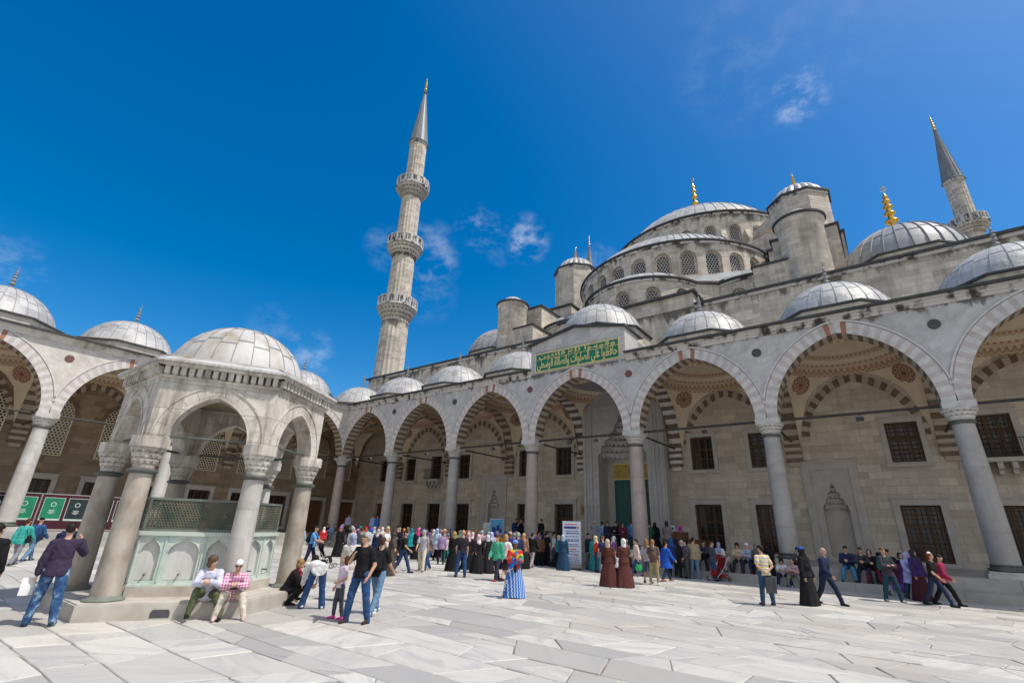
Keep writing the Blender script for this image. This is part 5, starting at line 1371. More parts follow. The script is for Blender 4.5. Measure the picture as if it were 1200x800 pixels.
_C = {}
def cached(key, fn, *a):
    if key not in _C: _C[key] = fn(*a)
    return _C[key]
_CM = {}
def colour(c, kind='c'):
    if isinstance(c, str): return MAT[c]
    k = (kind,) + tuple(round(x, 3) for x in c)
    if k not in _CM:
        nm = {'c': 'cloth', 's': 'skin', 'h': 'hair'}[kind]
        _CM[k] = cloth(nm, c, {'c': .9, 's': .55, 'h': .6}[kind])
    return _CM[k]
def part(root, name, me, mat):
    o = put(name, me, root)
    o.material_slots[0].link = 'OBJECT'; o.material_slots[0].material = mat
    return o
SK = [(.55, .33, .23), (.48, .28, .19), (.60, .38, .28), (.42, .24, .16), (.16, .085, .055)]
def person(loc, heading, pose, top, legs, head, shoes=(.03, .03, .03), h=1.70, skin=0, label=None, group=None, extras=(), seed=0):
    """top=(kind, colour), legs=(kind, colour), head=(kind, colour)"""
    s = h / 1.725
    root = empty('person', loc, heading - pi / 2); root.scale = (s, s, s)
    tag(root, label, 'person', group)
    b = part(root, 'body', cached(('body', pose), body_mesh, pose), colour(SK[skin], 's'))
    part(root, {'tee': 'shirt', 'shirt': 'shirt', 'jacket': 'jacket', 'robe': 'robe_top', 'coat': 'coat_top', 'tunic': 'tunic'}[top[0]], cached(('top', pose, top[0]), top_mesh, pose, top[0]), colour(top[1]))
    if top[0] == 'coat': part(root, 'coat_skirt', cached(('skirt', pose, 'coat', seed % 3), skirt_mesh, pose, 'coat', seed % 3), colour(top[1]))
    if top[0] == 'tunic': part(root, 'tunic_skirt', cached(('skirt', pose, 'short', seed % 3), skirt_mesh, pose, 'short', seed % 3), colour(top[1]))
    if legs[0] in ('long', 'knee'): part(root, 'skirt' if top[0] != 'robe' else 'robe', cached(('skirt', pose, legs[0], seed % 3), skirt_mesh, pose, legs[0], seed % 3), colour(legs[1]))
    else: part(root, 'shorts' if legs[0] == 'shorts' else 'trousers', cached(('legs', pose, legs[0]), legs_mesh, pose, legs[0]), colour(legs[1]))
    for me in cached(('shoe', pose), shoe_meshes, pose): part(root, 'shoe', me, colour(shoes))
    if head: part(root, {'scarf': 'headscarf', 'veil': 'veil', 'cap': 'cap', 'hat': 'hat', 'beret': 'cap'}.get(head[0], 'hair'), cached(('head', pose, head[0]), head_mesh, pose, head[0]), colour(head[1], 'h' if head[0] in ('short', 'bob', 'long', 'curly', 'tail', 'bun', 'fringe') else 'c'))
    for e in extras:
        if e[0] == 'shades': put('sunglasses', cached(('sh', pose), shades_mesh, pose), root); continue
        if e[0] == 'hair': part(root, {'scarflet': 'scarf', 'beret': 'cap', 'beret2': 'hairband'}.get(e[1], 'hair'), cached(('head', pose, e[1]), head_mesh, pose, e[1]), colour(e[2], 'h')); continue
        if e[0] == 'pack': me = cached(('pack', pose), pack_mesh, pose); nm, ct = 'backpack', 'backpack'
        elif e[0] == 'bag': me = cached(('bag', pose) + tuple(e[3:]), bag_mesh, pose, *e[3:]); nm, ct = 'shoulder_bag', 'bag'
        elif e[0] == 'sack': me = cached(('sack', pose) + tuple(e[3:]), bag_mesh, pose, e[3], 0, e[4], True); nm, ct = 'carrier_bag', 'bag'
        o = put(nm, me, None, loc, heading - pi / 2); o.scale = (s, s, s); o.material_slots[0].link = 'OBJECT'; o.material_slots[0].material = colour(e[1])
        tag(o, e[2], ct)
    return root
PEOPLE = [
(26.45,-23.58,0,155.458,'oneup',('shirt','sweater'),('straight','ripped'),('short',(0.018,0.012,0.009)),(0.03,0.06,0.08),1.8,0,(),'man in dark purple sweater and faded ripped jeans, arm raised, beside the fountain',None),
(24.96,-24.37,0,141.731,'stand',('jacket',(0.014,0.014,0.016)),('straight',(0.07,0.075,0.085)),('short',(0.018,0.012,0.009)),(0.014,0.014,0.016),1.72,0,(),'dark haired person in black jacket cut off by the edge of the photo',None),
(12.52,-21.85,0,140.256,'walk',('jacket',(0.05,0.36,0.32)),('straight',(0.22,0.23,0.25)),('short',(0.07,0.035,0.018)),(0.014,0.014,0.016),1.72,0,(('bag',(0.014,0.014,0.016),'black shoulder bag hanging on the teal hooded jacket',1,0.02,1),),'person in teal hooded jacket seen from behind near the banner',None),
(10.57,-21.13,0,129.517,'walk',('jacket',(0.03,0.09,0.22)),('straight',(0.13,0.23,0.36)),('cap',(0.014,0.014,0.016)),(0.014,0.014,0.016),1.75,0,(('bag',(0.018,0.025,0.065),'navy shoulder bag hanging on the blue hooded jacket',1,0.02,1),),'person in blue hooded jacket and light jeans walking to the banner',None),
(19.59,-22.08,0,157.53,'photo',('jacket',(0.018,0.025,0.065)),('straight',(0.07,0.075,0.085)),('short',(0.018,0.012,0.009)),(0.014,0.014,0.016),1.66,0,(),'person in navy jacket half hidden behind the man in purple sweater',None),
(21.5,-22.03,0,86.104,'stand',('coat',(0.07,0.1,0.15)),('straight',(0.07,0.075,0.085)),('scarf',(0.06,0.08,0.12)),(0.014,0.014,0.016),1.66,0,(),'person in slate blue coat standing behind the fountain column',None),
(26.8,-18.99,0,44.458,'crouch',('jacket',(0.014,0.014,0.016)),('straight',(0.014,0.014,0.016)),('bob',(0.3,0.17,0.07)),(0.014,0.014,0.016),1.66,0,(('hairscarf',),),'crouching woman in black with a red scarf at the fountain corner',None),
(28.01,-18.96,0,-201.216,'bend',('shirt',(0.74,0.74,0.75)),('flare',(0.03,0.075,0.19)),('bob',(0.018,0.012,0.009)),(0.74,0.74,0.75),1.68,0,(),'person in white top and flared jeans bending over beside the fountain',None),
(29.37,-19.23,0,-105.604,'lookup',('tee','tie_dye'),('tight',(0.07,0.075,0.085)),('long',(0.07,0.035,0.018)),(0.75,0.08,0.35),1.28,0,(),'little girl in pale pink top, grey leggings and bright pink shoes',None),
(30.03,-19.21,0,-72.526,'chest',('tee',(0.014,0.014,0.016)),('straight',(0.03,0.075,0.19)),('short',(0.4,0.4,0.4)),(0.05,0.03,0.02),1.8,0,(('shades',),),'grey haired man in black shirt, jeans and sunglasses with hand on chest',None),
(29.38,-18.24,0,110.835,'walk',('tee',(0.014,0.014,0.016)),('straight',(0.13,0.23,0.36)),('short',(0.07,0.035,0.018)),(0.74,0.74,0.75),1.72,0,(('pack',(0.014,0.014,0.016),'black backpack worn by the person in light jeans'),),'dark haired person with black backpack and light jeans beside the grey haired man',None),
(27.37,-17.61,0,135.814,'stand',('coat',(0.62,0.58,0.52)),('straight',(0.07,0.075,0.085)),('scarf',(0.3,0.33,0.48)),(0.014,0.014,0.016),1.66,0,(('bag',(0.014,0.014,0.016),'black bag at the hip of the cream coat',1,0.12,1.2),),'woman in long cream coat and lilac grey headscarf seen from behind',None),
(18.14,-13.06,0,37.853,'pull',('tee',(0.1,0.33,0.66)),('straight',(0.018,0.025,0.065)),('short',(0.018,0.012,0.009)),(0.014,0.014,0.016),1.76,0,(('pack',(0.014,0.014,0.016),'black backpack on the man in bright blue shirt'),),'man in bright blue shirt and navy trousers with a pushchair',None),
(7.01,-5.3,0,-23.104,'stand',('jacket',(0.5,0.03,0.03)),('straight',(0.018,0.025,0.065)),('scarf',(0.74,0.74,0.75)),(0.014,0.014,0.016),1.5,0,(),'small person in red jacket and white headscarf beyond the blue shirt',None),
(11.71,-9.84,0,129.083,'walk',('shirt',(0.45,0.6,0.78)),('straight',(0.07,0.075,0.085)),('short',(0.018,0.012,0.009)),(0.014,0.014,0.016),1.7,0,(),'man in pale blue shirt behind the fountain column',None),
(27.424,-21.164,0,-30,'sitlook',('shirt',(0.58,0.58,0.7)),('straight',(0.09,0.11,0.055)),('curly',(0.1,0.07,0.05)),(0.014,0.014,0.016),1.7,0,(),'seated woman with tousled brown hair, pale shirt and olive trousers on the fountain kerb',None),
(27.669,-20.74,0,-26,'sitlow',('shirt','pinkcheck'),('straight',(0.62,0.56,0.46)),('short',(0.7,0.69,0.67)),(0.66,0.42,0.42),1.68,0,(('shades',),),'white haired woman in pink checked shirt and cream trousers sitting on the fountain kerb',None),
(13.14,-8.17,0,115.211,'stand',('robe',(0.014,0.014,0.016)),('long',(0.014,0.014,0.016)),('hat',(0.38,0.12,0.48)),(0.014,0.014,0.016),1.66,0,(),'woman in black robe with a purple hat at the crowd edge',None),
(18.21,-11.01,0,103.991,'stand',('shirt',(0.55,0.56,0.58)),('straight',(0.22,0.23,0.25)),('short',(0.4,0.4,0.4)),(0.014,0.014,0.016),1.72,0,(),'grey haired man in pale grey shirt with his back turned',None),
(19.85,-11.73,0,128.101,'stand',('tee',(0.07,0.075,0.085)),('straight',(0.07,0.075,0.085)),('short',(0.07,0.035,0.018)),(0.014,0.014,0.016),1.74,0,(('bag',(0.6,0.62,0.64),'white bag slung on the charcoal shirt',1,-0.1,1.1),),'person in charcoal shirt carrying a white bag on the back',None),
(12.44,-5.85,0,-17.326,'stand',('jacket',(0.05,0.33,0.18)),('straight',(0.07,0.075,0.085)),('scarf',(0.5,0.03,0.03)),(0.014,0.014,0.016),1.66,0,(),'person in green jacket with a bright red headscarf in the crowd',None),
(15.99,-8.17,0,122.083,'stand',('coat',(0.6,0.58,0.55)),('long',(0.018,0.025,0.065)),('scarf',(0.02,0.08,0.5)),(0.014,0.014,0.016),1.6,0,(),'woman in pale coat with a royal blue headscarf in the crowd',None),
(17.1,-8.58,0,-58.634,'stand',('jacket',(0.018,0.025,0.065)),('long',(0.018,0.025,0.065)),('scarf',(0.55,0.45,0.42)),(0.014,0.014,0.016),1.62,0,(),'woman in navy jacket with a beige pink headscarf in the crowd',None),
(18.98,-9.54,0,20.453,'hold',('tee',(0.74,0.74,0.75)),('straight',(0.33,0.27,0.13)),('cap',(0.4,0.28,0.17)),(0.014,0.014,0.016),1.74,0,(),'man in white shirt and tan cap holding a phone',None),
(22.89,-12.41,0,49.726,'sideup',('robe',(0.075,0.06,0.05)),('long',(0.075,0.06,0.05)),('veil',(0.075,0.06,0.05)),(0.014,0.014,0.016),1.62,0,(),'woman in dark brown cloak with one arm stretched out',None),
(19.24,-9.06,0,-50.695,'hold',('shirt',(0.014,0.014,0.016)),('straight',(0.014,0.014,0.016)),('short',(0.018,0.012,0.009)),(0.014,0.014,0.016),1.86,0,(),'tall man in black shirt and black trousers looking at his hands',None),
(22.35,-11.32,0,33.518,'walk',('tee',(0.014,0.014,0.016)),('straight',(0.03,0.06,0.14)),('short',(0.018,0.012,0.009)),(0.014,0.014,0.016),1.74,0,(),'man in black shirt and dark jeans striding behind the brown cloak',None),
(14.18,-3.53,0,127.807,'stand',('tunic',(0.03,0.36,0.42)),('straight',(0.014,0.014,0.016)),('scarf',(0.02,0.28,0.34)),(0.014,0.014,0.016),1.64,0,(),'woman in long turquoise patterned tunic in the crowd',None),
(16.61,-5.25,0,-22.85,'stand',('robe',(0.014,0.014,0.016)),('long',(0.014,0.014,0.016)),('scarf',(0.7,0.03,0.34)),(0.014,0.014,0.016),1.68,0,(),'woman in black robe with a magenta headscarf',None),
(22.21,-10.07,0,-53.51,'walk',('tee',(0.36,0.38,0.41)),('straight',(0.58,0.53,0.42)),('short',(0.4,0.4,0.4)),(0.18,0.13,0.09),1.78,0,(),'grey haired man in grey shirt and beige trousers walking forward',None),
(22.05,-9.55,0,-84.139,'walk',('shirt',(0.24,0.19,0.19)),('straight',(0.03,0.075,0.19)),('scarf',(0.16,0.1,0.18)),(0.35,0.27,0.19),1.66,0,(),'woman in dark plum headscarf and jeans beside the grey shirted man',None),
(17.61,-4.63,0,105.048,'stand',('tunic',(0.45,0.6,0.78)),('straight',(0.014,0.014,0.016)),('scarf',(0.38,0.5,0.7)),(0.014,0.014,0.016),1.72,0,(),'woman in pale blue tunic and pale blue headscarf',None),
(19.95,-6.57,0,124.472,'stand',('shirt',(0.34,0.24,0.44)),('tight',(0.014,0.014,0.016)),('short',(0.07,0.035,0.018)),(0.014,0.014,0.016),1.58,0,(('bag',(0.28,0.15,0.05),'tan bag on the purple checked shirt',-1,0,0.8),),'person in purple checked shirt with a tan bag',None),
(20.08,-6.32,0,-46.076,'stand',('tee',(0.62,0.5,0.5)),('tight',(0.03,0.3,0.28)),('short',(0.018,0.012,0.009)),(0.014,0.014,0.016),1.45,0,(),'child in white top and teal trousers by the black robes',None),
(22.95,-8.82,0,118.136,'stand',('robe',(0.014,0.014,0.016)),('long',(0.014,0.014,0.016)),('scarf',(0.42,0.33,0.12)),(0.014,0.014,0.016),1.68,1,(),'woman in black robe with a golden olive headscarf',None),
(24.94,-10.42,0,-207.811,'contra',('tee',(0.025,0.022,0.03)),('straight',(0.03,0.075,0.19)),None,(0.12,0.04,0.02),1.8,0,(),'bald man in black shirt and blue jeans with brown shoes',None),
(22.71,-7.57,0,-28.404,'stand',('robe',(0.014,0.014,0.016)),('long',(0.014,0.014,0.016)),('scarf',(0.72,0.42,0.45)),(0.014,0.014,0.016),1.64,0,(),'woman in black robe with a salmon pink headscarf',None),
(20.35,-4.58,0,-68.837,'stand',('jacket',(0.07,0.075,0.085)),('long',(0.014,0.014,0.016)),('scarf',(0.68,0.65,0.58)),(0.014,0.014,0.016),1.62,0,(),'woman in charcoal jacket with an ivory headscarf',None),
(24.1,-8.44,0,-34.52,'walk',('robe',(0.014,0.014,0.016)),('long',(0.014,0.014,0.016)),('scarf',(0.74,0.58,0.64)),(0.014,0.014,0.016),1.66,0,(),'woman in black robe with a white and rose headscarf stepping forward',None),
(19.75,-3.08,0,-49.839,'stand',('coat',(0.42,0.3,0.32)),('long',(0.07,0.075,0.085)),('scarf',(0.62,0.42,0.46)),(0.014,0.014,0.016),1.7,0,(),'woman in dusky rose coat and matching headscarf',None),
(24.34,-8.06,0,-210.55,'walk',('robe',(0.014,0.014,0.016)),('long',(0.014,0.014,0.016)),('scarf',(0.7,0.72,0.78)),(0.014,0.014,0.016),1.66,0,(('bag',(0.45,0.36,0.2),'pale gold handbag beside the black robe with silver headscarf',-1,0.04,0.8),),'woman in black robe with a white and silver headscarf',None),
(21.65,-4.47,0,109.037,'stand',('tunic',(0.5,0.52,0.62)),('long',(0.014,0.014,0.016)),('scarf',(0.58,0.62,0.72)),(0.014,0.014,0.016),1.66,0,(),'woman in pale grey tunic with a grey blue headscarf',None),
(26.6,-10.16,0,-81.682,'stride',('jacket',(0.07,0.38,0.24)),('straight',(0.03,0.03,0.06)),('short',(0.07,0.035,0.018)),(0.5,0.03,0.03),1.74,0,(),'woman in bright green jacket and navy trousers walking',None),
(26.78,-9.9,0,87.489,'walk',('jacket',(0.72,0.71,0.66)),('knee',(0.014,0.014,0.016)),('bob',(0.48,0.3,0.11)),(0.014,0.014,0.016),1.74,0,(('bag',(0.75,0.08,0.35),'bright pink bag carried by the blonde in white jacket',1,0.04,1.1),),'blonde woman in white jacket and short black skirt',None),
(29.87,-13.43,0,-45.583,'hold',('tunic','african'),('long','african_skirt'),('beret',(0.16,0.26,0.55)),(0.014,0.014,0.016),1.6,4,(('sack',(0.014,0.014,0.016),'black handbag held before the blue patterned skirt',1,0.9),),'woman in red, yellow and green shawl over a long blue patterned skirt',None),
(25.83,-7.76,0,116.133,'stand',('jacket',(0.03,0.04,0.1)),('straight',(0.018,0.025,0.065)),('short',(0.4,0.4,0.4)),(0.014,0.014,0.016),1.76,0,(),'grey haired man in navy jacket behind the colourful shawl',None),
(23.88,-4.59,0,120.506,'stand',('coat',(0.3,0.16,0.1)),('long',(0.014,0.014,0.016)),('scarf',(0.6,0.28,0.12)),(0.014,0.014,0.016),1.66,0,(),'woman in rust coat with an orange headscarf',None),
(23.81,-3.72,0,94.577,'walk',('jacket',(0.014,0.014,0.016)),('straight',(0.4,0.33,0.33)),('short',(0.018,0.012,0.009)),(0.014,0.014,0.016),1.76,0,(),'man in black jacket and mauve grey trousers before the column',None),
(22.772,-1.62,0,123.933,'stand',('shirt',(0.05,0.09,0.4)),('straight',(0.014,0.014,0.016)),('short',(0.018,0.012,0.009)),(0.014,0.014,0.016),1.74,0,(),'man in vivid blue shirt beside the black jacket',None),
(23.441,-1.68,0,72.92,'stand',('tee',(0.014,0.014,0.016)),('straight',(0.014,0.014,0.016)),('short',(0.018,0.012,0.009)),(0.014,0.014,0.016),1.8,0,(),'dark haired man in black shirt and black trousers by the notice board',None),
(23.81,-1.55,0,42.181,'stand',('tee',(0.55,0.62,0.74)),('straight',(0.07,0.075,0.085)),('short',(0.018,0.012,0.009)),(0.014,0.014,0.016),1.76,0,(),'man in white and blue shirt with dark trousers near the notice board',None),
(25.59,-3.49,0,111.172,'stand',('robe',(0.02,0.06,0.12)),('long',(0.02,0.06,0.12)),('scarf',(0.42,0.55,0.68)),(0.014,0.014,0.016),1.68,0,(('sack',(0.42,0.34,0.52),'lilac carrier bag held by the petrol blue robe',1,1),),'woman in petrol blue robe with a light blue headscarf',None),
(24.783,-1.53,0,0.53,'stand',('tee',(0.55,0.72,0.05)),('straight',(0.014,0.014,0.016)),('short',(0.018,0.012,0.009)),(0.014,0.014,0.016),1.62,0,(),'person in neon yellow vest half hidden beside the notice board',None),
(25.968,-1.5,0,-1.559,'stand',('jacket',(0.035,0.04,0.06)),('straight',(0.22,0.23,0.25)),('short',(0.018,0.012,0.009)),(0.014,0.014,0.016),1.8,0,(),'man in dark jacket and grey trousers at the edge of the notice board',None),
(27.07,-2.74,0,37.632,'hold',('tee',(0.62,0.05,0.03)),('straight',(0.03,0.05,0.09)),('scarf',(0.62,0.6,0.42)),(0.014,0.014,0.016),1.68,0,(('sack',(0.05,0.48,0.12),'bright green carrier bag held by the woman in red vest',-1,1.3),),'woman in red vest and cream headscarf holding a green bag',None),
(30.39,-8.1,0,104.36,'stand',('robe',(0.1,0.035,0.03)),('long',(0.1,0.035,0.03)),('scarf',(0.56,0.42,0.31)),(0.014,0.014,0.016),1.66,0,(('bag',(0.014,0.014,0.016),'black bag on the brown coat with tan headscarf',-1,0.05,1.1),),'woman in long brown coat with a tan headscarf',None),
(30.3,-7.31,0,-44.368,'stand',('tee',(0.6,0.62,0.68)),('tight',(0.018,0.025,0.065)),('short',(0.07,0.035,0.018)),(0.75,0.08,0.35),1.28,0,(),'small child in white top and pink boots between two brown coats',None),
(30.92,-7.81,0,-220.323,'hold',('robe',(0.1,0.035,0.03)),('long',(0.1,0.035,0.03)),('scarf',(0.74,0.74,0.8)),(0.014,0.014,0.016),1.7,0,(('bag',(0.05,0.03,0.025),'dark brown bag on the coat with white headscarf',1,0.06,1.1),),'woman in long brown coat with a white headscarf',None),
(29.35,-2.93,0,-146.688,'stride',('jacket',(0.66,0.5,0.43)),('tight',(0.03,0.075,0.19)),('bun',(0.018,0.012,0.009)),(0.014,0.014,0.016),1.7,0,(('sack',(0.04,0.42,0.12),'green carrier bag beside the peach jacket',-1,1),),'woman in pale peach jacket and jeans walking with a green bag',None),
(30.88,-5.49,0,92.323,'stand',('tee',(0.42,0.4,0.46)),('shorts',(0.09,0.1,0.16)),('long',(0.3,0.17,0.07)),(0.1,0.07,0.05),1.7,0,(),'long haired blonde woman in shorts and ankle boots',None),
(31.32,-5.87,0,106.644,'contra',('tee',(0.14,0.1,0.08)),('tight',(0.36,0.3,0.13)),('tail',(0.3,0.17,0.07)),(0.74,0.74,0.75),1.7,0,(('pack',(0.12,0.085,0.07),'grey brown backpack on the woman with ponytail'),),'woman with blonde ponytail, olive trousers and white shoes',None),
(31.13,-4.03,0,60.443,'walk',('tunic',(0.02,0.1,0.48)),('tight',(0.02,0.04,0.08)),('short',(0.018,0.012,0.009)),(0.4,0.12,0.08),1.66,0,(('bag',(0.1,0.055,0.03),'brown shoulder bag on the bright blue tunic',-1,0.1,1),),'person in bright blue tunic with a white strap',None),
(30.594,-1.65,0,107.728,'stand',('tunic',(0.025,0.03,0.13)),('straight',(0.014,0.014,0.016)),('scarf',(0.02,0.09,0.35)),(0.2,0.18,0.15),1.72,0,(),'woman in navy flowered tunic with a cobalt headscarf',None),
(31.586,-1.5,0,92.576,'contra',('jacket',(0.36,0.28,0.2)),('straight',(0.13,0.23,0.36)),('short',(0.018,0.012,0.009)),(0.3,0.38,0.45),1.8,0,(),'man in beige jacket and light jeans facing the wall',None),
(30.71,-0.5,0.345,-80,'sit',('shirt',(0.55,0.6,0.72)),('straight',(0.07,0.075,0.085)),('scarf',(0.72,0.68,0.72)),(0.014,0.014,0.016),1.66,0,(),'seated woman in pale blue top with a white headscarf on the step',None),
(31.82,-0.5,0.345,-95,'sit',('jacket',(0.05,0.045,0.07)),('straight',(0.014,0.014,0.016)),('short',(0.018,0.012,0.009)),(0.014,0.014,0.016),1.72,0,(),'seated man in dark jacket with a beige scarf on the step',None),
(32.45,-0.5,0.345,-70,'sit',('shirt',(0.62,0.6,0.62)),('straight',(0.5,0.52,0.6)),('scarf',(0.25,0.35,0.62)),(0.014,0.014,0.016),1.64,0,(),'seated woman with blue headscarf beside the red pushchair',None),
(32.87,-0.5,0.345,-90,'sit',('shirt',(0.55,0.4,0.44)),('tight',(0.018,0.025,0.065)),('short',(0.3,0.17,0.07)),(0.014,0.014,0.016),1.05,0,(),'small child seated on the step beside the red pushchair',None),
(33.32,-0.5,0.345,-85,'sit',('shirt',(0.48,0.4,0.27)),('straight',(0.03,0.03,0.06)),('curly',(0.018,0.012,0.009)),(0.014,0.014,0.016),1.66,0,(),'seated woman with loose dark hair and beige top',None),
(33.77,-0.5,0.345,-98,'sit',('jacket',(0.3,0.36,0.48)),('straight',(0.018,0.025,0.065)),('beret',(0.74,0.74,0.75)),(0.22,0.015,0.05),1.66,0,(),'seated woman in grey blue jacket with a white cap and maroon shoes',None),
(34.66,-0.5,0.345,-100,'sit',('robe',(0.014,0.014,0.016)),('long',(0.014,0.014,0.016)),('veil',(0.014,0.014,0.016)),(0.014,0.014,0.016),1.7,0,(),'seated woman fully veiled in black against the wall',None),
(35.15,-0.97,0,-78,'sitlow',('tee',(0.6,0.62,0.68)),('straight',(0.018,0.025,0.065)),('curly',(0.018,0.012,0.009)),(0.5,0.6,0.75),1.62,0,(),'seated young woman in white shirt and navy overalls, pale shoes',None),
(35.64,-0.97,0,-95,'sitlow',('shirt',(0.52,0.33,0.36)),('straight',(0.2,0.2,0.19)),('bun',(0.018,0.012,0.009)),(0.014,0.014,0.016),1.64,0,(),'seated woman in dusty pink blouse and grey trousers',None),
(37.6,-0.5,0.345,-93,'sit',('jacket',(0.025,0.035,0.09)),('straight',(0.07,0.22,0.38)),('short',(0.018,0.012,0.009)),(0.014,0.014,0.016),1.76,0,(),'seated man in navy jacket and blue jeans by the prayer niche',None),
(38.37,-0.5,0.345,-85,'sit',('jacket',(0.014,0.014,0.016)),('straight',(0.2,0.015,0.06)),('bob',(0.018,0.012,0.009)),(0.014,0.014,0.016),1.66,0,(),'seated person in black top and maroon trousers',None),
(39.01,-0.5,0.345,-102,'sit',('jacket',(0.02,0.018,0.02)),('straight',(0.16,0.01,0.03)),('short',(0.018,0.012,0.009)),(0.014,0.014,0.016),1.68,0,(),'seated person in black partly behind the green backpack',None),
(31.16,-0.5,0.345,-103.665,'sitlook',('shirt',(0.018,0.025,0.065)),('straight',(0.014,0.014,0.016)),('scarf',(0.07,0.075,0.085)),(0.014,0.014,0.016),1.618,0,(),'seated person in navy with a charcoal headscarf near the low cabinet',None),
(32.09,-0.5,0.345,-79.759,'sit',('shirt',(0.014,0.014,0.016)),('straight',(0.07,0.075,0.085)),('short',(0.018,0.012,0.009)),(0.014,0.014,0.016),1.619,0,(),'seated man in black beside the man with the dark jacket',None),
(34.09,-0.5,0.345,-74.437,'sit',('shirt',(0.08,0.07,0.07)),('straight',(0.014,0.014,0.016)),('scarf',(0.12,0.12,0.13)),(0.014,0.014,0.016),1.656,0,(),'seated woman in dusky black with a slate headscarf',None),
(34.37,-0.5,0.345,-113.485,'sitlook',('shirt',(0.12,0.07,0.05)),('straight',(0.07,0.075,0.085)),('short',(0.018,0.012,0.009)),(0.014,0.014,0.016),1.663,0,(),'seated man in dark brown pullover on the step',None),
(38.1,-0.5,0.345,-90.251,'sit',('shirt',(0.06,0.06,0.07)),('straight',(0.018,0.025,0.065)),('short',(0.07,0.035,0.018)),(0.014,0.014,0.016),1.726,0,(),'seated man in charcoal pullover between navy jacket and maroon trousers',None),
(38.73,-0.5,0.345,-94.866,'sitlook',('shirt',(0.05,0.035,0.025)),('straight',(0.014,0.014,0.016)),('scarf',(0.014,0.014,0.016)),(0.014,0.014,0.016),1.633,0,(),'seated woman in dark brown with a black headscarf',None),
(39.47,-0.5,0.345,-114,'sitlook',('shirt',(0.018,0.025,0.065)),('straight',(0.07,0.075,0.085)),('bob',(0.018,0.012,0.009)),(0.014,0.014,0.016),1.673,0,(),'seated person in navy top near the lavender headscarf',None),
(35.84,-0.5,0.345,-91.284,'sitlook',('shirt',(0.07,0.075,0.085)),('straight',(0.014,0.014,0.016)),('short',(0.018,0.012,0.009)),(0.014,0.014,0.016),1.702,0,(),'seated man in dark grey on the upper step behind the pink blouse',None),
(30.791,-1.53,0,79.238,'contra',('jacket',(0.014,0.014,0.016)),('straight',(0.014,0.014,0.016)),('scarf',(0.014,0.014,0.016)),(0.014,0.014,0.016),1.68,0,(),'woman in black jacket and black headscarf standing at the step',None),
(31.21,-1.56,0,-131.602,'contra',('shirt',(0.1,0.08,0.12)),('straight',(0.07,0.075,0.085)),('short',(0.018,0.012,0.009)),(0.014,0.014,0.016),1.68,0,(),'man in smoky purple shirt standing at the step',None),
(32.448,-1.56,0,45.799,'contra',('shirt',(0.07,0.08,0.1)),('straight',(0.03,0.075,0.19)),('short',(0.07,0.035,0.018)),(0.014,0.014,0.016),1.68,0,(),'man in slate shirt standing near the red pushchair',None),
(35.9,-8.39,0,-230.748,'behind',('tee','stripes'),('straight',(0.03,0.08,0.15)),('short',(0.018,0.012,0.009)),(0.1,0.03,0.02),1.72,0,(),'man in yellow striped polo shirt with hands clasped behind his back',None),
(36.87,-7.22,0,-22.227,'stand',('robe',(0.014,0.014,0.016)),('long',(0.014,0.014,0.016)),('veil',(0.014,0.014,0.016)),(0.014,0.014,0.016),1.68,0,(('hair','beret',(0.02,0.09,0.45)),),'woman in full black robe and veil walking beside the bald man',None),
(37.32,-6.4,0,-21.806,'stride',('jacket',(0.02,0.03,0.075)),('straight',(0.02,0.028,0.06)),('fringe',(0.4,0.4,0.4)),(0.014,0.014,0.016),1.76,0,(),'balding man in navy jacket and navy trousers walking',None),
(38.94,-3.55,0,-48.602,'folded',('shirt',(0.06,0.045,0.065)),('straight',(0.02,0.06,0.09)),('short',(0.14,0.07,0.03)),(0.62,0.58,0.52),1.76,0,(('pack',(0.02,0.16,0.11),'dark green backpack on the young man with folded arms'),),'young man in plum shirt with arms folded and pale shoes',None),
(39.54,-1.82,0,-65.094,'pull',('tunic',(0.42,0.46,0.75)),('straight',(0.03,0.1,0.16)),('scarf',(0.42,0.46,0.76)),(0.014,0.014,0.016),1.62,0,(),'woman in lavender headscarf and lavender top with a pushchair',None),
(39.78,-2.19,0,-40.661,'stand',('jacket',(0.05,0.03,0.13)),('long',(0.07,0.02,0.03)),('scarf',(0.04,0.04,0.05)),(0.014,0.014,0.016),1.7,0,(),'woman in dark violet jacket behind the red haired woman',None),
(40.15,-3.51,0,-21.622,'stride',('tee',(0.014,0.014,0.016)),('tight',(0.025,0.035,0.08)),('bob',(0.17,0.05,0.02)),(0.014,0.014,0.016),1.72,0,(('hair','beretband',(0.74,0.74,0.75)),('bag',(0.5,0.03,0.12),'crimson bag carried by the red haired woman',-1,0.05,1)),'red haired woman in black top and white hairband striding',None),
(40.4,-2.93,0,-12.189,'stride',('jacket',(0.3,0.03,0.08)),('straight',(0.014,0.014,0.016)),('short',(0.018,0.012,0.009)),(0.014,0.014,0.016),1.66,0,(),'person in crimson top almost hidden by the red haired woman',None),
(27.46,4.4,0.8,-68.402,'stand',('robe',(0.014,0.014,0.016)),('long',(0.014,0.014,0.016)),('veil',(0.014,0.014,0.016)),(0.014,0.014,0.016),1.715,0,(),'person in black veil and robe near the green portal door',None),
(25.13,2.6,0.8,-53.707,'stand',('jacket',(0.03,0.035,0.06)),('straight',(0.07,0.075,0.085)),('short',(0.018,0.012,0.009)),(0.014,0.014,0.016),1.679,0,(),'person in navy suit with white collar near the green portal door',None),
(25.8,2.4,0.8,-84.624,'hold',('jacket',(0.014,0.014,0.016)),('straight',(0.014,0.014,0.016)),('short',(0.018,0.012,0.009)),(0.014,0.014,0.016),1.696,0,(),'person in black suit near the green portal door',None),
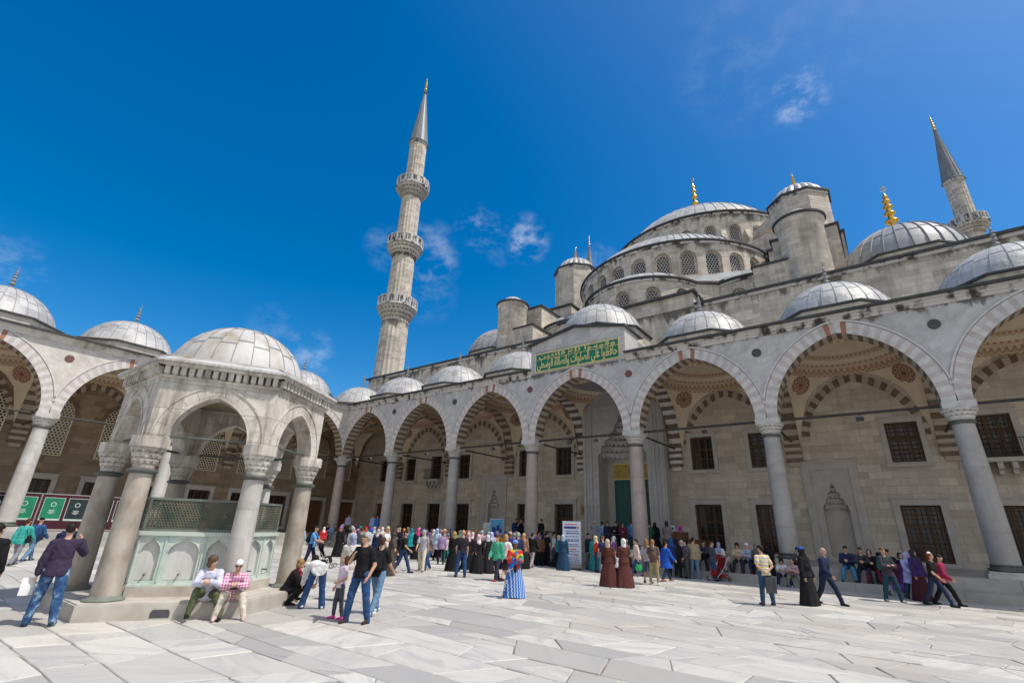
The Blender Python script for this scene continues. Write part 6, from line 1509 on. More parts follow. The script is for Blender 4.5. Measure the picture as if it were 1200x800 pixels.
(26.42,2,0.8,-65.335,'hold',('shirt',(0.16,0.02,0.05)),('straight',(0.014,0.014,0.016)),('long',(0.018,0.012,0.009)),(0.014,0.014,0.016),1.63,0,(),'person in maroon cardigan and long black hair near the green portal door',None),
(26.74,2.5,0.8,103.761,'stand',('tee',(0.08,0.25,0.55)),('straight',(0.03,0.075,0.19)),('short',(0.07,0.035,0.018)),(0.014,0.014,0.016),1.765,0,(),'person in blue and white striped shirt near the green portal door',None),
(24.48,3.2,0.8,96.839,'contra',('shirt',(0.2,0.42,0.7)),('straight',(0.07,0.075,0.085)),('short',(0.018,0.012,0.009)),(0.014,0.014,0.016),1.661,0,(),'person in sky blue shirt near the green portal door',None),
(26.89,3.4,0.8,102.878,'stand',('tee',(0.05,0.3,0.5)),('straight',(0.07,0.075,0.085)),('bob',(0.3,0.17,0.07)),(0.014,0.014,0.016),1.651,0,(),'person in teal blue shirt and fair hair near the green portal door',None),
(23.99,3,0.8,87.747,'hold',('shirt',(0.3,0.31,0.34)),('straight',(0.22,0.23,0.25)),('cap',(0.6,0.6,0.62)),(0.014,0.014,0.016),1.695,0,(),'person in white hat and grey shirt near the green portal door',None),
(27.96,2.2,0.8,81.916,'hold',('shirt',(0.03,0.12,0.08)),('straight',(0.014,0.014,0.016)),('short',(0.018,0.012,0.009)),(0.014,0.014,0.016),1.696,0,(),'person in dark green top near the green portal door',None),
(29.27,1.5,0.8,100.081,'hold',('jacket',(0.22,0.2,0.19)),('long',(0.07,0.075,0.085)),('scarf',(0.04,0.04,0.045)),(0.014,0.014,0.016),1.758,0,(),'person in grey cape and black hood near the green portal door',None),
(17.73,3.6,0.8,-44.109,'photo',('tee',(0.014,0.014,0.016)),('straight',(0.014,0.014,0.016)),('short',(0.018,0.012,0.009)),(0.014,0.014,0.016),1.74,0,(),'person in black shirt photographing on the raised portico floor',None),
(17.28,3.6,0.8,-33.55,'stand',('jacket',(0.02,0.05,0.14)),('straight',(0.014,0.014,0.016)),('short',(0.018,0.012,0.009)),(0.014,0.014,0.016),1.74,0,(),'person in dark blue jacket on the raised portico floor',None),
(19.51,3.6,0.8,-96.397,'contra',('jacket',(0.014,0.014,0.016)),('straight',(0.014,0.014,0.016)),('short',(0.018,0.012,0.009)),(0.014,0.014,0.016),1.74,0,(),'person in black jacket leaning by the pink column on the raised portico floor',None),
(5.28,0.2,0.8,-70.115,'stand',('shirt',(0.3,0.42,0.66)),('straight',(0.07,0.075,0.085)),('short',(0.018,0.012,0.009)),(0.014,0.014,0.016),1.7,0,(),'person in light blue shirt standing up on the far end of the portico',None),
(5.82,0.2,0.8,-80.194,'stand',('shirt',(0.05,0.14,0.48)),('straight',(0.07,0.075,0.085)),('short',(0.018,0.012,0.009)),(0.014,0.014,0.016),1.7,0,(),'person in royal blue shirt standing up on the far end of the portico',None),
(6.35,0.2,0.8,12.269,'stand',('shirt',(0.09,0.09,0.1)),('straight',(0.07,0.075,0.085)),('short',(0.07,0.035,0.018)),(0.014,0.014,0.016),1.7,0,(),'person in dark grey shirt standing up on the far end of the portico',None),
(1.67,0.4,0.8,-48.607,'stand',('shirt',(0.36,0.32,0.5)),('straight',(0.07,0.075,0.085)),('short',(0.018,0.012,0.009)),(0.014,0.014,0.016),1.7,0,(),'person in lilac shirt standing up on the far end of the portico',None),
(0.93,-0.5,0.345,-80,'sit',('shirt',(0.25,0.4,0.62)),('straight',(0.14,0.26,0.42)),('scarf',(0.36,0.36,0.46)),(0.014,0.014,0.016),1.66,0,(),'seated person in pale blue clothes and grey headscarf at the corner steps',None),
(0.33,-0.5,0.345,-95,'sit',('jacket',(0.018,0.025,0.065)),('straight',(0.07,0.075,0.085)),('short',(0.018,0.012,0.009)),(0.014,0.014,0.016),1.7,0,(),'seated person in navy beside the corner column',None),
(3.762,-1.602,0,-63.188,'walk',('tunic',(0.48,0.04,0.07)),('long',(0.014,0.014,0.016)),('scarf',(0.64,0.57,0.45)),(0.014,0.014,0.016),1.703,1,(),'person in crimson tunic with a cream headscarf among the crowd','visitors in the courtyard crowd'),
(8.54,-4.08,0,-159.731,'stand',('jacket',(0.014,0.014,0.016)),('straight',(0.33,0.27,0.13)),('cap',(0.68,0.42,0.3)),(0.014,0.014,0.016),1.646,2,(),'person in black jacket with a peach cap among the crowd','visitors in the courtyard crowd'),
(5.058,-1.785,0,93.229,'contra',('jacket',(0.014,0.014,0.016)),('straight',(0.03,0.075,0.19)),('cap',(0.025,0.035,0.1)),(0.014,0.014,0.016),1.582,0,(),'person in black jacket with a navy cap among the crowd','visitors in the courtyard crowd'),
(11.28,-5.29,0,-173.414,'walk',('robe',(0.16,0.09,0.05)),('long',(0.16,0.09,0.05)),('scarf',(0.64,0.57,0.45)),(0.014,0.014,0.016),1.614,2,(),'person in brown robe with a cream headscarf among the crowd','visitors in the courtyard crowd'),
(8.23,-3.06,0,-125.945,'walk',('coat',(0.2,0.42,0.68)),('long',(0.014,0.014,0.016)),('scarf',(0.64,0.57,0.45)),(0.014,0.014,0.016),1.646,0,(),'person in sky blue long coat with a cream headscarf among the crowd','visitors in the courtyard crowd'),
(7.081,-1.66,0,79.018,'stand',('coat',(0.36,0.6,0.48)),('long',(0.014,0.014,0.016)),('scarf',(0.48,0.04,0.07)),(0.014,0.014,0.016),1.648,2,(),'person in mint long coat with a crimson headscarf among the crowd','visitors in the courtyard crowd'),
(11.14,-4.18,0,-31.101,'stand',('tunic',(0.19,0.18,0.08)),('straight',(0.07,0.075,0.085)),('scarf',(0.36,0.6,0.48)),(0.014,0.014,0.016),1.645,0,(),'person in olive tunic with a mint headscarf among the crowd','visitors in the courtyard crowd'),
(8.01,-1.61,0,132.585,'stand',('jacket',(0.6,0.3,0.36)),('long',(0.018,0.025,0.065)),('scarf',(0.2,0.42,0.68)),(0.014,0.014,0.016),1.653,1,(),'person in rose jacket with a sky blue headscarf among the crowd','visitors in the courtyard crowd'),
(8.524,-1.605,0,-149.98,'contra',('coat',(0.025,0.035,0.1)),('long',(0.018,0.025,0.065)),('scarf',(0.72,0.72,0.73)),(0.014,0.014,0.016),1.637,0,(),'person in navy long coat with a white headscarf among the crowd','visitors in the courtyard crowd'),
(11.01,-2.92,0,-53.699,'walk',('jacket',(0.025,0.035,0.1)),('straight',(0.22,0.23,0.25)),('cap',(0.6,0.3,0.36)),(0.014,0.014,0.016),1.628,0,(),'person in navy jacket with a rose cap among the crowd','visitors in the courtyard crowd'),
(9.442,-1.612,0,-26.705,'walk',('shirt',(0.16,0.09,0.05)),('long',(0.014,0.014,0.016)),('scarf',(0.48,0.39,0.27)),(0.014,0.014,0.016),1.573,1,(),'person in brown shirt with a sand headscarf among the crowd','visitors in the courtyard crowd'),
(10.116,-1.508,0,28.237,'walk',('jacket',(0.28,0.29,0.31)),('straight',(0.33,0.27,0.13)),('cap',(0.16,0.09,0.05)),(0.014,0.014,0.016),1.703,2,(),'person in grey jacket with a brown cap among the crowd','visitors in the courtyard crowd'),
(10.81,-1.79,0,-135.769,'hold',('shirt',(0.025,0.035,0.1)),('straight',(0.014,0.014,0.016)),('cap',(0.2,0.42,0.68)),(0.014,0.014,0.016),1.568,0,(),'person in navy long sleeved shirt with a sky blue cap among the crowd','visitors in the courtyard crowd'),
(11.401,-1.756,0,137.3,'walk',('jacket',(0.014,0.014,0.016)),('long',(0.014,0.014,0.016)),('scarf',(0.72,0.72,0.73)),(0.014,0.014,0.016),1.652,2,(),'person in black jacket with a white headscarf among the crowd','visitors in the courtyard crowd'),
(13.41,-3.19,0,91.233,'stand',('tunic',(0.26,0.1,0.38)),('long',(0.018,0.025,0.065)),('scarf',(0.19,0.18,0.08)),(0.014,0.014,0.016),1.709,0,(),'person in violet tunic with an olive headscarf among the crowd','visitors in the courtyard crowd'),
(12.133,-1.636,0,100.827,'stand',('jacket',(0.06,0.06,0.28)),('straight',(0.33,0.27,0.13)),('cap',(0.64,0.57,0.45)),(0.014,0.014,0.016),1.589,1,(),'person in indigo jacket with a cream cap among the crowd','visitors in the courtyard crowd'),
(12.89,-1.82,0,-70.44,'stand',('coat',(0.06,0.06,0.28)),('long',(0.014,0.014,0.016)),('scarf',(0.48,0.04,0.07)),(0.014,0.014,0.016),1.581,1,(),'person in indigo long coat with a crimson headscarf among the crowd','visitors in the courtyard crowd'),
(13.84,-2.57,0,-27.014,'stand',('shirt',(0.68,0.42,0.3)),('straight',(0.014,0.014,0.016)),('cap',(0.72,0.72,0.73)),(0.014,0.014,0.016),1.719,0,(),'person in peach long sleeved shirt with a white cap among the crowd','visitors in the courtyard crowd'),
(14.37,-2.62,0,-34.274,'hold',('tunic',(0.06,0.06,0.28)),('straight',(0.07,0.075,0.085)),('scarf',(0.2,0.42,0.68)),(0.014,0.014,0.016),1.652,0,(),'person in indigo tunic with a sky blue headscarf among the crowd','visitors in the courtyard crowd'),
(13.623,-1.67,0,96.573,'hold',('shirt',(0.16,0.09,0.05)),('long',(0.018,0.025,0.065)),('scarf',(0.72,0.72,0.73)),(0.014,0.014,0.016),1.582,2,(),'person in brown shirt with a white headscarf among the crowd','visitors in the courtyard crowd'),
(14.46,-1.86,0,-159.274,'walk',('jacket',(0.025,0.035,0.1)),('straight',(0.07,0.075,0.085)),('scarf',(0.48,0.04,0.07)),(0.014,0.014,0.016),1.658,2,(),'person in navy jacket with a crimson headscarf among the crowd','visitors in the courtyard crowd'),
(15.69,-2.22,0,79.338,'stand',('coat',(0.014,0.014,0.016)),('long',(0.018,0.025,0.065)),('scarf',(0.19,0.18,0.08)),(0.014,0.014,0.016),1.587,2,(),'person in black long coat with an olive headscarf among the crowd','visitors in the courtyard crowd'),
(15.017,-1.734,0,-29.212,'stand',('shirt',(0.28,0.29,0.31)),('straight',(0.014,0.014,0.016)),('cap',(0.72,0.72,0.73)),(0.014,0.014,0.016),1.662,0,(),'person in grey long sleeved shirt with a white cap among the crowd','visitors in the courtyard crowd'),
(15.498,-1.588,0,125.665,'contra',('tee',(0.28,0.29,0.31)),('straight',(0.33,0.27,0.13)),('cap',(0.19,0.18,0.08)),(0.014,0.014,0.016),1.721,2,(),'person in grey short sleeved shirt with an olive cap among the crowd','visitors in the courtyard crowd'),
(16.089,-1.722,0,25.046,'stand',('shirt',(0.16,0.09,0.05)),('long',(0.018,0.025,0.065)),('scarf',(0.26,0.1,0.38)),(0.014,0.014,0.016),1.647,0,(),'person in brown shirt with a violet headscarf among the crowd','visitors in the courtyard crowd'),
(18.71,-4.43,0,-96.539,'hold',('robe',(0.06,0.06,0.28)),('long',(0.06,0.06,0.28)),('scarf',(0.16,0.09,0.05)),(0.014,0.014,0.016),1.6,0,(),'person in indigo robe with a brown headscarf among the crowd','visitors in the courtyard crowd'),
(16.872,-1.548,0,1.44,'stand',('tee',(0.64,0.57,0.45)),('straight',(0.014,0.014,0.016)),('cap',(0.48,0.04,0.07)),(0.014,0.014,0.016),1.58,0,(),'person in cream short sleeved shirt with a crimson cap among the crowd','visitors in the courtyard crowd'),
(17.355,-1.737,0,-217.335,'contra',('tunic',(0.025,0.035,0.1)),('long',(0.018,0.025,0.065)),('scarf',(0.62,0.22,0.05)),(0.014,0.014,0.016),1.673,1,(),'person in navy tunic with an orange headscarf among the crowd','visitors in the courtyard crowd'),
(18.32,-2.3,0,-119.088,'walk',('jacket',(0.16,0.09,0.05)),('long',(0.018,0.025,0.065)),('scarf',(0.62,0.22,0.05)),(0.014,0.014,0.016),1.674,1,(),'person in brown jacket with an orange headscarf among the crowd','visitors in the courtyard crowd'),
(17.896,-1.635,0,-199.875,'stand',('jacket',(0.26,0.1,0.38)),('straight',(0.33,0.27,0.13)),('cap',(0.014,0.014,0.016)),(0.014,0.014,0.016),1.603,0,(),'person in violet jacket with a black cap among the crowd','visitors in the courtyard crowd'),
(17.975,-1.542,0,-31.296,'hold',('tunic',(0.19,0.18,0.08)),('straight',(0.07,0.075,0.085)),('scarf',(0.72,0.72,0.73)),(0.014,0.014,0.016),1.583,2,(),'person in olive tunic with a white headscarf among the crowd','visitors in the courtyard crowd'),
(18.573,-1.631,0,92.551,'hold',('tunic',(0.66,0.58,0.2)),('long',(0.018,0.025,0.065)),('scarf',(0.16,0.09,0.05)),(0.014,0.014,0.016),1.595,1,(),'person in lemon tunic with a brown headscarf among the crowd','visitors in the courtyard crowd'),
(18.867,-1.643,0,-75.22,'contra',('tunic',(0.03,0.28,0.3)),('long',(0.014,0.014,0.016)),('scarf',(0.2,0.42,0.68)),(0.014,0.014,0.016),1.629,1,(),'person in teal tunic with a sky blue headscarf among the crowd','visitors in the courtyard crowd'),
(19.386,-1.503,0,-80.405,'walk',('coat',(0.28,0.29,0.31)),('straight',(0.07,0.075,0.085)),('scarf',(0.68,0.42,0.3)),(0.014,0.014,0.016),1.601,1,(),'person in grey long coat with a peach headscarf among the crowd','visitors in the courtyard crowd'),
(19.842,-1.774,0,-113.784,'stand',('shirt',(0.28,0.29,0.31)),('long',(0.014,0.014,0.016)),('scarf',(0.26,0.1,0.38)),(0.014,0.014,0.016),1.629,2,(),'person in grey shirt with a violet headscarf among the crowd','visitors in the courtyard crowd'),
(19.469,-1.71,0,-215.105,'stand',('coat',(0.16,0.09,0.05)),('long',(0.014,0.014,0.016)),('scarf',(0.06,0.06,0.28)),(0.014,0.014,0.016),1.63,2,(),'person in brown long coat with an indigo headscarf among the crowd','visitors in the courtyard crowd'),
(20.446,-1.699,0,55.553,'stand',('tee',(0.68,0.42,0.3)),('straight',(0.22,0.23,0.25)),('cap',(0.06,0.06,0.28)),(0.014,0.014,0.016),1.703,2,(),'person in peach short sleeved shirt with an indigo cap among the crowd','visitors in the courtyard crowd'),
(20.625,-1.724,0,-108.93,'stand',('shirt',(0.16,0.09,0.05)),('long',(0.018,0.025,0.065)),('scarf',(0.2,0.42,0.68)),(0.014,0.014,0.016),1.6,0,(),'person in brown shirt with a sky blue headscarf among the crowd','visitors in the courtyard crowd'),
(21.127,-1.516,0,125.983,'hold',('robe',(0.06,0.06,0.28)),('long',(0.06,0.06,0.28)),('scarf',(0.48,0.39,0.27)),(0.014,0.014,0.016),1.718,2,(),'person in indigo robe with a sand headscarf among the crowd','visitors in the courtyard crowd'),
(21.66,-2.19,0,-40.6,'stand',('shirt',(0.025,0.035,0.1)),('straight',(0.07,0.075,0.085)),('scarf',(0.014,0.014,0.016)),(0.014,0.014,0.016),1.599,2,(),'person in navy shirt with a black headscarf among the crowd','visitors in the courtyard crowd'),
(21.642,-1.502,0,3.267,'walk',('robe',(0.014,0.014,0.016)),('long',(0.014,0.014,0.016)),('scarf',(0.48,0.39,0.27)),(0.014,0.014,0.016),1.605,1,(),'person in black robe with a sand headscarf among the crowd','visitors in the courtyard crowd'),
(22.105,-1.788,0,-9.802,'stand',('shirt',(0.16,0.09,0.05)),('long',(0.014,0.014,0.016)),('scarf',(0.28,0.29,0.31)),(0.014,0.014,0.016),1.642,2,(),'person in brown shirt with a grey headscarf among the crowd','visitors in the courtyard crowd'),
(21.845,-1.662,0,122.494,'walk',('robe',(0.06,0.06,0.28)),('long',(0.06,0.06,0.28)),('scarf',(0.64,0.57,0.45)),(0.014,0.014,0.016),1.56,0,(),'person in indigo robe with a cream headscarf among the crowd','visitors in the courtyard crowd'),
(22.524,-1.741,0,110.266,'hold',('jacket',(0.06,0.06,0.28)),('long',(0.018,0.025,0.065)),('scarf',(0.72,0.72,0.73)),(0.014,0.014,0.016),1.641,0,(),'person in indigo jacket with a white headscarf among the crowd','visitors in the courtyard crowd'),
(22.913,-1.633,0,40.064,'contra',('jacket',(0.014,0.014,0.016)),('long',(0.018,0.025,0.065)),('scarf',(0.62,0.22,0.05)),(0.014,0.014,0.016),1.653,0,(),'person in black jacket with an orange headscarf among the crowd','visitors in the courtyard crowd'),
(22.96,-1.574,0,56.505,'stand',('tee',(0.66,0.58,0.2)),('straight',(0.03,0.075,0.19)),('cap',(0.03,0.28,0.3)),(0.014,0.014,0.016),1.616,1,(),'person in lemon short sleeved shirt with a teal cap among the crowd','visitors in the courtyard crowd'),
(4.26,-1.9,0,-114.957,'stand',('coat',(0.28,0.29,0.31)),('long',(0.018,0.025,0.065)),('scarf',(0.64,0.57,0.45)),(0.014,0.014,0.016),1.711,2,(),'person in grey long coat with a cream headscarf among the crowd','visitors in the courtyard crowd'),
(7.69,-3.11,0,-208.019,'stand',('tunic',(0.68,0.42,0.3)),('long',(0.014,0.014,0.016)),('scarf',(0.025,0.035,0.1)),(0.014,0.014,0.016),1.698,2,(),'person in peach tunic with a navy headscarf among the crowd','visitors in the courtyard crowd'),
(9.72,-4.27,0,143.266,'stand',('jacket',(0.06,0.06,0.28)),('straight',(0.03,0.075,0.19)),('cap',(0.03,0.28,0.3)),(0.014,0.014,0.016),1.66,1,(),'person in indigo jacket with a teal cap among the crowd','visitors in the courtyard crowd'),
(11.79,-4.94,0,-145.684,'stand',('robe',(0.025,0.035,0.1)),('long',(0.025,0.035,0.1)),('scarf',(0.26,0.1,0.38)),(0.014,0.014,0.016),1.627,1,(),'person in navy robe with a violet headscarf among the crowd','visitors in the courtyard crowd'),
(8.77,-2.38,0,135.085,'contra',('jacket',(0.025,0.035,0.1)),('long',(0.014,0.014,0.016)),('scarf',(0.19,0.18,0.08)),(0.014,0.014,0.016),1.648,1,(),'person in navy jacket with an olive headscarf among the crowd','visitors in the courtyard crowd'),
(12.54,-4.62,0,-45.464,'walk',('robe',(0.68,0.42,0.3)),('long',(0.68,0.42,0.3)),('scarf',(0.72,0.72,0.73)),(0.014,0.014,0.016),1.71,1,(),'person in peach robe with a white headscarf among the crowd','visitors in the courtyard crowd'),
(13.29,-4.78,0,36.114,'stand',('tunic',(0.06,0.06,0.28)),('long',(0.018,0.025,0.065)),('scarf',(0.66,0.58,0.2)),(0.014,0.014,0.016),1.722,1,(),'person in indigo tunic with a lemon headscarf among the crowd','visitors in the courtyard crowd'),
(16.73,-6.88,0,66.948,'hold',('shirt',(0.16,0.09,0.05)),('straight',(0.07,0.075,0.085)),('scarf',(0.03,0.28,0.3)),(0.014,0.014,0.016),1.706,0,(),'person in brown shirt with a teal headscarf among the crowd','visitors in the courtyard crowd'),
(12.13,-2.86,0,90.954,'walk',('tunic',(0.62,0.22,0.05)),('long',(0.018,0.025,0.065)),('scarf',(0.64,0.57,0.45)),(0.014,0.014,0.016),1.722,0,(),'person in orange tunic with a cream headscarf among the crowd','visitors in the courtyard crowd'),
(12.85,-3.03,0,81.979,'stand',('tunic',(0.26,0.1,0.38)),('long',(0.014,0.014,0.016)),('scarf',(0.62,0.22,0.05)),(0.014,0.014,0.016),1.588,2,(),'person in violet tunic with an orange headscarf among the crowd','visitors in the courtyard crowd'),
(12.61,-2.39,0,-139.609,'contra',('tunic',(0.06,0.06,0.28)),('long',(0.014,0.014,0.016)),('scarf',(0.26,0.1,0.38)),(0.014,0.014,0.016),1.619,1,(),'person in indigo tunic with a violet headscarf among the crowd','visitors in the courtyard crowd'),
(15.22,-3.61,0,40.423,'hold',('shirt',(0.014,0.014,0.016)),('straight',(0.22,0.23,0.25)),('cap',(0.06,0.06,0.28)),(0.014,0.014,0.016),1.632,0,(),'person in black long sleeved shirt with an indigo cap among the crowd','visitors in the courtyard crowd'),
(17.96,-5.98,0,2.198,'contra',('shirt',(0.025,0.035,0.1)),('long',(0.014,0.014,0.016)),('scarf',(0.2,0.42,0.68)),(0.014,0.014,0.016),1.594,0,(),'person in navy shirt with a sky blue headscarf among the crowd','visitors in the courtyard crowd'),
(15.62,-2.96,0,-162.43,'hold',('coat',(0.48,0.39,0.27)),('long',(0.014,0.014,0.016)),('scarf',(0.72,0.72,0.73)),(0.014,0.014,0.016),1.624,2,(),'person in sand long coat with a white headscarf among the crowd','visitors in the courtyard crowd'),
(16.26,-2.91,0,-174.263,'stand',('coat',(0.2,0.42,0.68)),('long',(0.014,0.014,0.016)),('scarf',(0.6,0.3,0.36)),(0.014,0.014,0.016),1.615,0,(),'person in sky blue long coat with a rose headscarf among the crowd','visitors in the courtyard crowd'),
(18.42,-4.85,0,37.601,'stand',('shirt',(0.28,0.29,0.31)),('straight',(0.22,0.23,0.25)),('cap',(0.68,0.42,0.3)),(0.014,0.014,0.016),1.717,0,(),'person in grey long sleeved shirt with a peach cap among the crowd','visitors in the courtyard crowd'),
(17.58,-3.44,0,-32.905,'stand',('shirt',(0.28,0.29,0.31)),('long',(0.014,0.014,0.016)),('scarf',(0.025,0.035,0.1)),(0.014,0.014,0.016),1.733,1,(),'person in grey shirt with a navy headscarf among the crowd','visitors in the courtyard crowd'),
(19.33,-5.09,0,58.243,'walk',('shirt',(0.014,0.014,0.016)),('straight',(0.22,0.23,0.25)),('cap',(0.62,0.22,0.05)),(0.014,0.014,0.016),1.599,0,(),'person in black long sleeved shirt with an orange cap among the crowd','visitors in the courtyard crowd'),
(17.6,-2.6,0,-44.241,'stand',('shirt',(0.64,0.57,0.45)),('long',(0.018,0.025,0.065)),('scarf',(0.36,0.6,0.48)),(0.014,0.014,0.016),1.658,2,(),'person in cream shirt with a mint headscarf among the crowd','visitors in the courtyard crowd'),
(19.07,-3.49,0,130.989,'stand',('shirt',(0.26,0.1,0.38)),('long',(0.018,0.025,0.065)),('scarf',(0.48,0.39,0.27)),(0.014,0.014,0.016),1.66,0,(),'person in violet shirt with a sand headscarf among the crowd','visitors in the courtyard crowd'),
(18.88,-2.58,0,-133.311,'contra',('jacket',(0.48,0.04,0.07)),('straight',(0.22,0.23,0.25)),('cap',(0.62,0.22,0.05)),(0.014,0.014,0.016),1.738,1,(),'person in crimson jacket with an orange cap among the crowd','visitors in the courtyard crowd'),
(20.1,-3.66,0,-120.833,'contra',('tee',(0.28,0.29,0.31)),('straight',(0.33,0.27,0.13)),('cap',(0.03,0.28,0.3)),(0.014,0.014,0.016),1.67,1,(),'person in grey short sleeved shirt with a teal cap among the crowd','visitors in the courtyard crowd'),
(20.35,-3.15,0,1.059,'contra',('jacket',(0.06,0.06,0.28)),('straight',(0.014,0.014,0.016)),('cap',(0.36,0.6,0.48)),(0.014,0.014,0.016),1.652,0,(),'person in indigo jacket with a mint cap among the crowd','visitors in the courtyard crowd'),
(18.837,-1.678,0,-100.166,'stand',('coat',(0.03,0.28,0.3)),('long',(0.018,0.025,0.065)),('scarf',(0.06,0.06,0.28)),(0.014,0.014,0.016),1.603,2,(),'person in teal long coat with an indigo headscarf among the crowd','visitors in the courtyard crowd'),
(21.18,-3.62,0,-172.349,'stand',('tunic',(0.6,0.3,0.36)),('straight',(0.07,0.075,0.085)),('scarf',(0.06,0.06,0.28)),(0.014,0.014,0.016),1.638,2,(),'person in rose tunic with an indigo headscarf among the crowd','visitors in the courtyard crowd'),
(20.84,-2.62,0,-78.414,'stand',('jacket',(0.62,0.22,0.05)),('straight',(0.03,0.075,0.19)),('cap',(0.6,0.3,0.36)),(0.014,0.014,0.016),1.602,1,(),'person in orange jacket with a rose cap among the crowd','visitors in the courtyard crowd'),
(21.01,-2.05,0,-7.588,'contra',('coat',(0.26,0.1,0.38)),('straight',(0.07,0.075,0.085)),('scarf',(0.014,0.014,0.016)),(0.014,0.014,0.016),1.584,1,(),'person in violet long coat with a black headscarf among the crowd','visitors in the courtyard crowd'),
(20.823,-1.751,0,-179.485,'stand',('tunic',(0.014,0.014,0.016)),('long',(0.014,0.014,0.016)),('scarf',(0.36,0.6,0.48)),(0.014,0.014,0.016),1.71,1,(),'person in black tunic with a mint headscarf among the crowd','visitors in the courtyard crowd'),
(22.77,-3.91,0,-182.797,'walk',('shirt',(0.06,0.06,0.28)),('long',(0.018,0.025,0.065)),('scarf',(0.28,0.29,0.31)),(0.014,0.014,0.016),1.726,1,(),'person in indigo shirt with a grey headscarf among the crowd','visitors in the courtyard crowd'),
(21.953,-1.592,0,-60.737,'walk',('robe',(0.28,0.29,0.31)),('long',(0.28,0.29,0.31)),('scarf',(0.48,0.04,0.07)),(0.014,0.014,0.016),1.723,2,(),'person in grey robe with a crimson headscarf among the crowd','visitors in the courtyard crowd'),
(22.36,-2.41,0,-106.484,'walk',('tunic',(0.28,0.29,0.31)),('long',(0.018,0.025,0.065)),('scarf',(0.66,0.58,0.2)),(0.014,0.014,0.016),1.701,2,(),'person in grey tunic with a lemon headscarf among the crowd','visitors in the courtyard crowd'),
(22.604,-1.69,0,116.103,'hold',('coat',(0.025,0.035,0.1)),('straight',(0.07,0.075,0.085)),('scarf',(0.64,0.57,0.45)),(0.014,0.014,0.016),1.589,1,(),'person in navy long coat with a cream headscarf among the crowd','visitors in the courtyard crowd'),
(23.42,-2.36,0,-222.617,'stand',('jacket',(0.16,0.09,0.05)),('straight',(0.014,0.014,0.016)),('cap',(0.06,0.06,0.28)),(0.014,0.014,0.016),1.631,1,(),'person in brown jacket with an indigo cap among the crowd','visitors in the courtyard crowd'),
(23.251,-1.644,0,-19.631,'contra',('coat',(0.014,0.014,0.016)),('straight',(0.07,0.075,0.085)),('scarf',(0.025,0.035,0.1)),(0.014,0.014,0.016),1.663,2,(),'person in black long coat with a navy headscarf among the crowd','visitors in the courtyard crowd'),
(24.262,-1.779,0,3.775,'walk',('coat',(0.03,0.28,0.3)),('long',(0.014,0.014,0.016)),('scarf',(0.64,0.57,0.45)),(0.014,0.014,0.016),1.679,1,(),'person in teal long coat with a cream headscarf among the crowd','visitors in the courtyard crowd'),
(24.499,-1.595,0,30.431,'contra',('robe',(0.66,0.58,0.2)),('long',(0.66,0.58,0.2)),('scarf',(0.72,0.72,0.73)),(0.014,0.014,0.016),1.644,2,(),'person in lemon robe with a white headscarf among the crowd','visitors in the courtyard crowd'),
(17.88,-1.99,0,63.854,'contra',('shirt',(0.28,0.29,0.31)),('long',(0.014,0.014,0.016)),('scarf',(0.72,0.72,0.73)),(0.014,0.014,0.016),1.645,0,(),'person in grey shirt with a white headscarf among the crowd','visitors in the courtyard crowd'),
(18.842,-1.725,0,-67.748,'walk',('robe',(0.06,0.06,0.28)),('long',(0.06,0.06,0.28)),('scarf',(0.68,0.42,0.3)),(0.014,0.014,0.016),1.599,0,(),'person in indigo robe with a peach headscarf among the crowd','visitors in the courtyard crowd'),
(19.895,-1.797,0,4.44,'hold',('jacket',(0.014,0.014,0.016)),('long',(0.014,0.014,0.016)),('scarf',(0.64,0.57,0.45)),(0.014,0.014,0.016),1.683,2,(),'person in black jacket with a cream headscarf among the crowd','visitors in the courtyard crowd'),
(16.576,-1.604,0,-46.482,'walk',('shirt',(0.025,0.035,0.1)),('straight',(0.07,0.075,0.085)),('scarf',(0.16,0.09,0.05)),(0.014,0.014,0.016),1.666,1,(),'person in navy shirt with a brown headscarf among the crowd','visitors in the courtyard crowd'),
(13.98,-1.523,0,-215.816,'stand',('coat',(0.014,0.014,0.016)),('straight',(0.07,0.075,0.085)),('scarf',(0.6,0.3,0.36)),(0.014,0.014,0.016),1.626,1,(),'person in black long coat with a rose headscarf among the crowd','visitors in the courtyard crowd'),
(11.938,-1.798,0,121.342,'hold',('shirt',(0.28,0.29,0.31)),('straight',(0.07,0.075,0.085)),('scarf',(0.36,0.6,0.48)),(0.014,0.014,0.016),1.564,2,(),'person in grey shirt with a mint headscarf among the crowd','visitors in the courtyard crowd'),
(22.01,-3.28,0,-30.486,'hold',('tee',(0.06,0.06,0.28)),('straight',(0.03,0.075,0.19)),('cap',(0.68,0.42,0.3)),(0.014,0.014,0.016),1.717,1,(),'person in indigo short sleeved shirt with a peach cap among the crowd','visitors in the courtyard crowd'),
(21.597,-1.78,0,-5.43,'stand',('tunic',(0.68,0.42,0.3)),('straight',(0.07,0.075,0.085)),('scarf',(0.2,0.42,0.68)),(0.014,0.014,0.016),1.612,1,(),'person in peach tunic with a sky blue headscarf among the crowd','visitors in the courtyard crowd'),
(23.105,-1.673,0,-204.025,'contra',('tunic',(0.16,0.09,0.05)),('straight',(0.07,0.075,0.085)),('scarf',(0.025,0.035,0.1)),(0.014,0.014,0.016),1.631,2,(),'person in brown tunic with a navy headscarf among the crowd','visitors in the courtyard crowd'),
(9.69,-2.65,0,102.279,'hold',('jacket',(0.014,0.014,0.016)),('straight',(0.07,0.075,0.085)),('scarf',(0.48,0.04,0.07)),(0.014,0.014,0.016),1.61,1,(),'person in black jacket with a crimson headscarf among the crowd','visitors in the courtyard crowd'),
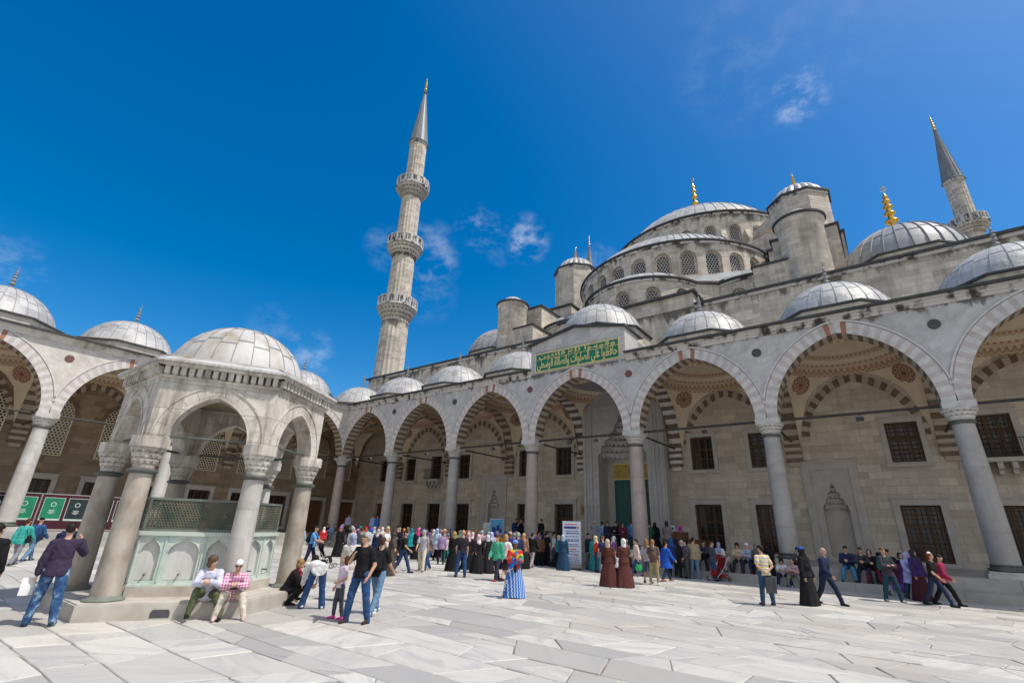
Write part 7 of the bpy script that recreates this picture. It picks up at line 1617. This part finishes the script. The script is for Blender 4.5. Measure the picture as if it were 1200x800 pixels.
(11.44,-3.23,0,86.765,'stand',('robe',(0.28,0.29,0.31)),('long',(0.28,0.29,0.31)),('scarf',(0.6,0.3,0.36)),(0.014,0.014,0.016),1.571,1,(),'person in grey robe with a rose headscarf among the crowd','visitors in the courtyard crowd'),
(26.496,-1.796,0,-227.75,'walk',('robe',(0.03,0.28,0.3)),('long',(0.03,0.28,0.3)),('scarf',(0.19,0.18,0.08)),(0.014,0.014,0.016),1.728,0,(),'person in teal robe with an olive headscarf among the crowd','visitors in the courtyard crowd'),
(27.58,-2.96,0,-224.333,'stand',('tee',(0.025,0.035,0.1)),('straight',(0.22,0.23,0.25)),('cap',(0.16,0.09,0.05)),(0.014,0.014,0.016),1.702,0,(),'person in navy short sleeved shirt with a brown cap among the crowd','visitors in the courtyard crowd'),
(27.554,-1.696,0,-148.025,'contra',('tunic',(0.26,0.1,0.38)),('straight',(0.07,0.075,0.085)),('scarf',(0.72,0.72,0.73)),(0.014,0.014,0.016),1.695,2,(),'person in violet tunic with a white headscarf among the crowd','visitors in the courtyard crowd'),
(28.347,-1.795,0,-188.572,'walk',('jacket',(0.48,0.39,0.27)),('straight',(0.014,0.014,0.016)),('cap',(0.68,0.42,0.3)),(0.014,0.014,0.016),1.63,2,(),'person in sand jacket with a peach cap among the crowd','visitors in the courtyard crowd'),
]
STROLLERS = (((32.66,-1.62,0),2.618,(0.26,0.02,0.025),(0.26,0.02,0.025),'red pushchair standing before the seated women on the step'),((39.218,-1.066,0),-3.56,(0.16,0.05,0.28),(0.1,0.02,0.1),'purple pushchair pushed by the woman in lavender headscarf'),((18.677,-12.643,0),-0.91,(0.014,0.014,0.016),(0.07,0.075,0.085),'black pushchair beside the man in bright blue shirt'))
PAPER = ((26.255,-23.887,0.66),1.666)
FOLDER = ((36.067,-8.563,0.8),-5.598)
CAMPOS = ((27.993,-20.897,0.6),-2.025)
def build_people():
    for i, (x, y, z, hd, pose, top, legs, head, shoes, h, skin, ex, label, group) in enumerate(PEOPLE):
        e2 = []
        for e in ex:
            if e[0] == 'hairscarf': e2.append(('hair', 'scarflet', (.42, .02, .035)))
            elif e[0] == 'hair' and e[1] == 'beretband': e2.append(('hair', 'beret2', e[2]))
            else: e2.append(e)
        person((x, y, z), radians(hd), pose, top, legs, head, shoes, h, skin, label, group, e2, i)
def build_things(M):
    # banner hoarding under the side arcade: maroon panels carrying framed posters
    M['maroon'] = plain('maroon_board', (.055, .006, .014), (.045, .005, .012), 3, .6); M['alu'] = plain('aluminium', (.55, .56, .57), (.48, .49, .5), 5, .35, .6)
    M['pg'] = plain('poster_green', (.01, .24, .12), (.008, .16, .085), 1.6, .5); M['pbk'] = plain('poster_black', (.008, .012, .014), (.02, .05, .05), 1.2, .5); M['pwh'] = plain('poster_white', (.6, .68, .64), (.55, .62, .6), 3, .6); M['pblue'] = plain('poster_blue', (.06, .30, .56), (.10, .40, .62), 5, .5)
    M['navyink'] = plain('navy_ink', (.02, .03, .22), (.02, .03, .2), 3, .6); M['redink'] = plain('red_ink', (.6, .06, .05), (.55, .05, .05), 3, .6); M['boardblue'] = plain('board_pale_blue', (.50, .60, .72), (.60, .67, .76), 1.0, .5)
    root = empty('banner_hoarding', (-.95, -20, .8)); tag(root, 'long maroon hoarding with green and black posters under the side arcade', 'hoarding')
    y = -29.0; k = 0
    while y < -15:
        m = MB(); m.box(-.02, y + .01 + 20, .12, .02, y + 2.40 + 20, 2.06); p = m.build('board_panel', [M['maroon']], root)
        m = MB()
        for a in (y, y + 2.40): m.box(-.03, a - .018 + 20, 0, .035, a + .018 + 20, 2.10)
        m.box(-.03, y + 20, 2.06, .035, y + 2.4 + 20, 2.10); m.box(-.03, y + 20, .08, .035, y + 2.4 + 20, .118); m.build('board_frame', [M['alu']], p)
        for c in (y + .63, y + 1.77):
            mat = M['pg'] if -20.9 < c < -17.7 else M['pbk']
            m = MB(); m.box(.022, c - .46 + 20, .62, .03, c + .46 + 20, 1.86); po = m.build('poster', [mat], p)
            m = MB()
            for b in ((c - .482, .596, c - .462, 1.884), (c + .462, .596, c + .482, 1.884), (c - .46, .596, c + .46, .618), (c - .46, 1.862, c + .46, 1.884)): m.box(.021, b[0] + 20, b[1], .04, b[2] + 20, b[3])
            m.box(.031, c - .455 + 20, .63, .034, c + .455 + 20, .69)
            for i, (w, z) in enumerate(((.30, 1.16), (.22, 1.10), (.34, 1.03), (.18, .97))): m.box(.031, c - w / 2 + 20, z, .034, c + w / 2 + 20, z + .025)
            n = 16
            for q in range(n):
                a, b = 2 * pi * q / n, 2 * pi * (q + 1) / n
                m.face([(.033, c + 20 + .13 * cos(a), 1.50 + .13 * sin(a)), (.033, c + 20 + .13 * cos(b), 1.50 + .13 * sin(b)), (.033, c + 20 + .10 * cos(b), 1.50 + .10 * sin(b)), (.033, c + 20 + .10 * cos(a), 1.50 + .10 * sin(a))])
            m.build('poster_frame', [M['pwh']], po)
        y += 2.42; k += 1
    # tall notice board on the courtyard floor
    nb = empty('notice_board', (25.6, -2.6, 0), radians(28)); tag(nb, 'tall pale blue notice board with lines of navy and red writing', 'notice board')
    m = MB(); m.box(-.50, -.16, .10, .50, .16, 2.36); m.build('board_body', [M['grey']], nb)
    m = MB(); m.box(-.47, -.175, .32, .47, -.162, 2.33); f = m.build('board_face', [M['boardblue']], nb)
    m = MB(); m.box(-.40, -.18, 1.98, .24, -.176, 2.09)
    rnd = random.Random(4); 
    for z, h in ((1.84, .04), (1.72, .06), (1.58, .03), (1.44, .03), (1.36, .05), (1.20, .03), (1.12, .03), (.86, .03), (.74, .03), (.56, .03), (.46, .04), (.36, .04)):
        x = -.36 + rnd.uniform(0, .1)
        while x < .34:
            w = rnd.uniform(.05, .16); m.box(x, -.18, z, min(x + w, .38), -.176, z + h); x += w + .03
    m.build('navy_writing', [M['navyink']], f)
    m = MB(); m.box(-.36, -.18, 2.18, .30, -.176, 2.22); m.box(.28, -.18, 1.97, .37, -.176, 2.11)
    for x, z, w in ((-.1, .96, .3), (.12, .66, .22)): m.box(x, -.18, z, x + w, -.176, z + .05)
    m.build('red_writing', [M['redink']], f)
    m = MB(); m.box(-.46, -.34, 0, -.36, .34, .10); m.box(.36, -.34, 0, .46, .34, .10); m.build('board_foot', [M['iron']], nb)
    # poster stands inside the portico
    for x, y, w, z0, z1, mt, lab in ((17.95, .55, .95, 1.40, 2.42, 'pblue', 'blue picture poster on a stand behind the crowd'), (17.05, .75, .70, 1.46, 2.16, 'pwh', 'small white poster on a stand beside the blue picture poster')):
        r = empty('poster_stand', (x, y, ZF), radians(25)); tag(r, lab, 'poster stand')
        m = MB(); m.box(-w / 2, -.02, z0 - ZF, w / 2, .02, z1 - ZF); m.build('poster_board', [M['alu']], r)
        m = MB(); m.box(-w / 2 + .04, -.028, z0 - ZF + .04, w / 2 - .04, -.022, z1 - ZF - .04, 0)
        if mt == 'pblue':
            for a, b, c, d in ((-.3, .1, -.05, .5), (0, .1, .2, .62), (.22, .1, .36, .42)): m.box(a, -.034, b + z0 - ZF, c, -.029, d + z0 - ZF, 1)
        else:
            for q in range(4): m.box(-.22, -.034, z0 - ZF + .15 + .12 * q, .2 - .05 * (q % 2), -.029, z0 - ZF + .18 + .12 * q, 1)
        m.build('poster', [M[mt], M['navyink' if mt == 'pblue' else 'grey']], r)
        m = MB()
        for s in (-1, 1): m.tube((s * w * .4, 0, z0 - ZF), (s * w * .45, .12, 0), .02, 6); m.tube((s * w * .4, .02, z0 - ZF + .2), (s * w * .4, .5, 0), .02, 6)
        m.build('stand_legs', [M['iron']], r)
    # timber counters with collection signs by the portal
    for x, y, w, h, lab in ((28.75, 4.4, 1.3, 1.22, 'tall brown timber cabinet beside the portal with small signs on it'), (30.0, 4.3, .9, .82, 'low brown timber cabinet next to the tall cabinet')):
        r = empty('timber_cabinet', (x, y, ZF)); tag(r, lab, 'cabinet')
        m = MB(); m.box(-w / 2, -.3, .06, w / 2, .3, h - .04); m.box(-w / 2 + .04, -.26, 0, w / 2 - .04, .26, .06); m.build('cabinet_body', [M['wood']], r)
        m = MB(); m.box(-w / 2 - .03, -.33, h - .038, w / 2 + .03, .33, h); m.build('cabinet_top', [M['wood']], r)
        for s in (-1, 1):
            m = MB(); c = s * w / 4; m.box(c - w / 4 + .03, -.32, .12, c + w / 4 - .03, -.302, h - .1); d = m.build('cabinet_door', [M['wood']], r)
            m = MB(); m.tube((c - s * (w / 4 - .08), -.325, h * .5), (c - s * (w / 4 - .08), -.325, h * .62), .012, 6); m.build('handle', [M['bronze']], d)
    M['pinks'] = plain('pink_card', (.66, .08, .42), (.6, .07, .38), 3, .6); M['lilacs'] = plain('lilac_card', (.52, .42, .62), (.5, .4, .6), 3, .6)
    for x, mt, lab in ((28.3, 'lilacs', 'pale lilac card sign on the tall cabinet'), (28.62, 'pwh', 'white card sign on the tall cabinet'), (29.05, 'pinks', 'hot pink card sign on the tall cabinet')):
        m = MB(); m.box(x - .13, 4.3, 2.022, x + .13, 4.32, 2.36, 0); m.box(x - .05, 4.29, 2.12, x + .05, 4.299, 2.26, 1); m.box(x - .12, 4.321, 2.022, x + .12, 4.42, 2.04, 0); tag(m.build('card_sign', [M[mt], M['navyink']]), lab, 'sign')
    # wall plaque and boom barrier
    M['yel'] = plain('yellow_plaque', (.45, .28, .06), (.40, .25, .05), 4, .5)
    r = empty('wall_plaque', (21.12, YW, 3.28)); tag(r, 'small yellow plaque with a dark mark on the wall beside the portal', 'sign')
    m = MB(); m.box(-.30, -.06, -.34, .30, -.002, .34); m.build('plaque_board', [M['yel']], r)
    m = MB(); m.box(-.12, -.075, -.18, .12, -.062, .2); m.box(-.20, -.075, -.26, .20, -.062, -.22); m.build('plaque_mark', [M['porph']], r)
    for x0, x1, y, lab in ((21.75, 24.6, .0, 'dark metal crowd rail standing beside the pink column'), (26.0, 27.75, .0, 'short dark metal crowd rail in front of the green door')):
        r = empty('crowd_rail', ((x0 + x1) / 2, y, ZF)); tag(r, lab, 'rail'); w = (x1 - x0) / 2
        m = MB(); m.tube((-w, 0, .96), (w, 0, .96), .03, 8); m.build('top_rail', [M['iron']], r, 40)
        for s in (-1, 1):
            m = MB(); m.tube((s * w * .96, 0, .02), (s * w * .96, 0, .95), .028, 8); m.revolve(s * w * .96, 0, [(.17, 0), (.17, .02), (.05, .05)], 14); m.build('post', [M['iron']], r, 40)
    # pushchairs
    def pushchair(loc, rz, fabric, hood, lab):
        r = empty('pushchair', loc, rz); tag(r, lab, 'pushchair')
        m = MB()
        for s in (-.22, .22):
            P = [(s, -.45, 1.02), (s, -.30, .78), (s, .02, .42), (s, .42, .10)]
            for a, b in zip(P[:-1], P[1:]): m.tube(a, b, .013, 6)
            m.tube((s, .12, .50), (s, -.34, .10), .013, 6); m.tube((s, -.45, 1.02), (s, -.53, 1.04), .02, 6)
        for a, b in (((-.22, -.30, .78), (.22, -.30, .78)), ((-.22, .02, .30), (.22, .02, .30)), ((-.22, -.34, .1), (.22, -.34, .1)), ((-.22, .42, .1), (.22, .42, .1))): m.tube(a, b, .012, 6)
        m.build('frame', [M['alu']], r, 40)
        m = MB(); rows = []
        for y, z in ((-.28, .98), (-.20, .72), (-.10, .46), (.02, .40), (.20, .44), (.24, .40), (.30, .20)): rows.append([(x, y + .06 * (1 - (x / .2) ** 2) * (-1 if y < 0 else 0), z + .05 * (x / .2) ** 2) for x in (-.2, -.1, 0, .1, .2)])
        m.grid(rows, 0); m.grid([[(p[0], p[1] - .02, p[2] - .02) for p in q] for q in rows], 0); m.build('seat', [fabric], r, 60)
        m = MB(); rows = []
        for k in range(7):
            a = pi * (.05 + .62 * k / 6); rows.append([(x, -.22 + .36 * sin(a) * (1 - .0 * k), .80 + .36 * -cos(a) * -1 * (1 if 1 else 0) if False else .78 + .34 * cos(a - .9)) for x in (-.21, -.12, 0, .12, .21)])
        m.grid(rows, 0)
        m.build('hood', [hood], r, 60)
        m = MB(); m.box(-.19, -.30, .16, .19, .10, .20); m.box(-.19, -.30, .20, -.17, .10, .32); m.box(.17, -.30, .20, .19, .10, .32); m.build('basket', [fabric], r)
        for x, y in ((-.25, -.34), (.25, -.34), (-.25, .42), (.25, .42)):
            m = MB()
            for k in range(14):
                a, b = 2 * pi * k / 14, 2 * pi * (k + 1) / 14; m.tube((x, y + .085 * cos(a), .10 + .085 * sin(a)), (x, y + .085 * cos(b), .10 + .085 * sin(b)), .016, 6, 0, caps=False)
            m.tube((x - .02, y, .1), (x + .02, y, .1), .022, 8); m.build('wheel', [M['iron']], r, 40)
        return r
    for a in STROLLERS: pushchair(a[0], a[1], colour(a[2]), colour(a[3]), a[4])
    # things in hands
    m = MB(); m.grid([[(-.105, 0, -.15), (0, .012, -.16), (.105, 0, -.15)], [(-.105, 0, 0), (0, -.01, 0), (.105, 0, 0)], [(-.10, .02, .14), (0, .03, .15), (.105, .02, .14)]], 0); m.grid([[(-.105, .004, -.15), (0, .016, -.16), (.105, .004, -.15)], [(-.105, .004, 0), (0, -.006, 0), (.105, .004, 0)], [(-.10, .024, .14), (0, .034, .15), (.105, .024, .14)]], 0)
    tag(m.build('paper_sheet', [M['white']], None, 60, PAPER[0], PAPER[1]), 'folded white paper held by the man in purple sweater', 'paper')
    m = MB(); m.box(-.16, -.02, -.44, .16, .02, 0); m.tube((-.05, 0, 0), (-.05, 0, .05), .01, 6); m.tube((.05, 0, 0), (.05, 0, .05), .01, 6); m.tube((-.05, 0, .05), (.05, 0, .05), .01, 6)
    tag(m.build('document_case', [colour((.06, .06, .065))], None, None, FOLDER[0], FOLDER[1]), 'flat dark grey document case held behind the striped polo shirt', 'case')
    m = MB(); m.box(-.07, -.03, -.045, .07, .03, .045); m.tube((0, .03, 0), (0, .10, 0), .036, 12); m.box(-.03, -.02, .046, .03, .02, .066); tag(m.build('camera_body', [M['iron']], None, None, CAMPOS[0], CAMPOS[1]), 'black camera in the lap of the white haired woman', 'camera')
    # floodlights clipped to the tie rods
    for i, (x, lab) in enumerate(((2.1, 'in the bay at the far corner'), (4.0, 'in the bay at the far corner'), (11.05, 'in the balcony bay'), (17.9, 'in the bay of the blue poster'), (24.0, 'under the green inscription'), (25.9, 'under the green inscription'), (32.3, 'in the bay next to the portal'), (39.1, 'in front of the nearer prayer niche'))):
        r = empty('floodlight', (x, 0, ZSP - .06)); tag(r, 'small floodlight clipped on the tie rod ' + lab, 'floodlight', 'floodlights on the portico tie rods')
        d = i in (4,)
        m = MB(); m.tube((0, 0, .05), (0, 0, -.14), .018, 6); m.build('bracket', [M['iron']], r)
        m = MB(); rz = 0; a = .5
        pts = lambda s, y, z: (s, y * cos(a) - z * sin(a), -.22 + y * sin(a) + z * cos(a))
        P = [pts(s * w, y, z) for y, w, h in ((-.10, .15, .11), (.12, .10, .06)) for s, z in ((-1, -h), (1, -h), (1, h), (-1, h))]
        for q in ((0, 1, 2, 3), (4, 7, 6, 5), (0, 4, 5, 1), (1, 5, 6, 2), (2, 6, 7, 3), (3, 7, 4, 0)): m.face([P[k] for k in q])
        m.build('lamp_body', [M['iron'] if d else M['white']], r)
        m = MB(); m.face([tuple(Vector(P[k]) + Vector((0, -.004, 0))) for k in (0, 1, 2, 3)]); m.build('lamp_glass', [M['glass']], r)
def people_mats(M):
    global MAT
    MAT = {'eye': plain('dark_brown', (.02, .014, .01), (.02, .014, .01), 3, .4), 'lip': plain('lip_rose', (.38, .14, .11), (.36, .13, .1), 3, .5)}
    def obj(nt): return nd(nt, 'ShaderNodeTexCoord').outputs['Object']
    m, nt, b = newmat('wool_sweater', .95, 0, .15); z = noise(nt, obj(nt), 30, 3, .6); nt.links.new(ramp(nt, z, [(.3, (.055, .04, .075)), (.7, (.035, .025, .05))]), b.inputs['Base Color']); MAT['sweater'] = m
    m, nt, b = newmat('ripped_denim', .9, 0, .2); z = noise(nt, obj(nt), 6.5, 4, .6); nt.links.new(ramp(nt, z, [(.38, (.02, .055, .14)), (.55, (.05, .12, .25)), (.66, (.30, .40, .50))]), b.inputs['Base Color']); MAT['ripped'] = m
    m, nt, b = newmat('tie_dye_cotton', .9, 0, .2); z = noise(nt, obj(nt), 14, 2, .5); nt.links.new(ramp(nt, z, [(.35, (.70, .62, .70)), (.5, (.62, .40, .52)), (.62, (.50, .55, .70))]), b.inputs['Base Color']); MAT['tie_dye'] = m
    m, nt, b = newmat('pink_checked_cotton', .9, 0, .2); sp = nd(nt, 'ShaderNodeSeparateXYZ', {0: obj(nt)})
    ck = mth(nt, 'MULTIPLY', mth(nt, 'ADD', mth(nt, 'LESS_THAN', mth(nt, 'FRACT', mth(nt, 'MULTIPLY', sp.outputs[2], 18.0)), .5), mth(nt, 'LESS_THAN', mth(nt, 'FRACT', mth(nt, 'MULTIPLY', sp.outputs[0], 18.0)), .5)), .5)
    nt.links.new(ramp(nt, ck, [(0, (.70, .60, .64)), (.5, (.62, .30, .44)), (1, (.40, .10, .24))]), b.inputs['Base Color']); MAT['pinkcheck'] = m
    m, nt, b = newmat('striped_jersey', .9, 0, .2); s = nd(nt, 'ShaderNodeSeparateXYZ', {0: obj(nt)}).outputs[2]
    f = mth(nt, 'FRACT', mth(nt, 'MULTIPLY', s, 9.5)); nt.links.new(ramp(nt, f, [(0, (.60, .56, .40)), (.28, (.62, .47, .12)), (.5, (.62, .60, .52)), (.72, (.16, .15, .34)), (.84, (.60, .56, .44))]), b.inputs['Base Color']); MAT['stripes'] = m
    m, nt, b = newmat('bright_wax_print', .9, 0, .2); v = nd(nt, 'ShaderNodeTexVoronoi', {'Vector': obj(nt), 'Scale': 7.0}).outputs['Color']; v = nd(nt, 'ShaderNodeSeparateColor', {0: v}).outputs[0]
    nt.links.new(ramp(nt, v, [(0, (.55, .03, .02)), (.3, (.60, .04, .03)), (.45, (.66, .42, .04)), (.6, (.05, .30, .08)), (.8, (.05, .14, .5))]), b.inputs['Base Color']); nt.nodes[-1].color_ramp.interpolation = 'CONSTANT' if nt.nodes[-1].type == 'VALTORGB' else 'LINEAR'; MAT['african'] = m
    m, nt, b = newmat('blue_wax_print', .9, 0, .2); o = obj(nt); sp = nd(nt, 'ShaderNodeSeparateXYZ', {0: o})
    zz = mth(nt, 'MULTIPLY', mth(nt, 'PINGPONG', mth(nt, 'MULTIPLY', sp.outputs[2], 9.0), .5), .5)
    f = mth(nt, 'FRACT', mth(nt, 'ADD', mth(nt, 'MULTIPLY', mth(nt, 'ADD', sp.outputs[0], mth(nt, 'MULTIPLY', sp.outputs[1], .6)), 11.0), zz))
    nt.links.new(ramp(nt, f, [(.0, (.03, .14, .48)), (.56, (.03, .16, .52)), (.66, (.58, .64, .74)), (.86, (.58, .64, .74)), (.94, (.03, .14, .48))]), b.inputs['Base Color']); MAT['african_skirt'] = m
# ------------------------------------------------------------------ camera, light, sky
def build_camera():
    f, p, r, y = 560.9, radians(21.019), radians(-2.044), radians(37.582)
    fwd = Vector((-sin(y) * cos(p), cos(y) * cos(p), sin(p))); rt = Vector((cos(y), sin(y), 0)); up = rt.cross(fwd)
    r2 = cos(r) * rt - sin(r) * up; u2 = cos(r) * up + sin(r) * rt
    cam = bpy.data.cameras.new('camera'); cam.sensor_width = 36; cam.sensor_fit = 'HORIZONTAL'; cam.lens = f / 1200 * 36; cam.clip_end = 5000; cam.clip_start = .05
    o = bpy.data.objects.new('camera', cam); COL.objects.link(o)
    mt = Matrix((r2, u2, -fwd)).transposed().to_4x4(); mt.translation = (39.50, -26.483, 2.02); o.matrix_world = mt
    SC.camera = o
SUN_EL, SUN_AZ = radians(60), radians(17)     # azimuth measured from +X towards +Y
def build_light():
    d = Vector((cos(SUN_EL) * cos(SUN_AZ), cos(SUN_EL) * sin(SUN_AZ), sin(SUN_EL)))
    l = bpy.data.lights.new('sun', 'SUN'); l.energy = 3.5; l.angle = radians(.53); l.color = (1.0, .94, .85)
    o = bpy.data.objects.new('sun', l); COL.objects.link(o); o.rotation_mode = 'QUATERNION'; o.rotation_quaternion = d.to_track_quat('Z', 'Y'); o.location = d * 150
    w = bpy.data.worlds.new('World'); SC.world = w; w.use_nodes = True; nt = w.node_tree; nt.nodes.clear()
    sky = nd(nt, 'ShaderNodeTexSky', sky_type='NISHITA', sun_disc=False, sun_elevation=SUN_EL, sun_rotation=pi / 2 - SUN_AZ, air_density=1.0, dust_density=1.5, ozone_density=3.0, altitude=100)
    hs = nd(nt, 'ShaderNodeHueSaturation', {'Hue': .499, 'Saturation': 1.52, 'Value': .90, 'Color': sky.outputs[0]})
    tc = nd(nt, 'ShaderNodeTexCoord').outputs['Generated']
    nrm = nd(nt, 'ShaderNodeVectorMath', {0: tc}, operation='NORMALIZE').outputs[0]
    tot = None
    for dv, rad, den in CLOUDS:
        dt = nd(nt, 'ShaderNodeVectorMath', {0: nrm, 1: Vector(dv).normalized()}, operation='DOT_PRODUCT').outputs['Value']
        k = nd(nt, 'ShaderNodeMapRange', {'Value': dt, 'From Min': cos(rad * 1.05), 'From Max': 1.0, 'To Min': 0.0, 'To Max': den * .52}, interpolation_type='SMOOTHSTEP').outputs[0]
        tot = k if tot is None else mth(nt, 'MAXIMUM', tot, k)
    st = nd(nt, 'ShaderNodeVectorMath', {0: nrm, 1: (1, 1, 1.7)}, operation='MULTIPLY').outputs[0]
    so = nd(nt, 'ShaderNodeVectorMath', {0: st, 1: (3.7, 1.9, 5.3)}, operation='ADD').outputs[0]
    n = noise(nt, so, 19.0, 10, .64, .1)
    wisp = mth(nt, 'MULTIPLY', tot, nd(nt, 'ShaderNodeMapRange', {'Value': n, 'From Min': .40, 'From Max': .78}, interpolation_type='SMOOTHSTEP').outputs[0])
    # bank of unseen cloud behind the camera and low haze, added as neutral fill
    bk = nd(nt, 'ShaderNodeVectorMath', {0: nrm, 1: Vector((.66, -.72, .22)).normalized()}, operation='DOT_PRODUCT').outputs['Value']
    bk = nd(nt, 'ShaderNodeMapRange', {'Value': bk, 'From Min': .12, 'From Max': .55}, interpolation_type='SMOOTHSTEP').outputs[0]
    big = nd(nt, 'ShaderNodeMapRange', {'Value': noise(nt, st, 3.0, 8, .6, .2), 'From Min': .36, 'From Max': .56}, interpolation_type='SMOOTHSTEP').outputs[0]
    fill_bank = mth(nt, 'MULTIPLY', bk, big)
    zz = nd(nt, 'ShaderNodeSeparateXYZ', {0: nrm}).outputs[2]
    fill_haze = nd(nt, 'ShaderNodeMapRange', {'Value': zz, 'From Min': .16, 'From Max': -.02, 'To Min': 0.0, 'To Max': .8}, interpolation_type='SMOOTHSTEP').outputs[0]
    col = mixc(nt, fill_haze, hs.outputs[0], (4.4, 4.25, 3.9))
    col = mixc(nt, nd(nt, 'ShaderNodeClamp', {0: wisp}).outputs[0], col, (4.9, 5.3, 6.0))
    col = mixc(nt, fill_bank, col, (5.2, 4.95, 4.55))
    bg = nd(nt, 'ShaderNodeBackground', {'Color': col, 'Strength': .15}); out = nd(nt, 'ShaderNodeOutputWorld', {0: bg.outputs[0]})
    SC.view_settings.view_transform = 'Standard'; SC.view_settings.look = 'None'; SC.view_settings.exposure = EXPO; SC.view_settings.gamma = 1.0
    SC.view_settings.use_curve_mapping = False
    SC.cycles.max_bounces = 8; SC.cycles.diffuse_bounces = 6; SC.cycles.transparent_max_bounces = 12
EXPO = 0.2
CLOUDS = [((-0.5647, 0.607, 0.5592), radians(3), 0.8), ((-0.493, 0.6769, 0.5466), radians(3.2), 1.0), ((-0.536, 0.6565, 0.5308), radians(2.5), 0.3), ((-0.7027, 0.4992, 0.507), radians(3), 0.35), ((-0.6574, 0.5608, 0.5033), radians(4.5), 0.6), ((-0.6793, 0.5908, 0.4353), radians(4), 0.22), ((0.0042, 0.7407, 0.6718), radians(3), 0.9), ((-0.8618, 0.3868, 0.3283), radians(3), 0.2), ((-0.8401, 0.4528, 0.2987), radians(3), 0.6), ((-0.9506, 0.0336, 0.3085), radians(4), 0.4), ((-0.0445, 0.6757, 0.7358), radians(8), 0.14), ((0.0409, 0.6752, 0.7365), radians(8), 0.10), ((-0.3809, 0.768, 0.5148), radians(2.5), 0.3), ((-0.8522, 0.4303, 0.2976), radians(3), 0.3)]
M = make_mats()
M['granitef'] = plain('fountain_granite', (.45, .405, .34), (.27, .23, .18), 3.2, .6, sc=(1, 1, .5), lo=.38, hi=.68, bs=.1)
M['bronzeg'] = plain('green_bronze', (.12, .145, .12), (.20, .215, .185), 4, .6)
people_mats(M)
build_setting(M)
build_people()
build_things(M)
build_camera(); build_light()
